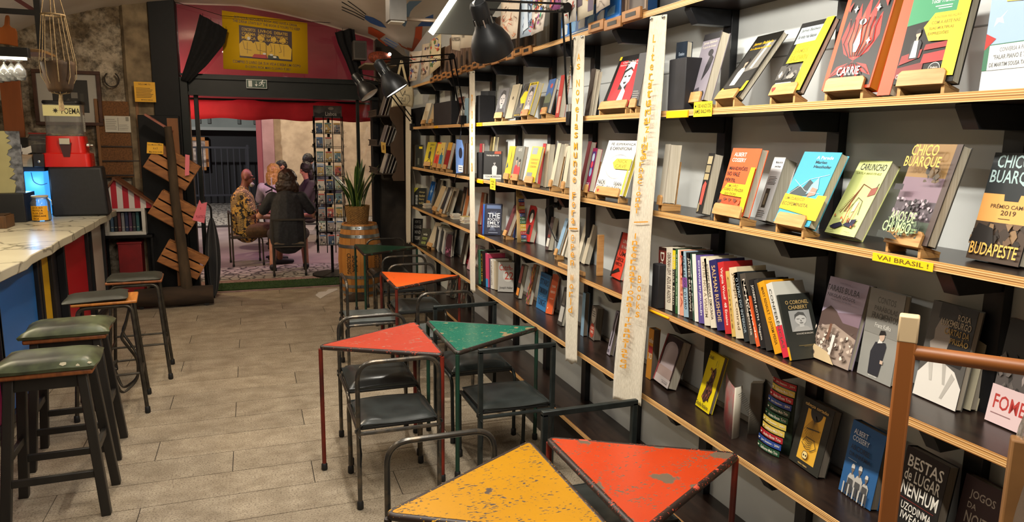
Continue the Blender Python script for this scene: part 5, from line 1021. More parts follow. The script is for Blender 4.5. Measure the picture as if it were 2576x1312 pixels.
ctr = wthing('bar_counter', 'long bar counter with veined marble top and coloured front panels', 'counter', (-1.6, 5.2, 0))
top = MB()
# slightly irregular front edge
ys = [2.2+.2*i for i in range(31)]
fe = [(-1.33+.010*sin(i*1.9)+.006*sin(i*4.1), y) for i, y in enumerate(ys)]
poly = [(-2.25, 2.2)]+fe+[(-1.40, 8.32), (-2.25, 8.32)]
MB().prism(poly, (0, 0, CZ-.062), (1, 0, 0), (0, 1, 0), (0, 0, .062)).build('marble_top', MMARB, ctr, bevel=.006)
MB().box(-2.2, -1.50, 2.3, 8.15, .0, CZ-.064).build('base', mat('#17151a', .6, col2='#211f26', scale=5.), ctr)
MFR = mat('#101014', .5)
for (a, b, col, nm) in [(3.2, 3.95, '#7a1f55', 'a'), (4.12, 4.84, '#8a1f4c', 'p'), (4.90, 5.72, '#2a6ab5', 'b'), (5.84, 6.10, '#d8a81c', 'y'), (6.52, 7.36, '#b81f28', 'r'), (7.56, 8.12, '#c9bfb2', 'w')]:
    MB().box(-1.498, -1.47, a, b, .10, .945).build('front_panel', mat(col, .35, col2=None), ctr, bevel=.003)
    for (c, d, e, f) in [(a-.045, a-.004, .05, .98), (b+.004, b+.045, .05, .98), (a-.004, b+.004, .95, .98), (a-.004, b+.004, .05, .095)]: MB().box(-1.498, -1.445, c, d, e, f).build('panel_frame', MFR, ctr, bevel=.002)
MB().box(-1.497, -1.40, 2.3, 8.15, CZ-.085, CZ-.066).build('top_rail', MFR, ctr)
# ---- stools
MCAM = mat('#4a5236', .38, col2='#20241a', scale=6., bump=.12, lo=.42, hi=.58)
MBWOOD = mat('#14120f', .45, col2='#211d18', scale=10., stretch=(1, 1, .2)); MSEATW = mat('#8d4f22', .5, col2='#6d3a18', scale=6., stretch=(6, 1, 1))
MSW2 = mat('#b9752f', .4, col2='#9a5c22', scale=6., stretch=(6, 1, 1)); MTUB = mat('#4c463c', .4, .6, col2='#37322b', scale=20.)
def cushion(t, w, d, z0, th, m, worn, tilt=0., dx=0., seed=1):
    def cu(u, v):
        a, b = u*2-1, v*2-1; sx = copysign(abs(a)**.75, a); sy = copysign(abs(b)**.75, b); e = max(abs(a), abs(b))
        wob = .006*NZ.noise(V((a*2+seed, b*2, seed))); h = th*(1-.72*e**5)+wob
        return (dx+sx*w/2*(1+.03*sin(b*3+seed)), sy*d/2, z0+h+tilt*(sx+1)*w/2)
    m_ = MB().grid(cu, 16, 12)
    per = [cu(i/16, 0) for i in range(17)]+[cu(1, j/12) for j in range(1, 13)]+[cu(i/16, 1) for i in range(15, -1, -1)]+[cu(0, j/12) for j in range(11, 0, -1)]
    n = len(per); lo = [(p[0]*.97, p[1]*.97, z0+tilt*(p[0]-dx+w/2)) for p in per]
    m_.add(per+lo, [(i, n+i, n+(i+1) % n, (i+1) % n) for i in range(n)]); m_.add(lo, [tuple(range(n-1, -1, -1))])
    c = m_.build('seat_cushion', m, t)
    rr = random.Random(seed)
    for k in range(worn):                          # torn spots showing the foam
        u, v = rr.uniform(.3, .95), rr.uniform(.05, .95); pts = []
        if k > 0: v = .02+.03*(k % 2); u = .5+.15*k
        for j in range(7):
            q = 2*pi*j/7; r = rr.uniform(.012, .035); uu, vv = min(max(u+r*cos(q)*1.4, .01), .99), min(max(v+r*sin(q), .01), .99); p = cu(uu, vv); pts.append((p[0], p[1], p[2]+.0015))
        MB().add(pts, [tuple(range(7))]).build('foam_tear', mat('#b5ab92', .9), c, smooth=False)
    return c
def stool_wood(x, y, rz, label, seed):
    t = thing('bar_stool', label, 'stool', (x, y, 0), rz, 'bar stools along the counter')
    zs = .70
    for sx in (-1, 1):
        for sy in (-1, 1):
            MB().bar((sx*.205, sy*.165, 0), (sx*.145, sy*.105, zs), .042, .042, (0, 1, 0)).build('leg', MBWOOD, t, bevel=.004)
    k = lambda f, s: s*(.205-.06*f)
    kd = lambda f, s: s*(.165-.06*f)
    for s in (-1, 1):
        MB().bar((k(.3, -1), kd(.3, s), .21), (k(.3, 1), kd(.3, s), .21), .022, .035).build('stretcher', MBWOOD, t, bevel=.003)
        MB().bar((k(.45, s), kd(.45, -1), .315), (k(.45, s), kd(.45, 1), .315), .022, .035).build('stretcher', MBWOOD, t, bevel=.003)
        MB().bar((-.14, s*.1, zs-.035), (.14, s*.1, zs-.035), .02, .06).build('apron', MBWOOD, t, bevel=.002)
    MB().box(-.195, .195, -.145, .145, zs, zs+.026).build('seat_board', MSEATW, t, bevel=.008)
    cushion(t, .42, .31, zs+.027, .055, MCAM, 4 if seed == 2 else 1, seed=seed)
    return t
stool_wood(-.945, 3.80, .03, 'black wooden bar stool with torn camouflage cushion showing foam edges', 2)
stool_wood(-1.0, 4.44, .05, 'black wooden bar stool with padded olive cushion on red-brown seat', 5)
def stool_tube(x, y, rz, label, seatm, tilt, seed, brace):
    t = thing('bar_stool', label, 'stool', (x, y, 0), rz, 'bar stools along the counter')
    zs = .74; R = .0125
    for sy in (-1, 1):
        MB().tube(rpath([(-.20, sy*.19, 0.02), (-.15, sy*.13, zs-.02), (.15, sy*.13, zs-.02), (.20, sy*.19, .02)], .05, 6), R, 10).build('leg_frame', MTUB, t)
        for sx in (-1, 1): MB().lathe([(.014, 0), (.018, .006), (.016, .04), (.0125, .045)], 10, (sx*.2005, sy*.191, 0)).build('rubber_foot', MRUB, t)
    for sx in (-1, 1): MB().tube([(sx*.183, -.17, .24), (sx*.183, .17, .24)], .008, 8).build('footrest', MTUB, t)
    for sy in (-1, 1): MB().tube([(-.18, sy*.166, .27), (.18, sy*.166, .27)], .008, 8).build('footrest', MTUB, t)
    if brace:
        for sy in (-1, 1):
            MB().tube(rpath([(.14, sy*.12, zs-.03), (.10, sy*.1, .56), (.07, sy*.08, .5), (.16, sy*.05, .33), (.15, sy*.02, .18), (.05, sy*.06, .10), (.0, sy*.09, .27), (.03, sy*.1, .3)], .05, 5), .009, 8).build('bent_brace', MTUB, t)
    MB().box(-.185, .185, -.15, .15, zs-.006, zs+.012).build('seat_board', seatm, t, bevel=.006)
    cushion(t, .36, .30, zs+.013, .028, mat('#23271f', .5, col2='#15170f', scale=6., bump=.15), 0, tilt, -.05 if tilt else 0., seed)
    return t
stool_tube(-.94, 5.17, .10, 'steel tube stool with thin cushion sliding off its light wooden seat', MSW2, .03, 3, True)
stool_tube(-.86, 5.86, .06, 'steel tube stool with flat dark cushion beside the white counter panel', MSEATW, 0., 8, False)
# ---- on the counter
def PB(p, y): return PY(p[0], p[1], y)
bx_y = 7.62
a, b, c, d = PB((130, 538), bx_y), PB((275, 527), bx_y), PB((255, 420), bx_y), PB((118, 420), bx_y)
a.z = b.z = CZ+.0008; c.z = d.z = (c.z+d.z)/2
cz2 = c.z
cs = wthing('black_case', 'large matte black case standing on the marble counter', 'case', (a+b)/2)
mb = MB(); bk = [V((p.x+(.03 if p.x < -1.55 else -.03), p.y+.34, p.z)) for p in (a, b, c, d)]
mb.add([a, b, c, d]+bk, [(0, 1, 2, 3), (7, 6, 5, 4), (0, 4, 5, 1), (1, 5, 6, 2), (2, 6, 7, 3), (3, 7, 4, 0)]); mb.build('body', mat('#0d0d0f', .55, col2='#151518', scale=30.), cs, bevel=.02)
# poem vending machine
mx_, my_ = (PB((172, 415), 7.75).x), 7.79
pm = wthing('vending_machine', 'red gumball style poem dispenser with clear drum on black case', 'dispenser', (mx_, my_, cz2))
zr = PB((165, 342), 7.75).z; zt = PB((165, 262), 7.75).z; wr = .155
MRED = mat('#c81e18', .25, coat=.4); 
def rrect(w, d, r, n=4):
    out = []
    for cx, cy, a0 in ((w-r, d-r, 0), (-w+r, d-r, pi/2), (-w+r, -d+r, pi), (w-r, -d+r, 1.5*pi)):
        for i in range(n+1): out.append((cx+r*cos(a0+pi/2*i/n), cy+r*sin(a0+pi/2*i/n)))
    return out
def loft(secs):                                    # list of (outline, z)
    m = MB(); n = len(secs[0][0]); vs = [(x, y, z) for o_, z in secs for x, y in o_]
    fs = [(i*n+j, i*n+(j+1) % n, (i+1)*n+(j+1) % n, (i+1)*n+j) for i in range(len(secs)-1) for j in range(n)]
    fs += [tuple(range(n-1, -1, -1)), tuple((len(secs)-1)*n+j for j in range(n))]
    return m.add(vs, fs)
def at(outline, x, y): return [(x+p, y+q) for p, q in outline]
loft([(at(rrect(.20, .14, .04), mx_, my_), cz2+.001), (at(rrect(.195, .135, .04), mx_, my_), cz2+.12), (at(rrect(.165, .125, .05), mx_, my_), cz2+.13), (at(rrect(.155, .12, .05), mx_, my_), zr)]).build('red_base', MRED, pm)
MB().prism([(-.05, .0), (.05, .0), (.03, -.13), (-.02, -.13)], (mx_+.01, my_-.142, zr-.06), (1, 0, 0), (0, 0, 1), (0, .01, 0)).build('chute', mat('#3a0d0a', .6), pm)
MB().box(mx_-.035, mx_+.05, my_-.152, my_-.138, zr-.075, zr-.02).build('coin_plate', mat('#b9b4a4', .35, .6), pm, bevel=.003)
MB().lathe([(.022, 0), (.022, .02), (.01, .03), (.01, .05)], 12, (mx_+.17, my_-.05, cz2+.2), ax=(1, 0, 0)).build('knob', mat('#c9c9c4', .25, .9), pm)
MB().box(mx_-.25, mx_-.165, my_-.16, my_-.05, cz2+.001, cz2+.12).build('coin_box', mat('#15110f', .45), pm, bevel=.004)
MB().lathe([(.012, 0), (.012, .006), (.006, .008)], 10, (mx_-.205, my_-.161, cz2+.05), ax=(0, -1, 0)).build('lock', mat('#c9c9c4', .25, .9), pm)
MGL = mat('#f4f6f6', .05, trans=.95, spec=.5)
drum = MB(); o1 = at(rrect(.15, .115, .05), mx_, my_); o2 = at(rrect(.146, .111, .046), mx_, my_)
n = len(o1); vs = [(x, y, zr+.001) for x, y in o1]+[(x, y, zt) for x, y in o1]+[(x, y, zr+.001) for x, y in o2]+[(x, y, zt) for x, y in o2]
fs = []
for j in range(n):
    k = (j+1) % n; fs += [(j, k, n+k, n+j), (2*n+k, 2*n+j, 3*n+j, 3*n+k), (n+j, n+k, 3*n+k, 3*n+j)]
drum.add(vs, fs).build('clear_drum', MGL, pm)
loft([(at(rrect(.158, .122, .05), mx_, my_), zt), (at(rrect(.162, .126, .05), mx_, my_), zt+.015), (at(rrect(.155, .12, .05), mx_, my_), zt+.03)]).build('black_lid', mat('#101012', .35), pm)
MB().box(mx_-.148, mx_+.148, my_-.118, my_-.1165, zt-.11, zt-.012).build('paper_label', mat('#d9d296', .6), pm)
prints('lettering', pm, (mx_-.148, my_-.118, zt-.11), (.296, 0, 0), (0, 0, .098), (0, -1, 0), [('t', 'POEMA', .5, .2, 1.0, .75, '#23200f'), ('e', .34, .5, .045, .13, '#23200f')]+[('l', [(.34, .5), (.34+.07*cos(i*pi/4), .5+.22*sin(i*pi/4))], .05, '#23200f') for i in range(8)])
MB().grid(lambda u, v: (mx_-.14+.28*u, my_-.1+.2*v, zr+.012+.02*NZ.noise(V((u*6, v*6, 3)))), 10, 8).build('paper_rolls', mat('#d9c24a', .7, col2='#e8e4d8', scale=40.), pm)
# small things left of it
def simple(name, label, cat, loc): return wthing(name, label, cat, loc)
p = PB((95, 420), 7.70)
t = simple('wooden_box', 'small pale wooden box with playing cards beside red dispenser', 'box', (p.x-.02, 7.80, cz2))
x0 = mx_-.42
MB().box(x0, x0+.145, 7.70, 7.82, cz2+.0, cz2+.11).build('body', mat('#b58f62', .5, col2='#a47d50', scale=8., stretch=(1, 1, 8)), t, bevel=.002)
for k, (rz_, cx) in enumerate(((.5, .03), (-.3, .06), (.2, .09))):
    m = MB(); m.par((x0+cx, 7.74+.01*k, cz2+.112), V((.045*cos(rz_), 0, .045*sin(rz_)+.01)), V((-.02*sin(rz_), 0, .06)), V((0, .0006, 0))); m.build('card', mat('#d9d6cc', .5), t, smooth=False)
# its support: lit blue tank
p0, p1, p2 = PB((70, 538), 7.72), PB((124, 538), 7.72), PB((70, 422), 7.72)
t = simple('light_tank', 'glowing blue lit plastic tank beside black case on counter', 'lamp', ((p0.x+p1.x)/2, 7.8, CZ))
tz = cz2-.012
MB().box(p0.x, p1.x-.012, 7.72, 7.90, CZ+.001, tz-.03).build('tank', mat('#3a8fe0', .3, emit=1.3, emcol='#3f9cf0'), t, bevel=.01)
MB().box(p0.x-.01, p1.x, 7.71, 7.91, tz-.03, tz+.010).build('lid', mat('#1b1d24', .5), t, bevel=.004)
MB().tube(rpath([(p0.x+.06, 7.717, tz-.04), (p0.x+.07, 7.714, tz-.13), (p0.x+.13, 7.714, tz-.16), (p0.x+.18, 7.716, tz-.14)], .04, 5), .003, 6).build('cable', mat('#20406a', .5), t)
light('tank_light', 'POINT', (p0.x+.05, 7.55, CZ+.3), 2.2, (.25, .55, 1), .05)
def jar(x, y, z, r, h, label, lid, clamp=True, name='glass_jar', fill=None):
    t = wthing(name, label, 'jar', (x, y, z))
    MB().lathe([(0, .001), (r*.9, .001), (r, .012), (r, h*.74), (r*.82, h*.85), (r*.82, h*.93), (r*.78, h*.93), (r*.78, h*.85), (r*.95, h*.73), (r*.95, .016), (0, .010)], 24, (x, y, z), cap=False).build('glass', MGL, t)
    MB().lathe([(0, h*.935), (r*.86, h*.935), (r*.88, h*.98), (r*.8, h), (0, h)], 24, (x, y, z)).build('lid', lid, t)
    if clamp: MB().tube(arc((x, y, z+h*.88), r*.85, 0, 2*pi*.97, 24, (1, 0, 0), (0, 1, 0)), .003, 6).build('wire_clamp', mat('#a9a9a4', .3, .9), t); MB().tube([(x+r*.85, y-.01, z+h*.9), (x+r*1.2, y-.02, z+h*.8), (x+r*1.25, y-.02, z+h*.62)], .003, 6).build('wire_clamp', mat('#a9a9a4', .3, .9), t)
    if fill: MB().lathe([(0, .014), (r*.92, .018), (r*.92, h*.4), (0, h*.42)], 20, (x, y, z)).build('contents', fill, t)
    return t
p = PB((104, 540), 7.28)
jr = jar(p.x, 7.28, CZ+.0006, .075, .225, 'clip-top glass jar with hand-lettered yellow paper label', mat('#b5a888', .4), fill=mat('#8fa9c0', .5))
R_ = .0762
def jl(u, v): a_ = -pi/2-.95+1.9*u; return V((p.x+R_*cos(a_), 7.28+R_*sin(a_), CZ+.012+.125*v))
MB().grid(jl, 12, 2).build('paper_label', mat('#d99a14', .6), jr)
prints('lettering', jr, jl(0, 0), jl(1, 0)-jl(0, 0), (0, 0, .125), (0, -1, 0), [('t', s, .14, .82-.19*i, .2+.075*len(s), .94-.19*i, '#3a2608') for i, s in enumerate(['LEVA AO', 'PEITO A', 'FLOR DA', 'LIBERDADE', 'ZECA'])], lift=.0014, surf=jl)
p = PB((98, 375), 8.0)
t = wthing('shelf_riser', 'plain dark wooden riser behind the blue tank on counter', 'riser', (p.x, 8.05, CZ)); MB().box(p.x-.13, p.x+.13, 7.95, 8.15, CZ+.0005, p.z-.06).build('body', mat('#2a221c', .6, col2='#1d1713', scale=7.), t, bevel=.003); MB().box(p.x-.14, p.x+.14, 7.94, 8.16, p.z-.06, p.z-.045).build('top', mat('#332820', .6), t)
jar(p.x, 8.05, p.z-.0445, .10, .20, 'wide glass jar with red lid behind the red dispenser', mat('#b83a34', .4), clamp=False)
# worn parchment-like board on a black box
yb = 7.30; q0, q1, q2, q3 = PB((-40, 486), yb), PB((62, 484), yb), PB((66, 330), yb), PB((-40, 332), yb)
t = wthing('black_box', 'low black equipment box with coiled cable on counter', 'box', ((q0.x+q1.x)/2, yb+.1, CZ))
MB().box(q0.x, q1.x+.02, yb-.12, yb+.22, CZ+.001, q1.z-.001).build('body', mat('#101114', .5), t, bevel=.004)
MB().tube([(q1.x-.19+.10*u+.03*cos(u*25), yb-.128+.01*sin(u*25), CZ+.04+.02*u+.03*sin(u*25)) for u in [i/60 for i in range(61)]], .004, 6).build('cable', mat('#2b2d30', .4), t)
t = wthing('worn_board', 'pale olive board with ragged worn edge leaning behind the counter', 'board', ((q0.x+q1.x)/2, yb, q0.z))
rr = random.Random(5); edge = []; nE = 26
for i in range(nE+1):
    f = i/nE; edge.append(((q1.x-.07+rr.uniform(-.035, .015)), q1.z+(q2.z-q1.z)*f))
poly = [(q0.x, q0.z)]+edge+[(q3.x, q2.z)]
MB().prism(poly, (0, yb, 0), (1, 0, 0), (0, 0, 1), (0, .012, 0)).build('panel', mat('#a8a172', .7, col2='#948d62', scale=3.), t, smooth=False)
MB().box(q0.x, q1.x, yb+.0125, yb+.03, q0.z, q2.z).build('backing', mat('#7d8088', .7, col2='#3a3d44', scale=22.), t)
# wooden box at the frame edge, pepper mill
p = PZ(-8, 585, CZ)
t = wthing('wooden_crate', 'small dark wooden crate at the near end of counter objects', 'box', (p.x, p.y, CZ)); 
e = PZ(17, 575, CZ)
MB().box(e.x-.25, e.x, e.y, e.y+.22, CZ+.001, CZ+.10).build('body', mat('#5a3a1c', .5, col2='#40280f', scale=8., stretch=(8, 1, 1)), t, bevel=.003)
MB().box(e.x-.235, e.x-.015, e.y+.015, e.y+.205, CZ+.101, CZ+.108).build('top', mat('#3a2410', .5), t)
p = PZ(289, 513, CZ)
t = wthing('pepper_mill', 'small black pepper mill at the end of the counter', 'mill', (-1.44, 8.12, CZ))
MB().lathe([(.0, .001), (.04, .001), (.042, .05), (.036, .07), (.036, .10), (.0, .105)], 16, (-1.44, 8.12, CZ)).build('body', mat('#0e0e10', .3), t); MB().lathe([(.0, .105), (.006, .106), (.006, .12), (.014, .13), (.010, .145), (.0, .148)], 12, (-1.44, 8.12, CZ)).build('knob', mat('#0e0e10', .3), t)
# ---- hanging bar shelf with glasses, boards
yS = 6.2
def Q(x, y): return PY(x, y, yS)
s0 = Q(104, 134); s1 = Q(-60, 96)
hs = wthing('hanging_shelf', 'black metal hanging bar shelf with wooden board and light strip', 'shelf', (s0.x-.35, yS+.2, s0.z))
MST2 = mat('#0f1012', .5)
zb_ = Q(60, 128).z
MB().box(-2.3, s0.x, yS+.05, yS+.42, zb_, zb_+.022).build('board', mat('#7a5a34', .5, col2='#5d4426', scale=6., stretch=(1, 8, 1)), hs, bevel=.003)
MB().box(-2.3, s0.x-.08, yS-.02, yS+.05, zb_-.045, zb_+.022).build('front_rail', MST2, hs, bevel=.002)
MB().box(-2.3, s0.x-.10, yS-.012, yS+.03, zb_-.062, zb_-.046).build('light_strip', mat('#fff3d8', .4, emit=9., emcol='#fff0cf'), hs)
xp = Q(78, 60).x
MB().box(xp-.02, xp+.02, yS+.2, yS+.24, zb_+.022, zvault(xp, yS+.22)-.002).build('hanger_post', MST2, hs)
zt_ = Q(40, 18).z
MB().box(-2.3, xp-.02, yS+.2, yS+.235, zt_-.018, zt_+.018).build('hanger_bar', MST2, hs)
MB().bar((xp, yS+.22, zt_), (xp-.5, yS+.22, zt_+.34), .03, .03).build('brace', mat('#4a1c1c', .5), hs)
light('bar_strip', 'AREA', (-1.75, yS, zb_-.07), 5, (1, .9, .7), .03, .8, aim=(-1.75, yS-.2, 0), along=(1, 0, 0))
for k, (px_, py_, tilt) in enumerate([(8, 203, 0), (24, 201, 0), (45, 200, 0), (-12, 205, 0)]):
    p = Q(px_, py_); r = .042; zc = p.z; x = p.x; y = yS+.06+.02*(k % 2)
    t = wthing('wine_glass', ['first', 'second', 'third', 'fourth'][[1, 2, 3, 0][k]]+' upside-down wine glass hanging under the bar shelf counting from its closed end', 'glass', (x, y, zc), 'wine glasses under the bar shelf')
    ht = zb_-.066-zc
    MB().lathe([(r*.78, 0), (r, .035), (r*.97, .07), (r*.5, .105), (.006, .125), (.005, ht-.012), (.03, ht-.003), (.03, ht-.0005), (.0, ht-.0005)], 20, (x, y, zc), cap=False).build('bowl', MGL, t, solid=.0012)
# wooden boards
def board_thing(pts, y, col, c2, label, name='cutting_board', hole=None):
    P = [PY(a_, b_, y) for a_, b_ in pts]; z0 = min(p_.z for p_ in P); t = wthing(name, label, 'board', (sum(p_.x for p_ in P)/len(P), y, z0))
    MB().prism([(p_.x, p_.z) for p_ in P], (0, y, 0), (1, 0, 0), (0, 0, 1), (0, .022, 0)).build('board', mat(col, .5, col2=c2, scale=5., stretch=(1, 1, .15)), t, bevel=.004)
    return t
bt = board_thing([(-20, 108), (-20, 70), (5, 68), (10, 62), (12, 44), (14, 38), (21, 38), (23, 44), (23, 62), (28, 68), (38, 72), (42, 80), (44, 117), (20, 112)], yS+.26, '#b0601c', '#95501a', 'orange-brown cutting board with handle standing on the bar shelf')
pl = board_thing([(-2, 205), (50, 203), (64, 345), (12, 345)], 8.4, '#8d4a1a', '#70390f', 'tall orange-brown plank standing behind the counter objects', 'wooden_plank')
pz_ = min(v_.co.z for v_ in pl.children[0].data.vertices)+pl.location.z
t = wthing('back_cabinet', 'dark back cabinet behind the counter carrying the tall plank', 'cabinet', (-2.3, 8.45, 0)); MB().box(-2.7, -1.92, 8.34, 8.7, .001, pz_-.002).build('body', mat('#1b1612', .6, col2='#120e0b', scale=5.), t, bevel=.004); MB().box(-2.66, -1.96, 8.33, 8.34, .06, pz_-.06).build('door', mat('#221b16', .55), t)
# ---- macrame hanger with bark pot
hx = PY(147, 60, 6.2).x; hy = 6.2
def H(x, y): return PY(x, y, hy)
mc = wthing('hanging_planter', 'woven cord plant hanger carrying a dark bark pot', 'planter', (hx, hy, H(145, 232).z))
MCORD = mat('#9a8563', .9, col2='#7d6a4c', scale=90.)
zc = H(140, 38).z; zp = H(145, 155).z; zb2 = H(145, 230).z; rp = (H(190, 155).x-H(100, 155).x)/2; cx_ = (H(190, 155).x+H(100, 155).x)/2; rc_ = (H(163, 38).x-H(103, 35).x)/2; cxc = (H(163, 38).x+H(103, 35).x)/2
MB().tube(arc((cxc, hy, zc), rc_, 0, 2*pi, 20, (1, 0, 0), (0, 1, 0))[:-1], .006, 6, closed=True).build('ring', MCORD, mc)
ztop = zvault(hx, hy)-.004
for k in range(4): a_ = 2*pi*k/4+.4; MB().tube([(hx, hy, ztop), (cxc+rc_*cos(a_)*.3, hy+rc_*sin(a_)*.3, zc+(ztop-zc)*.55), (cxc+rc_*cos(a_), hy+rc_*sin(a_), zc)], .004, 6).build('cord', MCORD, mc)
for k in range(9):
    a_ = 2*pi*k/9; MB().tube([(cxc+rc_*cos(a_), hy+rc_*sin(a_), zc), (cx_+rp*1.06*cos(a_)*.96, hy+rp*1.06*sin(a_), zp), (cx_+rp*.98*cos(a_), hy+rp*.98*sin(a_), zp-(zp-zb2)*.5), (cx_+rp*.5*cos(a_), hy+rp*.5*sin(a_), zb2-.01), (cx_, hy, zb2-.02)], .0034, 6).build('cord', MCORD, mc)
def bark(u, v):
    a_ = 2*pi*u; r = rp*(.62+.34*v**.6)*(1+.05*NZ.noise(V((cos(a_)*3, sin(a_)*3, v*2)))); return V((cx_+r*cos(a_), hy+r*sin(a_), zb2+(zp-zb2)*v+(.03*NZ.noise(V((cos(a_)*4, sin(a_)*4, 7))) if v == 1 else 0)))
m = MB().grid(bark, 28, 8); m.add([bark(i/28, 0) for i in range(28)], [tuple(range(27, -1, -1))]); m.build('bark_pot', mat('#4a3218', .8, col2='#2b1c0d', scale=14., stretch=(1, 1, .3), bump=.5), mc, solid=.006)
MB().tube([(cx_, hy, zb2-.02), (cx_-.004, hy, zb2-.08), (cx_-.002, hy, zb2-.14)], [.012, .016, .02], 8).build('tassel', MCORD, mc)
# ---- on the stone wall
yw = YB-.085
def WP(x, y): return PY(x, y, yw)
f0, f1 = WP(92, 314), WP(250, 180)
fr = wthing('picture_frame', 'brown wooden frame with white mat and dark picture on stone wall', 'picture', ((f0.x+f1.x)/2, yw, f0.z))
x0, x1, z0, z1 = f0.x, f1.x, f0.z, f1.z; fw = .035
for (aa, bb, cc, dd) in [(x0, x1, z1-fw, z1), (x0, x1, z0, z0+fw), (x0, x0+fw, z0+fw, z1-fw), (x1-fw, x1, z0+fw, z1-fw)]: MB().box(aa, bb, yw-.02, yw+.03, cc, dd).build('frame_bar', mat('#4a2a18', .5, col2='#3a1f11', scale=9.), fr, bevel=.003)
MB().box(x0+fw, x1-fw, yw+.005, yw+.012, z0+fw, z1-fw).build('mat_board', mat('#a9a59a', .7), fr)
prints('picture_print', fr, (x0+fw, yw+.005, z0+fw), (x1-x0-2*fw, 0, 0), (0, 0, z1-z0-2*fw), (0, -1, 0), [('r', .24, .2, .84, .88, '#2a2824'), ('p', [(.3, .22), (.5, .5), (.6, .3), (.7, .22)], '#4a463d'), ('r', .55, .5, .66, .62, '#77736a'), ('r', .7, .3, .76, .6, '#3d3a33')])
pc = WP(281, 200); hsn = wthing('horseshoe', 'old iron horseshoe hanging on the stone wall', 'horseshoe', (pc.x, yw, pc.z-.06))
rh = .068
pts = arc((pc.x, yw-.004, pc.z), rh, pi*.78+pi/2-.35, 2*pi+pi*.22+pi/2-1.0, 18, (1, 0, 0), (0, 0, 1))
pts = [V((pc.x+rh*cos(a_), yw-.004, pc.z+rh*1.1*sin(a_))) for a_ in [radians(125)+radians(290)*i/20 for i in range(21)]]
m = MB()
for a_, b_ in zip(pts, pts[1:]): m.bar(a_, b_+(b_-a_)*.15, .012, .024, (0, 1, 0))
m.build('shoe', mat('#2a2622', .6, .5, col2='#3d3228', scale=30.), hsn)
c0_, c1_ = WP(253, 446), WP(348, 256)
ck = wthing('cork_board', 'cork notice panel with wooden side rails and black shelf strips', 'notice board', ((c0_.x+c1_.x)/2, yw, c0_.z))
MCK = mat('#7d5228', .8, col2='#5a3818', scale=60., bump=.3)
x0, x1, z0, z1 = c0_.x, c1_.x, c0_.z, c1_.z
MB().box(x0, x1, yw, yw+.02, z0, z1).build('cork', MCK, ck)
for xx in (x0, x1-.03): MB().box(xx, xx+.03, yw-.018, yw+.02, z0-.01, z1+.02).build('side_rail', mat('#8a5f36', .5, col2='#6f4a28', scale=9., stretch=(1, 1, .2)), ck, bevel=.003)
for f in (.02, .21, .40, .75): MB().box(x0+.03, x1-.03, yw-.014, yw, z0+(z1-z0)*f, z0+(z1-z0)*f+.014).build('strip', mat('#2b1c10', .5), ck)
def sheet(name, pa, pb, y, col, ops, label, cat='sign'):
    a_, b_ = PY(*pa, y), PY(*pb, y); t = wthing(name, label, cat, ((a_.x+b_.x)/2, y, b_.z))
    MB().box(a_.x, b_.x, y, y+.001, b_.z, a_.z).build('sheet', mat(col, .6), t, smooth=False)
    prints('print', t, (a_.x, y, b_.z), (b_.x-a_.x, 0, 0), (0, 0, a_.z-b_.z), (0, -1, 0), ops); return t
sheet('postcard', (262, 291), (330, 333), yw-.016, '#c9c4b4', lines(.04, .48, .15, .85, 6, '#5a564c', .2)+lines(.55, .95, .1, .5, 4, '#5a564c', .15)+[('l', [(.52, .1), (.52, .9)], .02, '#5a564c'), ('r', .82, .7, .94, .95, '#8d877a')], 'white handwritten postcard pinned on the cork panel', 'postcard')
sheet('yellow_notice', (336, 205), (393, 257), YB-.225, '#e0a824', [('t', 'WELCOME TO', .2, .84, .78, .92, '#5a3f0a')]+lines(.08, .92, .2, .72, 7, '#5a3f0a', .35)+[('t', 'MENINA E MOÇA', .3, .07, .85, .13, '#5a3f0a')], 'yellow printed notice on the dark pier beside the door')
# ---- little striped house cabinet with books
hy0 = 8.46
def HP(x, y): return PY(x, y, hy0)
hz1 = HP(300, 524).z; hz0 = HP(300, 592).z; hx0, hx1 = HP(262, 560).x, HP(366, 560).x
hc = wthing('toy_house_shelf', 'small white cabinet shaped like a house with red striped gable', 'cabinet', ((hx0+hx1)/2, hy0+.12, 0))
ap = HP(287, 450); lf = HP(240, 522); rt = HP(392, 526)
gp = [(lf.x, hz1), (rt.x, hz1), (ap.x, ap.z)]
MB().prism(gp, (0, hy0, 0), (1, 0, 0), (0, 0, 1), (0, .24, 0)).build('gable', mat('#d8d0c8', .6), hc)
st = []
W_ = rt.x-lf.x
for k in range(5):
    a_ = .08+.19*k; b_ = a_+.095
    zt1 = lambda u: (u/((ap.x-lf.x)/W_) if u < (ap.x-lf.x)/W_ else (1-u)/(1-(ap.x-lf.x)/W_))
    pts = [(a_, 0), (b_, 0), (b_, zt1(b_))]+([((ap.x-lf.x)/W_, 1)] if a_ < (ap.x-lf.x)/W_ < b_ else [])+[(a_, zt1(a_))]
    st.append(('p', pts, '#b51f2e'))
prints('stripes', hc, (lf.x, hy0, hz1), (W_, 0, 0), (0, 0, ap.z-hz1), (0, -1, 0), st)
MB().bar((ap.x-.01, hy0+.10, ap.z+.015), (rt.x+.03, hy0+.10, hz1+.0), .30, .018, (0, 0, 1)).build('roof_board', mat('#7a4a2a', .6, col2='#5d371d', scale=8.), hc); MB().bar((ap.x+.01, hy0+.10, ap.z+.015), (lf.x-.03, hy0+.10, hz1+.0), .30, .018, (0, 0, 1)).build('roof_board', mat('#7a4a2a', .6, col2='#5d371d', scale=8.), hc)
MWT = mat('#c9c6bd', .45)
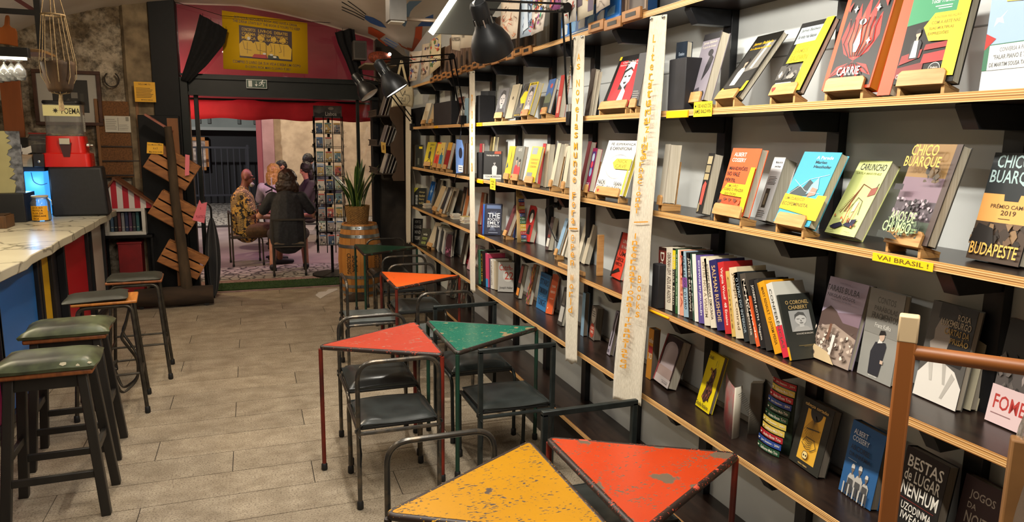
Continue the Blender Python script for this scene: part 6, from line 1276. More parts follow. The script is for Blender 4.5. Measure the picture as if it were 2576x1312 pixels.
for (aa, bb, cc, dd) in [(hx0, hx1, hz1-.035, hz1-.001), (hx0, hx1, hz0, hz0+.035), (hx0, hx0+.035, hz0+.035, hz1-.035), (hx1-.035, hx1, hz0+.035, hz1-.035)]: MB().box(aa, bb, hy0, hy0+.22, cc, dd).build('frame_bar', MWT, hc, bevel=.003)
MB().box(hx0+.035, hx1-.035, hy0+.20, hy0+.22, hz0+.035, hz1-.035).build('back_panel', mat('#1a1a1e', .6), hc)
for k in range(8):
    xx = hx0+.05+k*.035; hh_ = .2+.03*((k*5) % 3)
    t = wthing('book', ['slate blue', 'black', 'maroon', 'grey', 'navy', 'plum', 'charcoal', 'teal'][k]+' upright book inside the white house cabinet', 'book', (xx, hy0+.1, hz0+.0355), 'books in the house cabinet')
    if xx+.028 < hx1-.04:
        MB().box(xx, xx+.028, hy0+.05, hy0+.18, hz0+.0355, hz0+.0355+min(hh_, hz1-hz0-.08)).build('cover', mat(['#3a5066', '#1b1b1e', '#5a2a2c', '#77777a', '#26304f', '#4a2d48', '#2f3033', '#2a5558'][k], .5), t, bevel=.002)
        MB().box(xx+.003, xx+.025, hy0+.0495, hy0+.052, hz0+.08, hz0+.085).build('spine_band', mat('#b5ad98', .5), t)
    else: bpy.data.objects.remove(t)
# side table under it
tb = wthing('side_table', 'small black metal side table under the house cabinet', 'table', ((hx0+hx1)/2, hy0+.12, 0))
MB().box(hx0-.05, hx1+.06, hy0-.02, hy0+.26, hz0-.03, hz0-.001).build('table_top', MBLK, tb, bevel=.003)
for xx in (hx0-.04, hx1+.04):
    for yy in (hy0-.01, hy0+.24): MB().box(xx, xx+.022, yy, yy+.022, 0.0005, hz0-.031).build('leg', MBLK, tb)
q = HP(300, 680); q2 = HP(357, 613)
t = wthing('red_box', 'dark red box on the floor under the side table', 'box', ((q.x+q2.x)/2, hy0+.1, 0))
MB().box(q.x, q2.x-.01, hy0+.02, hy0+.23, .001, q2.z).build('body', mat('#8a1418', .5, col2='#6d0f14', scale=5.), t, bevel=.004); MB().box(q.x-.006, q2.x-.004, hy0+.014, hy0+.236, q2.z, q2.z+.02).build('lid', mat('#7a1014', .5), t, bevel=.003)
# ---- crates nailed to a trunk
cy0 = 8.20
def CP(x, y, Y=None): return PY(x, y, Y or cy0)
MCR = mat('#ab7038', .6, col2='#8a5628', scale=5., stretch=(1.5, 1.5, 8), bump=.12); MCR2 = mat('#9a6230', .6, col2='#7a4a20', scale=5., stretch=(1.5, 1.5, 8), bump=.12)
tr = wthing('crate_tower', 'display tower of tilted slatted crates fixed to a rough tree trunk', 'display stand', (CP(450, 745).x, cy0, 0))
tp = [CP(422, 318), CP(432, 400), CP(440, 500), CP(455, 600), CP(466, 690)]
MB().tube([tp[0]]+tp[1:]+[V((tp[-1].x+.01, cy0, .19))], [.036, .042, .045, .05, .056, .058], 12).build('trunk', mat('#4a3a26', .9, col2='#2f2416', scale=12., stretch=(1, 1, .25), bump=.8), tr)
pb = CP(425, 297, 8.35); MB().box(pb.x-.02, pb.x+.085, cy0+.13, cy0+.15, .2, pb.z).build('back_plank', mat('#7a4a1c', .6, col2='#5d3711', scale=6., stretch=(1, 1, .15)), tr)
MB().tube([(-1.22, cy0, .115), (-.9, cy0, .115), (-.46, cy0+.01, .115)], [.095, .105, .10], 16).build('base_log', mat('#3a2a1a', .9, col2='#22170d', scale=10., stretch=(.3, 1, 1), bump=.7), tr)
for xx in (-1.16, -.53):
    MB().box(xx-.03, xx+.03, cy0-.05, cy0+.05, .03, .06).build('caster_plate', MBLK, tr)
    MB().lathe([(.0, -.012), (.024, -.012), (.027, 0), (.024, .012), (0, .012)], 14, (xx, cy0-.03, .0275), ax=(0, 1, 0)).build('caster', MRUB, tr)
def crate(c, ang, w, h, d, slats):
    """open slatted crate seen from its slatted bottom, rotated in the wall plane"""
    u = V((cos(ang), 0, sin(ang))); v = V((-sin(ang), 0, cos(ang))); n = V((0, -1, 0)); th = .01
    o = V(c)-u*(w/2)-v*(h/2)
    cr_ = MB()
    for k in range(slats):
        g = h/slats; MB().par(o+v*(g*k+.008), u*w, v*(g-.016), -n*th).build('slat', MCR if k % 2 else MCR2, tr, bevel=.002)
    for uu in (0, w-.014):
        for k in range(2): MB().par(o+u*uu-n*(th+.002)+(-n)*(d/2*k+.004), u*.014, v*h, -n*(d/2-.012)).build('slat', MCR2, tr, bevel=.002)
    for vv in (0, h-.012):
        for k in range(2): MB().par(o+v*vv+u*.015-n*(th+.002)+(-n)*(d/2*k+.004), u*(w-.03), v*.012, -n*(d/2-.012)).build('slat', MCR, tr, bevel=.002)
crate(CP(432, 420, cy0+.06), radians(-33), .46, .30, .16, 3)
crate(CP(440, 535, cy0+.06), radians(-33), .44, .29, .16, 3)
crate(CP(460, 655, cy0+.07), radians(-30), .44, .26, .16, 3)
a1, a2 = CP(362, 287), CP(432, 330); MB().bar(a1+V((0, .1, 0)), a2+V((0, .1, 0)), .14, .02, (0, 0, 1)).build('shelf_flap', mat('#7a4238', .6, col2='#a0604a', scale=9.), tr)
def tagpaper(pts, col, label, ops, Y, name='paper_tag'):
    P = [PY(a_, b_, Y) for a_, b_ in pts]; t = wthing(name, label, 'tag', (P[0].x, Y, min(p_.z for p_ in P)))
    MB().prism([(p_.x, p_.z) for p_ in P], (0, Y, 0), (1, 0, 0), (0, 0, 1), (0, .0008, 0)).build('paper', mat(col, .6), t, smooth=False)
    x0_, x1_ = min(p_.x for p_ in P), max(p_.x for p_ in P); z0_, z1_ = min(p_.z for p_ in P), max(p_.z for p_ in P)
    if ops: prints('writing', t, (x0_, Y, z0_), (x1_-x0_, 0, 0), (0, 0, z1_-z0_), (0, -1, 0), ops)
tagpaper([(370, 357), (411, 361), (411, 388), (369, 385)], '#e0a824', 'yellow printed card pinned on the topmost tilted crate', [('t', "Kid's Menina e Moça", .1, .7, .92, .85, '#5a3f0a'), ('t', '6 x 5', .4, .42, .65, .58, '#5a3f0a'), ('t', 'Mais livros na sala', .15, .14, .9, .28, '#5a3f0a')], cy0+.04)
tagpaper([(466, 388), (477, 390), (476, 440), (465, 442)], '#d8707c', 'narrow pink paper tag hanging from the topmost crate', [], cy0+.03)
tagpaper([(484, 553), (502, 502), (507, 512), (521, 508), (514, 561)], '#d86a78', 'large pink paper tag hanging from the middle crate', [('t', 'O', .52, .58, .6, .68, '#8a2a3a'), ('t', 'PLASTICO', .25, .22, .85, .34, '#8a2a3a')], cy0+.01)
# ---- closed umbrella leaning at the door
uy = 8.52; ua, ub = PY(532, 548, uy), PY(537, 704, uy)
um = wthing('umbrella', 'closed black umbrella with curved handle leaning at the doorway', 'umbrella', (ub.x, uy, .0))
ub.z = .03
def fold(u, v):
    a_ = 2*pi*u; f = v; r = (.014+.05*sin(pi*min(1, f*1.02))**.7)*(1+.25*cos(6*a_)); c_ = ub*(1-f)+V((ua.x, uy, ua.z))*f
    return V((c_.x+r*cos(a_), c_.y+r*sin(a_), c_.z))
MB().grid(fold, 36, 14).build('canopy', mat('#14161a', .6, sheen=.3), um)
MB().tube([ub-V((0, 0, .028)), ub, ua], .006, 8).build('shaft', MBLK, um)
MB().tube(rpath([ua, ua+V((0, 0, .12)), ua+V((-.03, 0, .17)), ua+V((-.09, 0, .17)), ua+V((-.11, 0, .13))], .04, 5), .011, 8).build('handle', mat('#0e0e10', .4), um)
# lamp bar added over the counter, out of view, to carry the fill
t = wthing('added_lamp_bar', 'long slim lamp bar added out of view over the counter', 'lamp', (-1.9, 5.0, 2.33))
MB().box(-1.94, -1.86, 4.0, 6.0, 2.335, 2.37).build('housing', MST2, t, bevel=.003)
for yy in (4.3, 5.7): MB().tube([(-1.9, yy, 2.37), (-1.9, yy, zvault(-1.9, yy)-.002)], .004, 6).build('hanger', MST2, t)

# ================================================================== lamps, papers and pictures above the shelves
MLAMP = mat('#0e0f11', .42, .3); MROD = mat('#17181a', .35, .7); MSPR = mat('#8d7a5a', .4, .6)
def lamp(label, clamp, elbow, head, aim, lit, power=0., r=.095, hand=1):
    """spring-arm work lamp clamped to a shelf edge"""
    clamp, elbow, head, aim = V(clamp), V(elbow), V(head), V(aim)
    t = wthing('work_lamp', label, 'lamp', clamp, 'spring-arm work lamps on the shelves')
    MB().box(clamp.x-.02, clamp.x+.03, clamp.y-.022, clamp.y+.022, clamp.z-.04, clamp.z+.03).build('clamp', MLAMP, t, bevel=.003)
    MB().tube([clamp+V((-.005, 0, .03)), clamp+V((-.005, 0, .07))], .010, 10).build('socket_pin', mat('#b9b4a8', .3, .8), t)
    base = clamp+V((-.005, 0, .07))
    for (p, q, nm) in ((base, elbow, 'lower_arm'), (elbow, head, 'upper_arm')):
        d = (q-p).normalized(); s = d.cross(V((0, 1, 0)) if abs(d.y) < .8 else V((1, 0, 0))).normalized()*.019
        MB().bar(p+s, q+s, .009, .009).build(nm+'_rod', MROD, t); MB().bar(p-s, q-s, .009, .009).build(nm+'_rod', MROD, t)
        a = p+s+d*((q-p).length*.12); b = p-s+d*((q-p).length*.45)
        MB().tube([a+(b-a)*(i/40)+V((0, .004*cos(i*1.6), .004*sin(i*1.6))) for i in range(41)], .0022, 5).build('spring', MSPR, t)
    for p in (elbow, head): MB().lathe([(0, -.02), (.024, -.02), (.024, .02), (0, .02)], 14, p, ax=(0, 1, 0)).build('joint', MLAMP, t)
    ax = (aim-head).normalized(); nk = head+ax*.02
    MB().lathe([(0, -.03), (.034, -.03), (.040, -.015), (.040, .055), (.03, .06)], 20, nk, ax=ax).build('socket_cap', MLAMP, t)
    for i in range(12):
        a = ax.orthogonal().normalized(); b = ax.cross(a); w = 2*pi*i/12; o = nk+(a*cos(w)+b*sin(w))*.041
        MB().bar(o+ax*.035, o+ax*.085, .005, .004, a*cos(w)+b*sin(w)).build('vent_fin', mat('#a9a9a4', .3, .8) if i % 2 else MLAMP, t)
    prof = [(.038, .055), (.050, .085), (.072, .115), (.09, .155), (r, .20), (r, .205), (r-.003, .20), (.087, .155), (.069, .118), (.047, .088), (.034, .06)]
    MB().lathe(prof, 32, nk, ax=ax, cap=False).build('shade', [MLAMP], t)
    MB().lathe([(r-.0045, .198), (.0845, .155), (.066, .12), (.044, .09)], 32, nk, ax=ax, cap=False).build('shade_lining', mat('#e6e6e2', .5, emit=2.5 if lit else 0., emcol='#fff6e4'), t)
    MB().ell(nk+ax*.13, (.03, .03, .03), 14, 10).build('bulb', mat('#fff8ea', .3, emit=30. if lit else 0., emcol='#fff4e0') if lit else mat('#d8d4ca', .3), t)
    if lit: light('lamp_light', 'SPOT', nk+ax*.165, power, (1, .94, .84), .03, aim=nk+ax*2, spot=2.1, blend=.6)
    return t
lamp('black work lamp on a long arm above the narrow banner', PX(1436, 295, 1.592), PX(1424, 20, 1.50), PY(1203, 12, 3.02), PY(1203, 12, 3.02)+V((.34, .30, -.62)), True, 11)
lamp('switched-on black work lamp beside the cream tote bag', PX(1163, 300, 1.592), PX(1136, 142, 1.50), PY(952, 158, 5.05), PY(952, 158, 5.05)+V((.40, -.10, -.62)), True, 66)
lamp('black work lamp reaching towards the door header', PX(1036, 318, 1.592), PY(962, 203, 7.0), PY(893, 190, 6.75), PY(893, 190, 6.75)+V((.42, -.25, -.62)), False)
lamp('black work lamp clamped to the top shelf beyond the flame book', (1.592, 1.75, 2.335), (1.45, 1.80, 2.74), (.95, 1.95, 2.52), (1.80, 2.1, 1.80), True, 24)
# dangling lamp cords
def cord(pts, r, col, label, name='lamp_cord'):
    P = [V(p) for p in pts]; t = wthing(name, label, 'cord', min(P, key=lambda p: p.z)); MB().tube(rpath(P, .05, 4), r, 6).build('cable', mat(col, .5), t)
cord([PX(1438, 308, 1.585), PX(1446, 350, 1.587), PX(1440, 420, 1.586), PX(1437, 500, 1.587), PX(1440, 540, 1.586)], .004, '#101012', 'black lamp cord hanging down beside the narrow banner')
cord([PX(1162, 305, 1.585), PX(1158, 340, 1.585), PX(1154, 380, 1.587), PX(1150, 430, 1.585), PX(1143, 460, 1.586)], .004, '#101012', 'black lamp cord hanging beside the blue paper bag')
sk_ = wthing('wall_socket', 'round black wall socket with plug on the white wall', 'socket', PX(1408, 515, XW-.012))
p = PX(1408, 515, XW-.002); MB().lathe([(0, 0), (.032, 0), (.032, .008), (.026, .012), (0, .012)], 20, p, ax=(-1, 0, 0)).build('plate', MLAMP, sk_); MB().lathe([(0, .012), (.018, .012), (.018, .04), (.008, .05), (0, .05)], 14, p, ax=(-1, 0, 0)).build('plug', MLAMP, sk_)
cord([p+V((-.05, 0, 0)), p+V((-.08, .05, -.02)), PX(1378, 560, 1.76), PX(1398, 605, 1.77), PX(1408, 610, 1.79)], .004, '#101012', 'black plug lead looping from the wall socket')
cord([PX(1040, 430, 1.75), PX(1046, 470, 1.78), PX(1062, 492, 1.80)], .003, '#c9c4b8', 'white cable trailing down the far wall')
# blue paper bag hung on a shelf
b0 = PX(1155, 345, 1.588); t = wthing('paper_bag', 'narrow light blue paper bag hanging from the shelf edge', 'bag', PX(1160, 436, 1.588))
P = [PX(1152, 350, 1.588), PX(1163, 352, 1.588), PX(1168, 375, 1.588), PX(1166, 434, 1.588), PX(1151, 436, 1.588), PX(1150, 380, 1.588)]
MB().prism([(q.y, q.z) for q in P], (1.575, 0, 0), (0, 1, 0), (0, 0, 1), (.012, 0, 0)).build('bag', mat('#6a8fd0', .5), t, bevel=.002)
MB().tube([PX(1157, 352, 1.582), PX(1160, 335, 1.585), PX(1160, 322, 1.592)], .003, 6).build('handle', mat('#3a3f4a', .5), t)
a_, b_, c_ = PX(1151, 436, 1.574), PX(1166, 434, 1.574), PX(1151, 352, 1.574)
prints('print', t, (1.575, a_.y, a_.z), (0, b_.y-a_.y, 0), (0, 0, c_.z-a_.z), (-1, 0, 0), [('e', .5, .62, .3, .16, '#23283a'), ('r', .12, .06, .9, .26, '#d9dce0'), ('r', .25, .12, .8, .14, '#3a3f4a'), ('r', .25, .18, .8, .2, '#3a3f4a')])
# tote bag
yt = 7.3
tb_ = wthing('tote_bag', 'cream cotton tote bag with ink drawing hanging at the shelf end', 'bag', PY(1012, 270, yt))
def tote(u, v):
    p = PY(984+54*u+(3*sin(v*3)), 270-52*v-4*sin(pi*u)*(1-v), yt); return p+V((0, -.02*sin(pi*u)*sin(pi*min(v*1.2, 1)), 0))
MB().grid(tote, 12, 10).build('cloth', mat('#d4cbae', .85, col2='#c2b896', scale=120.), tb_, solid=.012)
for x in (994, 1026): MB().bar(PY(x, 222, yt), PY(1010, 152, yt+.02), .022, .003, (0, 1, 0)).build('strap', mat('#c9bd98', .85), tb_)
prints('ink_drawing', tb_, tote(0, 0), tote(1, 0)-tote(0, 0), tote(0, 1)-tote(0, 0), (0, -1, 0), [('l', [(.35, .8), (.45, .5), (.6, .8), (.58, .3)], .02, '#3a3d40'), ('l', [(.25, .45), (.45, .4), (.4, .25), (.6, .25)], .02, '#3a3d40'), ('l', [(.5, .6), (.75, .55), (.8, .3), (.7, .1)], .02, '#3a3d40')], lift=.012, surf=tote)
q = PX(1024, 276, 1.60); t = wthing('coat_hook', 'steel hook carrying the cream tote bag', 'hook', PY(1010, 150, yt+.02)); MB().tube([PY(1010, 156, yt+.02), PY(1012, 150, yt+.02), V((1.85, yt+.03, PY(1010, 150, yt).z))], .005, 8).build('hook', MROD, t)
# ---- wooden portrait plaques along the top shelf
MPLQ = mat('#a8743e', .5, col2='#8f5f30', scale=7., stretch=(1, .2, 1)); zT = ST['T']
rp_ = random.Random(4)
ORD = 'first second third fourth fifth sixth seventh eighth ninth tenth eleventh twelfth thirteenth fourteenth fifteenth sixteenth seventeenth eighteenth nineteenth twentieth twenty-first twenty-second twenty-third twenty-fourth twenty-fifth twenty-sixth'.split()
yy = 6.55; k = 0
while yy > 2.75:
    near = yy < 3.4; w = .165 if near else .145; skip = 3.35 < yy < 4.0
    if not skip:
        h = .26 if near else rp_.uniform(.24, .30)
        t = wthing('portrait_plaque', ORD[k]+' wooden portrait plaque along the top shelf counting from the door', 'plaque', (1.62, yy, zT), 'wooden portrait plaques on the top shelf'); k += 1
        MB().box(1.583, 1.597, yy-w/2+.002, yy+w/2-.002, zT-.022-.012*(k % 2), zT+.026-.012*(k % 2)).build('name_plate', MPLQ, t, bevel=.002)
        MB().box(1.5815, 1.583, yy-w*.27, yy+w*.27, zT-.006-.012*(k % 2), zT+.012-.012*(k % 2)).build('name_slot', mat('#15110d', .5), t)
        MB().box(1.598, 1.66, yy-w/2+.004, yy+w/2-.004, zT+.0005, zT+.012).build('foot', MPLQ, t)
        MB().box(1.612, 1.622, yy-w/2+.004, yy+w/2-.004, zT+.0125, zT+h).build('photo_board', mat('#6a5340', .5, col2='#8d7660', scale=5., stretch=(1, 1, .2)), t, bevel=.001)
        dk = rp_.choice(['#2d221c', '#3a2a22', '#241d1a']); hd = '#77645a'
        prints('portrait_print', t, (1.612, yy+w/2-.004, zT+.0125), (0, -w+.008, 0), (0, 0, h-.0125), (-1, 0, 0), [('r', .08, .04, .92, .96, dk if near else '#5a4538'), ('p', [(.2, .04), (.8, .04), (.72, .4), (.5, .46), (.28, .4)], '#1c1714' if not near else '#4a3d34'), ('e', .5, .6, .15, .14, hd), ('p', [(.34, .6), (.4, .76), (.6, .76), (.66, .6), (.55, .68)], '#17120f')], rough=.5)
    yy -= w+.006
# ---- children's paintings and sheets hung on a line
ln = wthing('drying_line', 'thin cord with sheets stretched above the top shelf', 'line', PX(1125, 48, 1.50))
MB().tube([PX(1118, 60, 1.52), PX(1240, -20, 1.50), PX(1420, -60, 1.46)], .003, 6).build('cord', mat('#8d8272', .7), ln)
SH_ = [((1030, 130), (1062, 128), (1030, 205), (1048, 202), '#cfc2b2', ['#c83a2c', '#2a3a8c', '#8a6a4a']), ((1062, 112), (1082, 108), (1058, 205), (1078, 190), '#c9b9a4', ['#2b3470', '#6d5a4a', '#8d3a34']),
       ((1082, 104), (1110, 84), (1080, 190), (1108, 165), '#cfc09a', ['#4a7a4a', '#3a4aa0', '#c84a2c', '#d0b43a'])]
nmz = ['beige sheet with small red and blue painted marks beside the mural', 'tan sheet with dark blue painted figures on the top shelf', 'cream sheet with green and red painted strokes on the top shelf']
def art(quad, X, col, ops, label, name='painted_sheet', cat='painting'):
    tl, tr, bl, br = [PX(a, b, X) for a, b in quad]
    t = wthing(name, label, cat, (X, (bl.y+br.y)/2, min(bl.z, br.z)))
    def sf(u, v): p = (bl*(1-u)+br*u)*(1-v)+(tl*(1-u)+tr*u)*v; return p+V((-.004*sin(pi*u), 0, 0))
    MB().grid(sf, 4, 4).build('sheet', mat(col, .7, col2=None), t, solid=.0015)
    prints('brushwork', t, bl, br-bl, tl-bl, (-1, 0, 0), ops, rough=.7, lift=.0022, surf=sf)
    return t
ra = random.Random(9)
def squig(n, cols, w=.02):
    out = []
    for i in range(n):
        x, y = ra.uniform(.1, .85), ra.uniform(.08, .9); pts = [(x, y)]
        for j in range(4): x = min(max(x+ra.uniform(-.18, .18), .05), .95); y = min(max(y+ra.uniform(-.1, .1), .04), .96); pts.append((x, y))
        out.append(('l', pts, w, ra.choice(cols)))
    return out
for (q, lb) in zip(SH_, nmz): art(q[:4], 1.575, q[4], rag(ra, .08, .08, .92, .92, 8, q[5], .07)+squig(8, q[5], .025), lb)
art([(1262, -30), (1312, -40), (1258, 108), (1300, 96)], 1.50, '#cdbba4', squig(16, ['#b0452c', '#8a6a5a', '#c8784a'], .012), 'beige sheet with thin red scribbles hung behind the black lamp')
art([(1313, -40), (1342, -50), (1308, 96), (1338, 88)], 1.51, '#a9b9c8', squig(6, ['#2b3550', '#7a8fb0'], .03)+[('p', [(.4, .1), (.8, .15), (.7, .6), (.5, .7)], '#c0cad4')], 'pale blue sheet with dark outlined figure')
art([(1342, -50), (1384, -60), (1336, 90), (1366, 76)], 1.50, '#cfc4b8', rag(ra, .2, .1, .9, .9, 26, ['#2f55a8', '#c84a2c', '#d8a83c', '#3a8a6a', '#8a3a7a'], .08)+squig(10, ['#23283a', '#c8302c'], .02), 'white sheet crowded with bright blue and orange painting')
art([(1386, -60), (1412, -66), (1384, 30), (1410, 22)], 1.52, '#7a3a6a', rag(ra, .1, .1, .9, .9, 20, ['#c84a7a', '#3a3a8a', '#d86a4a', '#e0a8b8'], .1), 'purple and red painted sheet near the lamp elbow')
art([(1414, -50), (1450, -62), (1416, 65), (1449, 52)], 1.53, '#b8b2a8', squig(5, ['#a83a2c', '#5a5a5e'], .02)+[('e', .7, .62, .08, .06, '#a83a34'), ('r', .3, .5, .45, .62, '#8d8d8a')], 'grey-white sheet with small red flower hung over the top shelf')
art([(1452, -60), (1500, -80), (1452, 54), (1492, 36)], 1.54, '#b9ae98', [('r', .0, .3, .36, 1, '#4a3d48'), ('r', .72, .1, 1, .6, '#55485a')]+squig(5, ['#c8962c', '#8a7a5a'], .02), 'paper collage with dark violet blocks over the top shelf')
art([(1500, -80), (1536, -92), (1500, 34), (1534, 12)], 1.55, '#b5a89a', squig(6, ['#5a5048', '#8a8078'], .012), 'brownish sketch sheet beside the dark violet collage')
# two lettered sheets on pegs
def lettered(quad, rows, label, X=1.44):
    t = art(quad, X, '#cfc4b0', [('t', s, .1, .86-.2*i, .12+.085*len(s), .97-.2*i, '#3a3430') for i, s in enumerate(rows)], label, 'lettered_sheet', 'paper')
    tl, tr = PX(*quad[0], X), PX(*quad[1], X)
    for f in (.35,):
        p = tl*(1-f)+tr*f
        for s in (-1, 1): MB().bar(p+V((-.006, s*.004, -.03)), p+V((-.006, s*.012, .035)), .008, .008, (1, 0, 0)).build('peg_half', mat('#b5854a', .6), t)
lettered([(1134, 45), (1164, 32), (1137, 124), (1158, 128)], ['LO QUE', 'SE L TOCO', 'E A LIBERDADE', 'NO PRECISA'], 'lettered cloth sheet pegged to the line left of the black lamp')
lettered([(1168, 26), (1200, 8), (1157, 122), (1196, 118)], ['HA LUGAR', 'LIBERDADE', '', 'We'], 'second lettered sheet pegged right behind the black lamp shade')
# blue and white printed carton
q = [PX(1408, 118, 1.60), PX(1556, 58, 1.60)]
t = wthing('printed_carton', 'blue and white patterned carton lying on the top shelf', 'carton', (1.63, (q[0].y+q[1].y)/2, zT))
MB().box(1.604, 1.80, q[1].y, q[0].y, zT+.0006, zT+.115).build('carton', mat('#1f66b0', .45), t, bevel=.004)
prints('print', t, (1.604, q[0].y, zT), (0, q[1].y-q[0].y, 0), (0, 0, .115), (-1, 0, 0), [('p', [(.02+.16*i, .1+.04*i), (.13+.16*i, .12+.04*i), (.14+.16*i, .5+.03*i), (.08+.16*i, .62), (.02+.16*i, .45)], '#c8ccca' if i % 2 == 0 else '#6fa0c8') for i in range(6)]+[('p', [(.05, .04), (.8, .05), (.78, .12), (.3, .1)], '#c8ccca')])
# ---- LED fixture over the line, metal boxes, battens
l0, l1 = PY(1150, -6, 4.6), PY(1090, 84, 4.6)
t = wthing('led_panel', 'tilted grey light panel with bright strip along its edge', 'lamp', l1); d = l1-l0; w_ = V((.34, .10, .02))
MB().par(l0, d, w_, V((0, .02, 0))).build('housing', mat('#6d716e', .45, .4), t, bevel=.003)
MB().bar(l0+V((-.016, -.004, 0)), l1+V((-.016, -.004, 0)), .036, .022, (0, 1, 0)).build('light_strip', mat('#fff6e2', .4, emit=12., emcol='#fff3da'), t)
MB().tube([l0+w_*.5, V((l0.x+.17, 4.65, zvault(l0.x+.17, 4.65)))], .006, 6).build('hanger', MROD, t)
def metalbox(c, s, label, up, rod=None):
    t = wthing('metal_box', label, 'box', (c.x, c.y, c.z-s[2]/2)); MB().cbox(c, s).build('body', mat('#55524e', .4, .5, col2='#6a6660', scale=5.), t, bevel=.004); MB().cbox(c-V((0, 0, s[2]/2+.004)), (s[0]*.8, s[1]*.8, .008)).build('lamp_glass', mat('#c9c6ba', .4), t)
    MB().tube([c+V((0, 0, s[2]/2)), V((c.x, c.y, up-.004))], .010, 8).build('stem', MROD, t)
    if rod: MB().tube(rod, .012, 8).build('side_rod', mat('#6d5f52', .4, .5), t)
c = PY(996, 14, 4.7); metalbox(c, (.11, .14, .20), 'grey metal lamp box with side rod hanging under the painted vault', zvault(c.x, c.y), [PY(1016, 47, 4.7), PY(1134, 54, 4.7)])
c = PY(904, 128, 8.5); t = wthing('speaker_box', 'small grey speaker box mounted above the door corner', 'speaker', (c.x, c.y, c.z-.1))
MB().cbox(c, (.15, .14, .21)).build('body', mat('#55524e', .4, .5, col2='#6a6660', scale=5.), t, bevel=.004); MB().tube([c+V((0, .07, 0)), V((c.x, YB-.004, c.z))], .012, 8).build('bracket', MROD, t); MB().cbox(c-V((0, .071, .0)), (.12, .003, .17)).build('grille', mat('#3a3835', .6), t)
for i, b in enumerate(BATTENS):
    t = wthing('ceiling_batten', ['ceiling light batten above the wooden stand', 'ceiling light batten above the yellow table', 'ceiling light batten above the red and green tables', 'added ceiling light batten over the near aisle', 'added ceiling light batten over the bar stools'][i], 'lamp', (b[0], b[1], b[2]-.03), 'ceiling light battens')
    MB().box(b[0]-.04, b[0]+.04, b[1]-.68, b[1]+.68, b[2]-.005, b[2]+.05).build('housing', mat('#8d8d8a', .4, .3), t, bevel=.004)
    MB().box(b[0]-.03, b[0]+.03, b[1]-.65, b[1]+.65, b[2]-.028, b[2]-.0055).build('diffuser', mat('#fff6e2', .4, emit=5., emcol='#fff0d4'), t, bevel=.004)
    for s in (-.5, .5): MB().tube([(b[0], b[1]+s, b[2]+.05), (b[0], b[1]+s, zvault(b[0], b[1]+s))], .004, 6).build('hanger', MROD, t)
# fitting added above the view for the entrance fill
x, y, z = -.35, 6.15, 3.02
t = wthing('added_bulb', 'added pendant bulb above the view before the doorway', 'lamp', (x, y, z+.05))
MB().tube([(x, y, z+.16), (x, y, zvault(x, y)-.003)], .003, 6).build('cord', MROD, t); MB().lathe([(0, .0), (.02, .0), (.02, .05), (.006, .06)], 12, (x, y, z+.11)).build('socket', MLAMP, t)
# red lantern basket over the door corner
c = PY(955, 145, 8.2); t = wthing('lantern_basket', 'reddish wicker lantern basket on a small board above the doorway corner', 'lantern', (c.x, c.y, c.z-.08))
MB().ell(c, (.13, .10, .07), 18, 10).build('basket', mat('#5d2a18', .7, col2='#9a4020', scale=60., bump=.5), t); MB().box(c.x-.18, c.x+.17, 8.1, 8.75, c.z-.09, c.z-.071).build('board', mat('#8a7a62', .6), t)
MB().ell(c+V((.1, -.07, .035)), (.018, .018, .018), 10, 8).build('bulb', mat('#fff0e0', .4, emit=18.), t)

# ================================================================== around the doorway
def DP(x, y, Y=YB-.06): return PY(x, y, Y)
# poster behind the transom glass, exit sign, curtains
yq = YB-.02
TLp, TRp, BRp, BLp = DP(558, 26, yq), DP(773, 58, yq), DP(775, 186, yq), DP(562, 173, yq)
t = wthing('poster', 'yellow bilingual poster with a drawing of people at a cafe table', 'poster', (BLp+BRp)/2)
def pf(u, v): return (BLp*(1-u)+BRp*u)*(1-v)+(TLp*(1-u)+TRp*u)*v
MB().grid(pf, 2, 2).build('sheet', mat('#e3b40a', .6), t, solid=.001)
PU = '#3a2028'; PYL = '#e3b82a'
ops = [('t', 'BUY YOUR FAVOURITE BOOK AND HAVE A DRINK', .14, .90, .88, .945, PU), ('t', 'THE DRINK STAYS BUT THE BOOK IS YOURS TO KEEP', .12, .83, .91, .878, PU), ('t', 'COMPRE O LIVRO DA SUA VIDA E BEBA UM COPO', .11, .12, .91, .17, PU), ('t', 'O COPO FICA MAS O LIVRO É SEU', .25, .045, .79, .095, PU), ('r', .19, .22, .81, .79, PU)]
for i in range(9): ops.append(('t', ['CONCERTOS', 'LIVROS', 'DEBATES', 'CINEMA', 'POESIA', 'CONVERSAS', 'MUSICA', 'LEITURAS', 'TEATRO'][i], .22+.19*(i % 3), .70-.075*(i//3), .38+.19*(i % 3), .755-.075*(i//3), PYL))
def pperson(cu, s, dirn):
    return [('p', [(cu-.085*s, .25), (cu+.085*s, .25), (cu+.095*s, .45), (cu+.05*s, .53), (cu-.05*s, .53), (cu-.095*s, .45)], PYL), ('e', cu+.01*dirn, .60, .035*s, .062*s, PYL), ('l', [(cu-.05*s, .52), (cu-.03*s, .38), (cu+.06*dirn*s, .36)], .006, PU), ('l', [(cu-.03, .55), (cu+.02*dirn, .57), (cu+.03, .55)], .006, PU), ('l', [(cu-.035*s, .62), (cu, .665), (cu+.035*s, .62)], .008, PU), ('l', [(cu, .5), (cu, .3)], .005, PU)]
ops += pperson(.28, 1.0, 1)+pperson(.43, 1.1, 1)+pperson(.60, .95, -1)+pperson(.71, 1.0, -1)
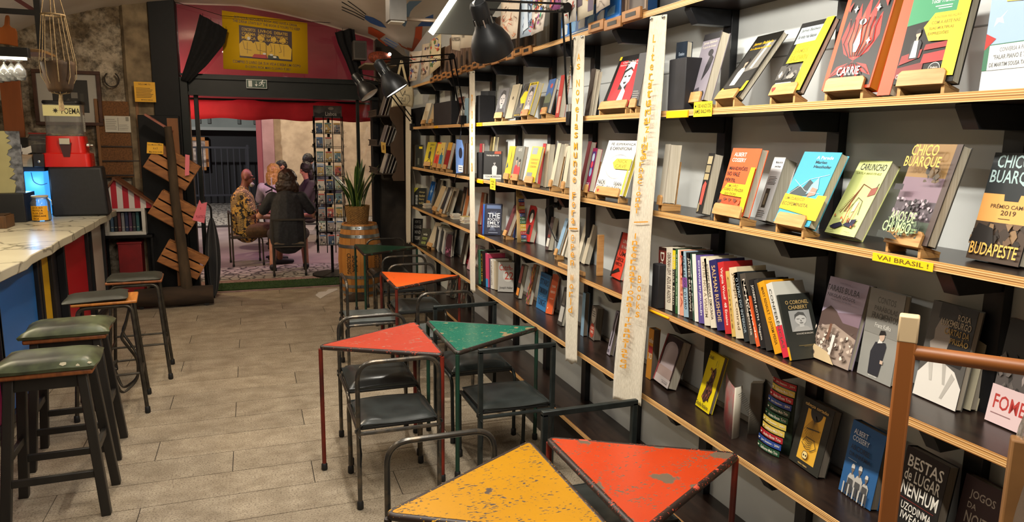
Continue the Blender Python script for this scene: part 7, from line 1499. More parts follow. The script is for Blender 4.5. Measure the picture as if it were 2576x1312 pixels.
ops += [('p', [(.33, .235), (.52, .235), (.50, .30), (.36, .30)], '#b8302c'), ('p', [(.52, .235), (.66, .235), (.64, .30), (.52, .30)], '#2a3a2c'), ('e', .48, .32, .022, .018, '#e8e4d8'), ('e', .56, .31, .022, .018, '#e8e4d8'), ('e', .60, .275, .022, .018, '#e8e4d8'), ('e', .3, .57, .018, .03, '#e8e4d8'), ('l', [(.5, .22), (.5, .79)], .006, PU)]
prints('print', t, BLp, BRp-BLp, TLp-BLp, (0, -1, 0), ops, lift=.0014, surf=pf)
# exit sign
a, b = DP(619, 199, YB-.145), DP(672, 223, YB-.145)
t = wthing('exit_sign', 'green exit sign with running figure and arrow on the door header', 'sign', ((a.x+b.x)/2, YB-.14, b.z))
MB().box(a.x, b.x, YB-.145, YB-.1305, b.z, a.z).build('plate', mat('#12402c', .4), t, bevel=.002)
def man(u, v, s): return [('e', u+.03*s, v+.36*s, .028*s, .075*s, '#e8ece8'), ('l', [(u+.01*s, v+.26*s), (u-.02*s, v+.05*s)], .12*s, '#e8ece8'), ('l', [(u-.02*s, v+.05*s), (u+.07*s, v-.08*s), (u+.05*s, v-.28*s)], .08*s, '#e8ece8'), ('l', [(u-.02*s, v+.03*s), (u-.07*s, v-.14*s), (u-.15*s, v-.16*s)], .08*s, '#e8ece8'), ('l', [(u+.01*s, v+.22*s), (u+.10*s, v+.12*s), (u+.15*s, v+.18*s)], .07*s, '#e8ece8'), ('l', [(u, v+.22*s), (u-.09*s, v+.16*s), (u-.12*s, v+.02*s)], .07*s, '#e8ece8')]
prints('pictogram', t, (a.x, YB-.145, b.z), (b.x-a.x, 0, 0), (0, 0, a.z-b.z), (0, -1, 0), [('r', .0, .0, 1, .05, '#e8ece8'), ('r', .0, .95, 1, 1, '#e8ece8'), ('r', 0, 0, .02, 1, '#e8ece8'), ('r', .98, 0, 1, 1, '#e8ece8'), ('r', .10, .16, .28, .86, '#d9dfd8'), ('r', .47, .3, .49, .8, '#e8ece8'), ('p', [(.41, .45), (.55, .45), (.48, .2)], '#e8ece8')]+man(.76, .52, 1.05))
# rod and curtains
rod0, rod1 = PY(436, 8, YB-.16), PY(775, 48, YB-.16)
def curtain(label, pts, y, folds):
    P = [PY(a_, b_, y) for a_, b_ in pts]; z0 = min(p.z for p in P)
    t = wthing('curtain', label, 'curtain', (sum(p.x for p in P)/len(P), y, z0), 'tied black curtains over the door')
    k = len(P)//2; Lf = P[:k]; Rg = P[k:][::-1]
    n = 24; m = MB()
    def ip(A, f): f *= len(A)-1; i = min(int(f), len(A)-2); g = f-i; return A[i]*(1-g)+A[i+1]*g
    def sf(u, v): p = ip(Lf, 1-v)*(1-u)+ip(Rg, 1-v)*u; return p+V((0, .028*sin(u*folds*pi)*(.4+.6*v)-.02, 0))
    m.grid(sf, n, 16).build('drape', mat('#0b0b0d', .95, col2='#131316', scale=30.), t, solid=.004)
    for u in (.1, .4, .7, .95):
        p = sf(u, 1); q_ = p+V((0, .02, .03)); MB().tube([p, p+V((0, .008, .02)), q_], .002, 5).build('ring_wire', MROD, t)
curtain('black curtain swept up to the left above the door', [(503, 36), (492, 80), (478, 130), (455, 200), (476, 206), (520, 165), (565, 110), (572, 75), (548, 46)][:8], YB-.17, 5)
curtain('black curtain gathered at the right above the door', [(842, 82), (850, 110), (868, 150), (888, 200), (915, 205), (905, 150), (895, 110), (890, 70)], YB-.17, 5)
t = wthing('taut_wire', 'thin wire stretched across the glass above the door', 'cord', PY(600, 20, YB-.16)); MB().tube([PY(436, 4, YB-.16), PY(500, 22, YB-.16), PY(560, 40, YB-.16), PY(700, 50, YB-.16), PY(845, 58, YB-.16)], .003, 6).build('wire', MROD, t)
# ---- barrel with staves and hoops
bc = V((1.135, 8.27, 0)); bh = .84; NS = 26
brl = wthing('wooden_barrel', 'upright oak barrel with steel hoops and stencilled lettering', 'barrel', bc)
def br_(z): f = (z/bh-.5)*2; return .198+.052*(1-f*f)
MOAK = [mat(c, .5, col2=d_, scale=5., stretch=(1, 1, .12)) for c, d_ in (('#b87a34', '#9a6126'), ('#a86c2c', '#8d5820'), ('#c08640', '#a36a2b'))]
for i in range(NS):
    a0, a1 = 2*pi*i/NS+.004, 2*pi*(i+1)/NS-.004; m = MB(); zs = [0, .1, .25, .42, .59, .74, bh]; vs = []
    for z in zs:
        for a_, rr_ in ((a0, br_(z)), (a1, br_(z)), (a1, br_(z)-.022), (a0, br_(z)-.022)): vs.append((bc.x+rr_*cos(a_), bc.y+rr_*sin(a_), z+.001))
    fs = []
    for j in range(len(zs)-1):
        for q in range(4): fs.append((j*4+q, j*4+(q+1) % 4, (j+1)*4+(q+1) % 4, (j+1)*4+q))
    fs += [(3, 2, 1, 0), tuple(len(vs)-4+q for q in range(4))]
    m.add(vs, fs).build('stave', MOAK[(i*5) % 3], brl, smooth=False)
MHOOP = mat('#9aa0a3', .3, .85, col2='#7d8386', scale=14.)
for z in (.03, .115, .225, .575, .69, .785):
    MB().lathe([(br_(z)+.0005, z), (br_(z)+.004, z), (br_(z+.036)+.004, z+.036), (br_(z+.036)+.0005, z+.036), (br_(z)+.0005, z)], 40, bc, cap=False).build('hoop', MHOOP, brl)
    for a_ in (-1.9, -1.72): r2 = br_(z+.018)+.004; MB().lathe([(.006, 0), (.005, .003), (0, .004)], 8, (bc.x+r2*cos(a_), bc.y+r2*sin(a_), z+.018), ax=(cos(a_), sin(a_), 0)).build('rivet', mat('#2b2b2b', .4, .8), brl)
MB().lathe([(0, bh-.02), (br_(bh)-.022, bh-.02), (br_(bh)-.022, bh-.012), (0, bh-.012)], 36, bc).build('head', MOAK[1], brl)
def bsurf(a0, a1, z0, z1):
    return lambda u, v: V((bc.x+(br_(z0+(z1-z0)*v)+.001)*cos(a0+(a1-a0)*u), bc.y+(br_(z0+(z1-z0)*v)+.001)*sin(a0+(a1-a0)*u), z0+(z1-z0)*v))
def curved(name, a0, a1, z0, z1, ops):
    s = bsurf(a0, a1, z0, z1); am = (a0+a1)/2; prints(name, brl, s(0, 0), s(1, 0)-s(0, 0), s(0, 1)-s(0, 0), (cos(am), sin(am), 0), ops, lift=.0012, surf=s)
for a_ in (-2.35, -1.05): curved('stencil_lettering', a_, a_+.55, .27, .52, [('v', 'BOOK', .5, .15, .95, .9, '#2b1a0a'), ('v', 'CROSSING', .02, .05, .38, 1.0, '#3a2410')])
# basket with snake plant
pot = wthing('potted_plant', 'snake plant in a woven basket standing on the barrel', 'plant', (bc.x-.02, bc.y, bh))
pc_ = V((bc.x-.02, bc.y, bh-.0115)); ph = .215
def weave(u, v):
    a_ = 2*pi*u; r = .118+.022*v+.0035*cos(v*18*pi)*(1 if int(u*40) % 2 else -1); return V((pc_.x+r*cos(a_), pc_.y+r*sin(a_), pc_.z+ph*v))
m = MB().grid(weave, 80, 36); m.add([weave(i/80, 0) for i in range(80)], [tuple(range(79, -1, -1))]); m.build('basket', mat('#8a642f', .8, col2='#6a4a20', scale=50., bump=.4), pot)
MB().lathe([(0, ph-.03), (.134, ph-.03), (.134, ph-.028), (0, ph-.02)], 24, pc_).build('soil', mat('#1d140d', .95), pot)
rl = random.Random(21)
MLEAF = mat('#2c4a1c', .4, col2='#1b3412', scale=14., stretch=(1, 1, .35)); MLE2 = mat('#7d8f3a', .45)
for i in range(22):
    a_ = rl.uniform(0, 2*pi); r0 = rl.uniform(.0, .09); lean = rl.uniform(.05, .30) if i > 1 else .0; hgt = rl.uniform(.34, .60); w = rl.uniform(.019, .030); tw = rl.uniform(-.6, .6)
    if i == 0: a_, lean, hgt = .25, .33, .62
    b0 = pc_+V((r0*cos(a_), r0*sin(a_), ph-.03)); m = MB(); vs = []; n_ = 9
    for j in range(n_+1):
        f = j/n_; c_ = b0+V((cos(a_)*lean*f**1.7, sin(a_)*lean*f**1.7, hgt*(f-.12*f*f*lean*3))); ww = w*(.45+.55*min(1, f*3))*(1-f**4)**.8+.0008
        s_ = V((cos(a_+pi/2+tw*f), sin(a_+pi/2+tw*f), 0)); nn2 = V((cos(a_+tw*f), sin(a_+tw*f), 0))*-.006
        vs += [c_-s_*ww, c_-s_*ww*.82, c_+nn2*(1-f), c_+s_*ww*.82, c_+s_*ww]
    for j in range(n_):
        for q in range(4): m.mi = 1 if q in (0, 3) else 0; m.add([vs[j*5+q], vs[j*5+q+1], vs[(j+1)*5+q+1], vs[(j+1)*5+q]], [(0, 1, 2, 3)])
    m.build('leaf', [MLEAF, MLE2], pot)
# crumpled cloth at the barrel foot, paper scraps
ck_ = wthing('brown_sack', 'crumpled brown sack lying at the foot of the barrel', 'sack', (.95, 7.98, 0))
MB().grid(lambda u, v: V((.90+.26*u, 7.88+.14*v, .004+.075*sin(pi*u)**.7*sin(pi*v)**.7*(1+.4*NZ.noise(V((u*5, v*5, 2)))))), 16, 12).build('cloth', mat('#3a2716', .9, col2='#24180d', scale=20.), ck_, solid=.003)
def scrap(pts, label):
    P = [PZ(a_, b_, .0) for a_, b_ in pts]; t = wthing('paper_scrap', label, 'paper', P[0]); m = MB()
    m.prism([(p.x, p.y) for p in P], (0, 0, .001), (1, 0, 0), (0, 1, 0), (0, 0, .0012)); m.build('sheet', mat('#b9b4ae', .7), t, smooth=False)
scrap([(793, 742), (803, 734), (820, 733), (826, 727), (848, 725), (850, 728), (835, 735), (822, 741), (806, 751)], 'torn white paper scrap lying on the floor before the barrel')
# ---- scalloped magazine rack on the wall
ry = 7.98
prof = [(985, 262), (978, 285), (984, 302), (996, 318), (999, 335), (992, 352), (982, 362), (984, 384), (995, 396), (1000, 412), (996, 430), (986, 444), (990, 455), (1018, 455), (1014, 262)]
rk2 = wthing('magazine_rack', 'dark wooden magazine rack with scalloped side panel beside the door', 'rack', PY(1000, 456, ry))
P = [PY(a_, b_, ry) for a_, b_ in prof]
MB().prism([(p.x, p.z) for p in P], (0, ry, 0), (1, 0, 0), (0, 0, 1), (0, .02, 0)).build('side_panel', mat('#4a3420', .6, col2='#35240f', scale=8., stretch=(1, 1, .2)), rk2, bevel=.002)
MB().prism([(p.x, p.z) for p in P], (0, 8.6, 0), (1, 0, 0), (0, 0, 1), (0, .02, 0)).build('side_panel', mat('#2a1c10', .6), rk2, bevel=.002)
bx1 = P[-1].x; MB().box(bx1-.02, bx1, ry+.02, 8.6, P[-2].z, P[-1].z).build('back_panel', mat('#1d140d', .6), rk2)
xl = PY(942, 300, ry).x
for i, yp in enumerate((290, 365, 436)):
    zt2 = PY(980, yp, ry).z; MB().box(xl+.02, bx1-.02, ry+.021, 8.58, zt2-.012, zt2).build('tray', mat('#2a1d12', .6), rk2)
    for j in range(12): yy2 = ry+.03+j*.046; MB().box(xl+.022, xl+.03, yy2, yy2+.02, zt2, zt2+.05).build('slat', mat('#2f2014', .6), rk2)
    MB().box(xl+.018, xl+.034, ry+.021, 8.58, zt2+.05, zt2+.062).build('rail', mat('#2f2014', .6), rk2)
    for j in range(4):
        u_ = bx1-.10-.035*j; t = wthing('magazine', ['white', 'grey', 'cream', 'silver'][j]+' magazine in the '+['upper', 'middle', 'lower'][i]+' tray of the scalloped rack', 'magazine', (u_, ry+.16, zt2), 'magazines in the scalloped rack')
        m = MB(); m.par((u_-.03, ry+.05, zt2+.001), (0, .2, 0), (.07, 0, .19+.01*j), (.006, 0, -.002)); m.build('pages', mat(['#b9b5ad', '#8d8a86', '#a9a08d', '#9d9a9a'][j], .5), t, smooth=False)
        m = MB(); m.par((u_-.0315, ry+.05, zt2+.0012), (0, .2, 0), (.07, 0, .19+.01*j), (-.0008, 0, .0003)); m.build('cover', mat(['#6d6a6a', '#a9a49a', '#4a4646', '#77706a'][(i+j) % 4], .4), t, smooth=False)
tagpaper([(958, 356), (970, 359), (971, 386), (960, 383)], '#c9a24a', 'small gold framed card hanging on the scalloped rack', [('r', .3, .3, .7, .7, '#8a6420')], ry-.012, 'gold_card')

# ================================================================== the street outside
def mat_cobble():
    m = bpy.data.materials.new('m_cobble'); m.use_nodes = True; nt = m.node_tree; b = nt.nodes['Principled BSDF']; L = nt.links.new
    tc = nt.nodes.new('ShaderNodeTexCoord'); v = nt.nodes.new('ShaderNodeTexVoronoi'); v.feature = 'DISTANCE_TO_EDGE'; v.inputs['Scale'].default_value = 9; L(tc.outputs['Object'], v.inputs[0])
    cr = nt.nodes.new('ShaderNodeValToRGB'); e = cr.color_ramp.elements; e[0].position = .02; e[0].color = lin('#3a3634'); e[1].position = .14; e[1].color = lin('#aaa49a'); L(v.outputs[0], cr.inputs[0])
    L(cr.outputs[0], b.inputs['Base Color']); b.inputs['Roughness'].default_value = .45
    bp = nt.nodes.new('ShaderNodeBump'); bp.inputs['Strength'].default_value = .8; bp.inputs['Distance'].default_value = .03; L(v.outputs[0], bp.inputs['Height']); L(bp.outputs[0], b.inputs['Normal'])
    return m
MCOB = mat_cobble()
struct(MB().box(-9, 9, 9.5, 10.55, -.06, 0).build('pavement', MCOB))
struct(MB().box(-9, 9, 10.55, 15.4, -.06, -.002).build('pavement_slab', mat('#8d7f7c', .5, col2='#77696a', scale=1.5, bump=.05)))
struct(MB().box(-9, 9, 15.4, 15.55, -.06, .03).build('kerb', mat('#3a3635', .6)))
struct(MB().box(-9, 9, 15.55, 24., -.06, -.01).build('street', MCOB))
struct(MB().box(-9, -.72, YB+.10, 9.5, -.06, .0).build('pavement_edge', MCOB)); struct(MB().box(1.45, 9, YB+.14, 9.5, -.06, .0).build('pavement_edge_2', MCOB))
struct(MB().box(-9, -1.1, YB+.31, YB+.5, 0, 5).build('wall_front', mat('#6d5a52', .8))); struct(MB().box(1.5, 9, YB+.31, YB+.5, 0, 5).build('wall_front_2', mat('#6d5a52', .8))); struct(MB().box(-1.1, 1.5, YB+.11, YB+.3, 3.4, 5).build('wall_front_3', mat('#6d5a52', .8)))
# dark shop front opposite with grey fascia, railing
bd = wthing('dark_shopfront', 'dark building front with grey fascia across the street', 'building', (-3, 21, 0))
MB().box(-9, .9, 21.2, 21.5, 0, 7).build('wall', mat('#0d0f14', .7), bd)
fz0, fz1 = PY(560, 320, 21.).z, PY(560, 272, 21.).z
MB().box(-9, .9, 20.95, 21.2, fz0, fz1).build('fascia', mat('#77807c', .6, col2='#666e6a', scale=1.), bd)
for px_ in (500, 525, 600, 640): x = PY(px_, 290, 20.9).x; MB().box(x-.04, x+.04, 20.9, 20.95, fz0+.1, fz1-.1).build('fascia_batten', mat('#4a514e', .6), bd)
MB().box(-9, .9, 20.85, 20.95, fz0-.08, fz0).build('fascia_ledge', mat('#8d938f', .6), bd)
rlg = wthing('railing', 'dark metal railing across the street', 'railing', (-3, 20.4, 0))
for zz in (.25, 1.5): MB().box(-6, -.05, 20.38, 20.42, zz, zz+.05).build('rail', mat('#1d222c', .5), rlg)
for i in range(40): x = -6+i*.15; MB().box(x-.012, x+.012, 20.39, 20.41, .3, 1.5).build('baluster', mat('#1d222c', .5), rlg)
for i in range(3): x = -6+i*2.95; MB().box(x-.03, x+.03, 20.37, 20.43, 0, 1.6).build('post', mat('#1d222c', .5), rlg)
# lit picture window at the left
wn = wthing('lit_window', 'gold framed lit display window across the street', 'window', PY(508, 430, 21.05))
a, b = PY(470, 428, 21.05), PY(524, 345, 21.05)
for (p, q, r, s) in [(a.x, b.x, a.z, a.z+.09), (a.x, b.x, b.z-.09, b.z), (b.x-.09, b.x, a.z, b.z), (a.x, a.x+.09, a.z, b.z)]: MB().box(p, q, 21.05, 21.16, r, s).build('frame_bar', mat('#b0702c', .5), wn)
MB().box(a.x+.09, b.x-.09, 21.1, 21.15, a.z+.09, b.z-.09).build('display', mat('#5a4a4a', .5, col2='#c9b8a8', scale=7., emit=.25, emcol='#8a7a6a'), wn)

# cream building with pink corner
cb = wthing('cream_building', 'cream rendered building corner with pink pilaster', 'building', (3, 17, 0))
x0 = PY(662, 400, 16.9).x; x1 = PY(692, 400, 16.9).x
def wl(u, v): x = x1+u*(9-x1); z = v*7.; return V((x, 16.9+.025*NZ.noise(V((x*5, z*5, 1))), z))
MB().grid(wl, 60, 50).build('wall', mat('#b5a184', .85, col2='#9d8a70', scale=6., bump=.4), cb)
MB().box(x0, x1, 16.8, 17.1, 0, 7).build('pilaster', mat('#a07a78', .7, col2='#8a6664', scale=3.), cb, bevel=.01); MB().box(x0-.12, x0, 16.85, 17.2, 0, 7).build('pilaster_edge', mat('#7a3a40', .6), cb); MB().box(x0, 9, 17.2, 20.3, 0, 7).build('mass', mat('#6d6052', .8), cb)
# awning: sloping canvas with valance, over the doorway
aw = wthing('awning', 'red canvas awning with hanging valance over the shop door', 'awning', (.3, 9.9, 2.1))
MAW = mat('#cc4e6e', .8, col2='#bb4262', scale=3.)
y1_, z1_, y2_, z2_ = 9.02, 3.75, 10.5, 2.30
MB().grid(lambda u, v: V((-1.9+u*4.4, y1_+(y2_-y1_)*v, z1_+(z2_-z1_)*v-.08*sin(pi*v))), 20, 8).build('canopy', MAW, aw, solid=.004)
vl, vr = PY(480, 265, 10.5), PY(906, 292, 10.5)
MB().grid(lambda u, v: V((-1.9+u*4.4, 10.5+.02*sin(u*26), 2.30-(.26 if True else 0)*v+.012*sin(u*40)*v)), 60, 3).build('valance', mat('#b3152a', .7, col2='#c81e34', scale=4.), aw, solid=.004)
MB().tube([(-1.9, 10.5, 2.30), (2.5, 10.5, 2.30)], .018, 8).build('front_bar', MROD, aw)
for x in (-1.85, 2.45): MB().tube([(x, 10.5, 2.3), (x, 9.33, 2.9)], .014, 8).build('arm', MROD, aw)
MB().tube([(-1.3, 10.56, 2.275), (1.9, 10.56, 2.275)], .012, 8).build('added_pink_tube', mat('#ff9ad8', .4, emit=4., emcol='#ff7fd0'), aw)  # added tube carrying the pink fill, out of sight behind the valance
def lantern(loc, foot, label):
    t = wthing('street_lantern', label, 'lamp', foot); loc, foot = V(loc), V(foot)
    MB().lathe([(0, .10), (.09, .06), (.10, .05), (.03, .16), (0, .18)], 14, loc).build('cap', MBLK, t); MB().tube([foot, V((foot.x, foot.y, loc.z+.17)), loc+V((0, 0, .17))] if (V((foot.x, foot.y, 0))-V((loc.x, loc.y, 0))).length > .02 else [foot, loc+V((0, 0, .1))], .025, 10).build('bracket', MBLK, t)
lantern((-1.5, 9.75, 2.0), (-1.5, 9.32, 2.1), 'wall lantern outside left of the door'); lantern((2.3, 11.6, 2.3), (2.6, 11.6, 0), 'terrace lantern added out of view on a post right of the tables')  # the post lantern is added as body of the terrace fill
lantern((-3.2, 14.5, 4.8), (-3.5, 14.5, 0), 'tall street lantern by the kerb'); lantern((1.6, 14.2, 4.6), (2.4, 14.2, 0), 'tall street lantern before the cream building'); lantern((-1.15, 9.9, 2.85), (-1.15, 9.32, 2.9), 'small lamp added out of view under the awning')  # the awning lamp is added as body of the canopy fill
# ---- postcard tower
rc = V((.945, 9.55, .012)); rcz = 2.24
rack = wthing('postcard_rack', 'tall black wire postcard tower with city header sign', 'rack', rc)
RW = .29
MB().lathe([(0, .001), (.26, .001), (.26, .02), (.05, .035), (0, .035)], 24, rc).build('base', MBLK, rack); MB().tube([rc+V((0, 0, .03)), rc+V((0, 0, rcz-.2))], .018, 10).build('post', MBLK, rack)
ang0 = -.12
def face_frame(k):
    a_ = ang0-pi/2+k*pi/2; n_ = V((cos(a_), sin(a_), 0)); u_ = V((-sin(a_), cos(a_), 0)); return rc+n_*(RW*.62), u_, n_
ROWS = 9; zr0, zr1 = .42, 2.02; dz_ = (zr1-zr0)/ROWS
CC = ['#8fa3b5', '#c9bfae', '#3f5f8a', '#b84a3a', '#d9d4c8', '#5a7f8d', '#c8a45a', '#9d8d86', '#2f4a6d', '#a9b8a0']
rk_ = random.Random(31); nf = ['street', 'left', 'right', 'room']
for k in (0, 1, 3):
    o_, u_, n_ = face_frame(k)
    for s in (-1, -.333, .333, 1): p = o_+u_*(RW*.56*s); MB().tube([p+V((0, 0, zr0-.1)), p+V((0, 0, zr1+.04))], .006, 6).build('upright_wire', MROD, rack)
    for r_ in range(ROWS):
        z = zr0+dz_*r_
        MB().tube([o_+u_*(-RW*.56)+V((0, 0, z)), o_+u_*(RW*.56)+V((0, 0, z))], .004, 6).build('shelf_wire', MROD, rack); MB().tube([o_+n_*.035+u_*(-RW*.56)+V((0, 0, z+.02)), o_+n_*.035+u_*(RW*.56)+V((0, 0, z+.02))], .003, 6).build('shelf_wire', MROD, rack)
        for c_ in range(3):
            if k == 0 and r_ == 7 and c_ == 2: continue
            m0 = o_+u_*(RW*.373*(c_-1))+V((0, 0, z+.004)); w, h = .085, .135
            bnd = rk_.choice(['blue', 'red', 'orange', 'green']); c1, c2, c3 = rk_.choice(CC), rk_.choice(CC), rk_.choice(CC)
            t = wthing('postcard', '%s-banded postcard, %s row up, %s column, %s side of tower' % (bnd, ORD[r_], ['left', 'middle', 'right'][c_], {0: 'shop', 1: 'barrel', 3: 'terrace'}[k]), 'postcard', m0, 'postcards on the wire tower')
            up_ = (V((0, 0, 1))*.985-n_*.17).normalized(); nn2 = (n_*.985+V((0, 0, .17))).normalized(); o2 = m0-u_*(w/2)+n_*.012
            MB().par(o2, u_*w, up_*h, -nn2*.004).build('card_stack', mat('#c9c5bc', .5), t, smooth=False)
            bc_ = {'blue': '#3a6aa8', 'red': '#c8402c', 'orange': '#d8a02c', 'green': '#4a7a6a'}[bnd]
            if k == 0: prints('picture', t, o2, u_*w, up_*h, nn2, [('r', .04, .03, .96, .97, c1), ('r', .04, .86, .96, .97, bc_)]+rag(rk_, .08, .08, .92, .82, 6, [c2, c3, '#2b2b30', '#e0dcd0'], .14), lift=.0006)
            else: prints('picture', t, o2, u_*w, up_*h, nn2, [('r', .04, .03, .96, .97, c1), ('r', .1, .1, .9, .6, c2), ('r', .04, .86, .96, .97, bc_)], lift=.0006)
            m = MB(); q = o2+nn2*.006
            MB().tube(rpath([q+u_*.01, q+u_*.02+V((0, 0, .05)), q+u_*(w/2)+V((0, 0, .03)), q+u_*(w-.02)+V((0, 0, .05)), q+u_*(w-.01)], .02, 3), .0018, 5).build('pocket_wire', MROD, rack)
o_, u_, n_ = face_frame(0)
MB().par(o_-u_*(RW*.6)+V((0, 0, zr1+.02)), u_*(RW*1.2), (0, 0, .15), -n_*.01).build('header_sign', mat('#4a4440', .5, col2='#77706a', scale=14.), rack, smooth=False)
prints('header_lettering', rack, o_-u_*(RW*.6)+V((0, 0, zr1+.02)), u_*(RW*1.2), (0, 0, .15), n_, [('p', [(.04, .04), (.96, .04), (.96, .4), (.6, .3), (.4, .5), (.2, .34), (.04, .45)], '#2b2724'), ('t', 'Lisboa', .42, .18, .82, .5, '#e8e2d6'), ('e', .62, .78, .1, .12, '#b5ada2')], lift=.001)

# ---- people
def person(label, base, rz, J, R, skin, cloth, hair, voxel=.011, name='person'):
    """J joints (local metres: x right, y forward, z up); one continuous voxel-skinned body with clothing and hair as children"""
    t = thing(name, label, 'person', base, rz)
    def mesh(nm, segs, balls, m, vx=voxel, parent=t, sm=6):
        b = MB()
        for path, rad in segs:
            P = [V(J[q]) if isinstance(q, str) else V(q) for q in path]; b.tube(P, rad, 12)
            for p_, r_ in zip(P, rad): b.ell(p_, (r_, r_, r_), 12, 8)
        for c_, r_ in balls: b.ell(V(J[c_]) if isinstance(c_, str) else V(c_), r_, 16, 10)
        o = b.build(nm, m, parent)
        md = o.modifiers.new('skin', 'REMESH'); md.mode = 'VOXEL'; md.voxel_size = vx; md.use_smooth_shade = True
        sm_ = o.modifiers.new('soft', 'SMOOTH'); sm_.factor = .5; sm_.iterations = sm
        return o
    h = V(J['head']); f = V(J['look']).normalized(); up = V((0, 0, 1)); sd = f.cross(up).normalized(); up = sd.cross(f).normalized()
    L_ = lambda a, b_, c_: h+sd*a+f*b_+up*c_
    segs = [(['pelvis', 'waist', 'chest', 'neck0'], [.13, .12, .13, .06]), (['neck0', 'neck1', 'head'], [.058, .055, .06])]
    for s in 'lr':
        segs += [(['chest', 'sh_'+s, 'el_'+s, 'wr_'+s], [.07, .058, .044, .030]), (['pelvis', 'hip_'+s, 'kn_'+s, 'an_'+s], [.1, .088, .060, .042])]
        w_ = V(J['wr_'+s]); d = (w_-V(J['el_'+s])).normalized(); lt = d.cross(V(J.get('pn_'+s, (0, 0, 1)))).normalized(); pn = lt.cross(d)
        segs.append(([w_, w_+d*.05, w_+d*.085], [.030, .034, .032]))
        for q_, ln_ in ((-.028, .07), (-.010, .085), (.009, .08), (.027, .06)):
            a_ = w_+d*.085+lt*q_; segs.append(([a_, a_+d*ln_*.5+lt*q_*.2-pn*.004, a_+d*ln_*.95+lt*q_*.3-pn*.018], [.0095, .0088, .0072]))
        a_ = w_+d*.035+lt*-.028; segs.append(([a_, a_+d*.03-lt*.022, a_+d*.062-lt*.03], [.0115, .010, .008]))
    balls = [(L_(0, .0, .03), (.074, .074, .098)), (L_(0, .012, -.035), (.060, .068, .075)), (L_(0, .098, -.012), (.013, .016, .019)), (L_(.075, -.005, -.005), (.012, .016, .028)), (L_(-.075, -.005, -.005), (.012, .016, .028)), (L_(0, .055, -.085), (.03, .03, .022)), (L_(0, .075, .028), (.05, .018, .010))]
    body_ = mesh('body', segs, balls, skin, sm=3)
    eye = mat('#17120f', .3)
    for s in (-1, 1): MB().ell(L_(.03*s, .078, .012), (.011, .007, .007), 8, 6).build('eye', eye, body_)
    MB().ell(L_(0, .084, -.052), (.022, .006, .005), 10, 6).build('mouth', mat('#6d3a34', .5), body_)
    for nm, sg, bl, m in cloth:
        if nm == 'shoes':
            for g in sg: mesh('shoe', [g], [], m)
        else: mesh(nm, sg, bl, m)
    hm = {}
    for c_, r_, m in hair: hm.setdefault(m, MB()).ell(L_(*c_), r_, 18, 12)
    for m, b in hm.items():
        o = b.build('hair', m, t); md = o.modifiers.new('skin', 'REMESH'); md.mode = 'VOXEL'; md.voxel_size = .008; md.use_smooth_shade = True; sm_ = o.modifiers.new('soft', 'SMOOTH'); sm_.iterations = 10
        md = o.modifiers.new('tuft', 'DISPLACE'); tx = bpy.data.textures.get('hairtex') or bpy.data.textures.new('hairtex', 'CLOUDS'); tx.noise_scale = .035; md.texture = tx; md.strength = .02; md.mid_level = .35
    return t
def seated(head=(0, .06, 1.25), look=(0, 1, 0), wr_l=(-.14, .42, .80), wr_r=(.14, .42, .80), el_l=(-.30, .16, .80), el_r=(.30, .16, .80), lean=.0, feet=.40, spread=.13, knee=.46):
    ch = V((0, .0+lean, .92)); n0 = V((0, .03+lean*1.3, 1.08))
    return dict(pelvis=(0, .02, .50), waist=(0, .0+lean*.4, .70), chest=tuple(ch), neck0=tuple(n0), neck1=(n0.x, n0.y+.02, n0.z+.06), head=head, look=look,
                sh_l=(-.185, ch.y, 1.015), sh_r=(.185, ch.y, 1.015), el_l=el_l, el_r=el_r, wr_l=wr_l, wr_r=wr_r, hip_l=(-.10, .06, .50), hip_r=(.10, .06, .50), kn_l=(-spread, .46, knee+.02), kn_r=(spread, .46, knee+.02), an_l=(-spread-.02, feet, .08), an_r=(spread+.02, feet+.03, .08))
def shirt(J, slv=.62, r=1.0, extra=.0):
    g = [(['pelvis', 'waist', 'chest'], [.165*r+extra, .155*r+extra, .150*r]), (['sh_l', 'chest', 'sh_r'], [.082, .12, .082]), ([J['chest'], J['neck0']], [.12, .068])]
    for s in 'lr':
        a_, b_ = V(J['sh_'+s]), V(J['el_'+s]); g.append(([a_, a_+(b_-a_)*slv*.5, a_+(b_-a_)*slv], [.080, .074, .070]))
    return g
def trousers(J, to=1.0, r=1.0):
    g = [(['hip_l', 'pelvis', 'hip_r'], [.112*r, .135*r, .112*r])]
    for s in 'lr':
        g.append((['hip_'+s, 'kn_'+s], [.108*r, .082*r])); k_, a_ = V(J['kn_'+s]), V(J['an_'+s])
        if to > .05: g.append(([k_, k_+(a_-k_)*to], [.08*r, .066*r]))
    return g
def shoes(J, fwd=(0, 1, 0)):
    f = V(fwd); out = []
    for s in 'lr':
        a_ = V(J['an_'+s]); out.append(([V((a_.x, a_.y, .045))-f*.05, V((a_.x, a_.y, .042))+f*.08, V((a_.x, a_.y, .034))+f*.17], [.044, .043, .032]))
    return out
SK_D = mat('#7a4a32', .55, col2='#653a26', scale=9.); SK_L = mat('#c48c70', .5, col2='#b27a60', scale=9.)
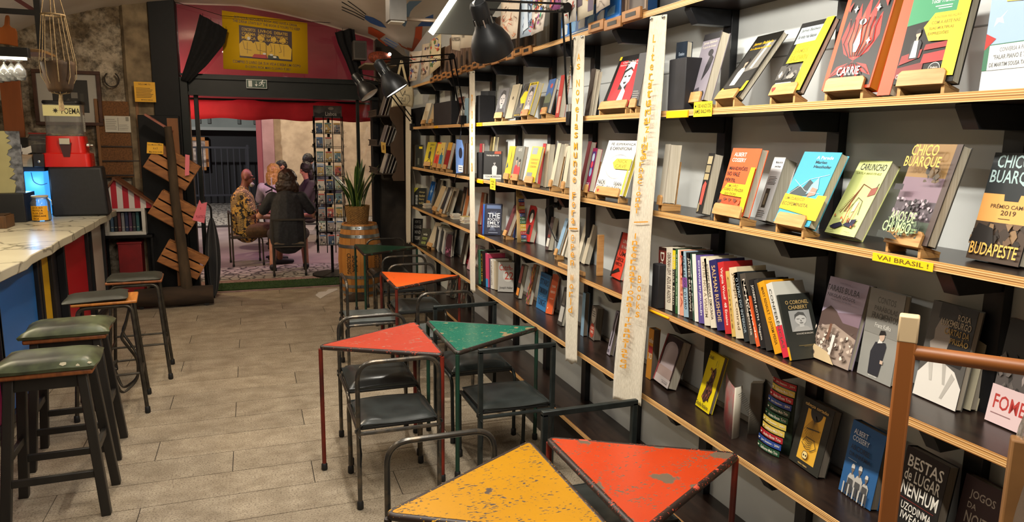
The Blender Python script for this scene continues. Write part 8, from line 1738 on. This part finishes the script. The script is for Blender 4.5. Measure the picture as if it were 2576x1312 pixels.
def mat_pattern():
    m = bpy.data.materials.new('m_pattern'); m.use_nodes = True; nt = m.node_tree; b = nt.nodes['Principled BSDF']; L = nt.links.new
    tc = nt.nodes.new('ShaderNodeTexCoord'); ck = nt.nodes.new('ShaderNodeTexBrick'); ck.inputs['Scale'].default_value = 16; ck.inputs['Mortar Size'].default_value = .035; ck.inputs['Color1'].default_value = lin('#15100a'); ck.inputs['Color2'].default_value = lin('#2b1f0f'); ck.inputs['Mortar'].default_value = lin('#c9a866')
    mp = nt.nodes.new('ShaderNodeMapping'); mp.inputs['Rotation'].default_value = (1.2, .4, .6); L(tc.outputs['Object'], mp.inputs[0]); L(mp.outputs[0], ck.inputs['Vector'])
    n = nt.nodes.new('ShaderNodeTexNoise'); n.inputs['Scale'].default_value = 7; L(tc.outputs['Object'], n.inputs[0]); r = nt.nodes.new('ShaderNodeMapRange'); r.inputs[1].default_value = .45; r.inputs[2].default_value = .52; L(n.outputs['Fac'], r.inputs[0])
    n2 = nt.nodes.new('ShaderNodeTexNoise'); n2.inputs['Scale'].default_value = 26; L(tc.outputs['Object'], n2.inputs[0]); c2 = nt.nodes.new('ShaderNodeValToRGB'); e = c2.color_ramp.elements; e[0].position = .48; e[0].color = lin('#120d08'); e[1].position = .52; e[1].color = lin('#b08a3c'); L(n2.outputs['Fac'], c2.inputs[0])
    x = nt.nodes.new('ShaderNodeMix'); x.data_type = 'RGBA'; L(r.outputs[0], x.inputs['Factor']); L(ck.outputs[0], x.inputs['A']); L(c2.outputs[0], x.inputs['B']); L(x.outputs['Result'], b.inputs['Base Color']); b.inputs['Roughness'].default_value = .7
    return m
MK = mat('#5d4426', .8, col2='#4a361d', scale=20.); MBT = mat('#232326', .85, col2='#303034', scale=30., bump=.1); MSHOE = mat('#15151a', .6)
MHB = mat('#2b1d15', .5, col2='#40291b', scale=60., stretch=(1, 1, .2)); MHD = mat('#120e0c', .6, col2='#221913', scale=60., stretch=(1, 1, .2)); MBLO = mat('#b08c48', .5, col2='#86642c', scale=60., stretch=(1, 1, .15))
# man in patterned shirt, seated on the left, facing the other
JA = seated(head=(.0, .05, 1.235), look=(.28, .92, -.02), wr_l=(.02, .30, .74), wr_r=(.16, .34, .68), el_l=(-.30, .10, .74), el_r=(.30, .08, .72), lean=-.02)
person('seated bald man in black and gold patterned shirt and khaki shorts', (-.13, 10.74, 0), -pi/2+.12, JA, None, SK_D, [('shirt', shirt(JA, .8, 1.08, .012), [], mat_pattern()), ('shorts', trousers(JA, .0, 1.06), [], MK), ('shoes', shoes(JA), [], MSHOE)],
       [((0, .066, -.092), (.05, .03, .038), mat('#8d8a86', .8))], voxel=.009)
# man seen from behind in a black T-shirt
JB = seated(head=(.02, .13, 1.24), look=(.12, 1, -.12), wr_l=(-.16, .42, .72), wr_r=(.2, .40, .74), el_l=(-.36, .18, .76), el_r=(.36, .16, .76), lean=.05, feet=.30, spread=.2)
person('seated man with dark shoulder-length hair in black T-shirt seen from behind', (.41, 9.86, 0), -.05, JB, None, SK_L, [('t_shirt', shirt(JB, .66, 1.34, .02), [], MBT), ('shorts', trousers(JB, .0, 1.08), [], mat('#3a3226', .85, col2='#2b251c', scale=20.)), ('shoes', shoes(JB), [], MSHOE)],
       [((0, -.025, .03), (.125, .11, .12), MHB), ((0, -.055, -.08), (.15, .075, .11), MHB), ((.09, -.03, -.1), (.06, .06, .09), MHB), ((-.09, -.03, -.1), (.06, .06, .09), MHB)], voxel=.009)
def achair(x, y, rz, label): return chair(x, y, rz, label, True, 'thin', mat('#8d7a62', .6, col2='#5a4636', scale=14.), mat('#3a3228', .45, .3), False)
achair(.41, 9.66, -.05, 'dark metal chair with patterned cushion carrying the man in black')
achair(-.33, 10.765, -pi/2+.12, 'dark metal chair under the bald man in patterned shirt')
# companions further out
def bg(label, px_, head_py, Y, rz, look, col, hair_m, skin=SK_L, longhair=True, standing=False, lean=.0, col2=None):
    top_ = PY(px_, head_py, Y); J = seated(look=look, lean=lean, head=(0, .06+lean*1.5, 1.25))
    z0 = top_.z-1.37
    if standing:
        for k in list(J):
            if k != 'look': v_ = V(J[k]); J[k] = (v_.x, v_.y, v_.z+.36)
        J.update(kn_l=(-.11, .06, .48), kn_r=(.11, .06, .48), an_l=(-.12, 0, .08), an_r=(.12, 0, .08), pelvis=(0, -.14, .88), waist=(0, -.06, 1.02), chest=(0, .12, 1.18), neck0=(0, .26, 1.28), neck1=(0, .31, 1.31), head=(0, .38, 1.36), sh_l=(-.18, .16, 1.24), sh_r=(.18, .16, 1.24), el_l=(-.24, .24, .98), el_r=(.24, .24, .98), wr_l=(-.14, .42, .86), wr_r=(.14, .42, .86), hip_l=(-.1, -.1, .86), hip_r=(.1, -.1, .86)); z0 = 0
    hr = [((0, -.028, .04), (.100, .100, .108), hair_m)]
    if longhair: hr.append(((0, -.06, -.09), (.098, .058, .15), hair_m))
    bx = V((top_.x, Y, 0)); fw_ = V((-sin(rz), cos(rz), 0)); hy_ = V(J['head']).y; bx = bx-fw_*hy_
    o = person(label, (bx.x, bx.y, 0), rz, J, None, skin, [('top', shirt(J, .9), [], mat(col, .8, col2=col2, scale=12.)), ('trousers', trousers(J, 1., 1.), [], mat('#23252c', .8)), ('shoes', shoes(J), [], MSHOE)], hr, voxel=.014)
    if not standing: achair(bx.x-fw_.x*.2, bx.y-fw_.y*.2, rz, 'dark terrace chair under the '+label.split(' at the')[0])
    return o
bg('seated woman with straight blond hair and light top at the outer table', 690, 418, 11.95, -.35, (.3, 1, -.1), '#b0a8ac', MBLO, col2='#8d868c')
bg('seated woman with dark pulled-back hair and black jacket at the outer table', 708, 406, 13.6, pi+.25, (.1, 1, -.05), '#1b1c22', MHD, longhair=False)
bg('standing waiter in grey T-shirt bending over the outer table', 772, 386, 14.2, pi/2-.35, (.2, 1, -.25), '#5d646c', MHD, longhair=False, standing=True)
bg('seated dark-haired woman facing the blond woman at the outer table', 768, 418, 12.75, pi/2+.15, (-.1, 1, -.3), '#3a2f35', MHD)
tbo = thing('terrace_table', 'small round dark terrace table between the seated guests outside', 'table', (.38, 12.75, 0))
MB().lathe([(0, .71), (.34, .71), (.35, .72), (.35, .735), (0, .735)], 28).build('table_top', mat('#3a322c', .5), tbo); MB().tube([(0, 0, .03), (0, 0, .71)], .03, 10).build('post', MBLK, tbo); MB().lathe([(0, .0), (.22, .0), (.22, .015), (.04, .04), (0, .04)], 24).build('base', MBLK, tbo)
for (x, y, lb) in ((.34, 12.60, 'pale blue drink glass on the dark terrace table near the blond woman'), (.5, 12.85, 'pale blue drink glass in the middle of the dark terrace table')):
    t = wthing('drink_glass', lb, 'glass', (x, y, .736)); MB().lathe([(0, .001), (.028, .001), (.034, .11), (.031, .11), (.026, .006), (0, .006)], 16, (x, y, .736), cap=False).build('glass', MGL, t); MB().lathe([(0, .008), (.025, .008), (.03, .085), (0, .085)], 16, (x, y, .736)).build('drink', mat('#7fb5d8', .3), t)
# clamp stand between the two men
p = PY(684, 480, 11.3); t = wthing('microphone_stand', 'slim pale stand with black boom arm between the two seated men', 'stand', (p.x, 11.3, 0))
MB().tube([(p.x, 11.3, .02), (p.x, 11.3, PY(684, 446, 11.3).z)], .010, 8).build('pole', mat('#b9b5ae', .4, .4), t); MB().lathe([(0, .0), (.13, .0), (.13, .012), (0, .02)], 20, (p.x, 11.3, 0)).build('base', MBLK, t); a, b = PY(666, 462, 11.3), PY(708, 484, 11.25); MB().tube([a, b], .014, 8).build('boom', MBLK, t); a, b = PY(668, 484, 11.3), PY(684, 476, 11.28); MB().tube([a, b], .012, 8).build('clip', MBLK, t)

# ================================================================== wooden stand and wrapped parcel in the near corner
wp = V((1.05, .879, 0)); dr = V((.64, -.77, 0)).normalized()
MWD = mat('#8f5424', .45, col2='#77431b', scale=5., stretch=(1, 1, .1)); 
ws = wthing('wooden_stand', 'slim varnished wooden stand with round cross rail beside the bookshelf', 'stand', wp)
sd_ = V((dr.y, -dr.x, 0))
for k in (0, .46):
    o_ = wp+dr*k-dr*.016-sd_*.013; MB().par(o_+V((0, 0, .0005)), dr*.030, sd_*.026, (0, 0, 1.512)).build('post', MWD, ws, bevel=.004); MB().par(o_+V((0, 0, 1.466))-dr*.0006-sd_*.0006, dr*.0312, sd_*.0272, (0, 0, .0475)).build('pale_tip', mat('#c9b08a', .5), ws, bevel=.003)
for z in (1.449, .75, .2): MB().tube([wp+dr*.01+V((0, 0, z)), wp+dr*.45+V((0, 0, z))], .013, 12).build('cross_rail', MWD, ws)
for k in (0, .46): o_ = wp+dr*k; MB().bar(o_+V((0, 0, .03))-sd_*.18, o_+V((0, 0, .03))+sd_*.18, .03, .05).build('foot', MWD, ws, bevel=.004)
q0 = wp+dr*.165+V((0, 0, 1.34))
pk = wthing('wrapped_parcel', 'brown paper parcel in clear crinkled plastic hanging on the wooden stand', 'parcel', q0-V((0, 0, .5)))
MB().par(q0-sd_*.045+V((0, 0, -.42)), dr*.24, sd_*.03, V((0, 0, .40))).build('card_core', mat('#8a5f30', .7, col2='#6f4a22', scale=6.), pk, bevel=.004)
def wrap(u, v): a_ = 2*pi*u; return q0+dr*(.12+.14*cos(a_)*(1-.25*v))+sd_*(-.03+.032*sin(a_))+V((0, 0, -.47+.5*v))+(dr*.010+sd_*.008)*NZ.noise(V((cos(a_)*4, sin(a_)*4, v*7)))
MB().grid(wrap, 40, 30).build('plastic_wrap', mat('#e8e2d4', .18, trans=.85, alpha=.75), pk)
MB().tube([q0+dr*.12-sd_*.03+V((0, 0, .03)), q0+dr*.12+V((0, 0, .072))], .003, 6).build('string', mat('#2b2118', .6), pk)
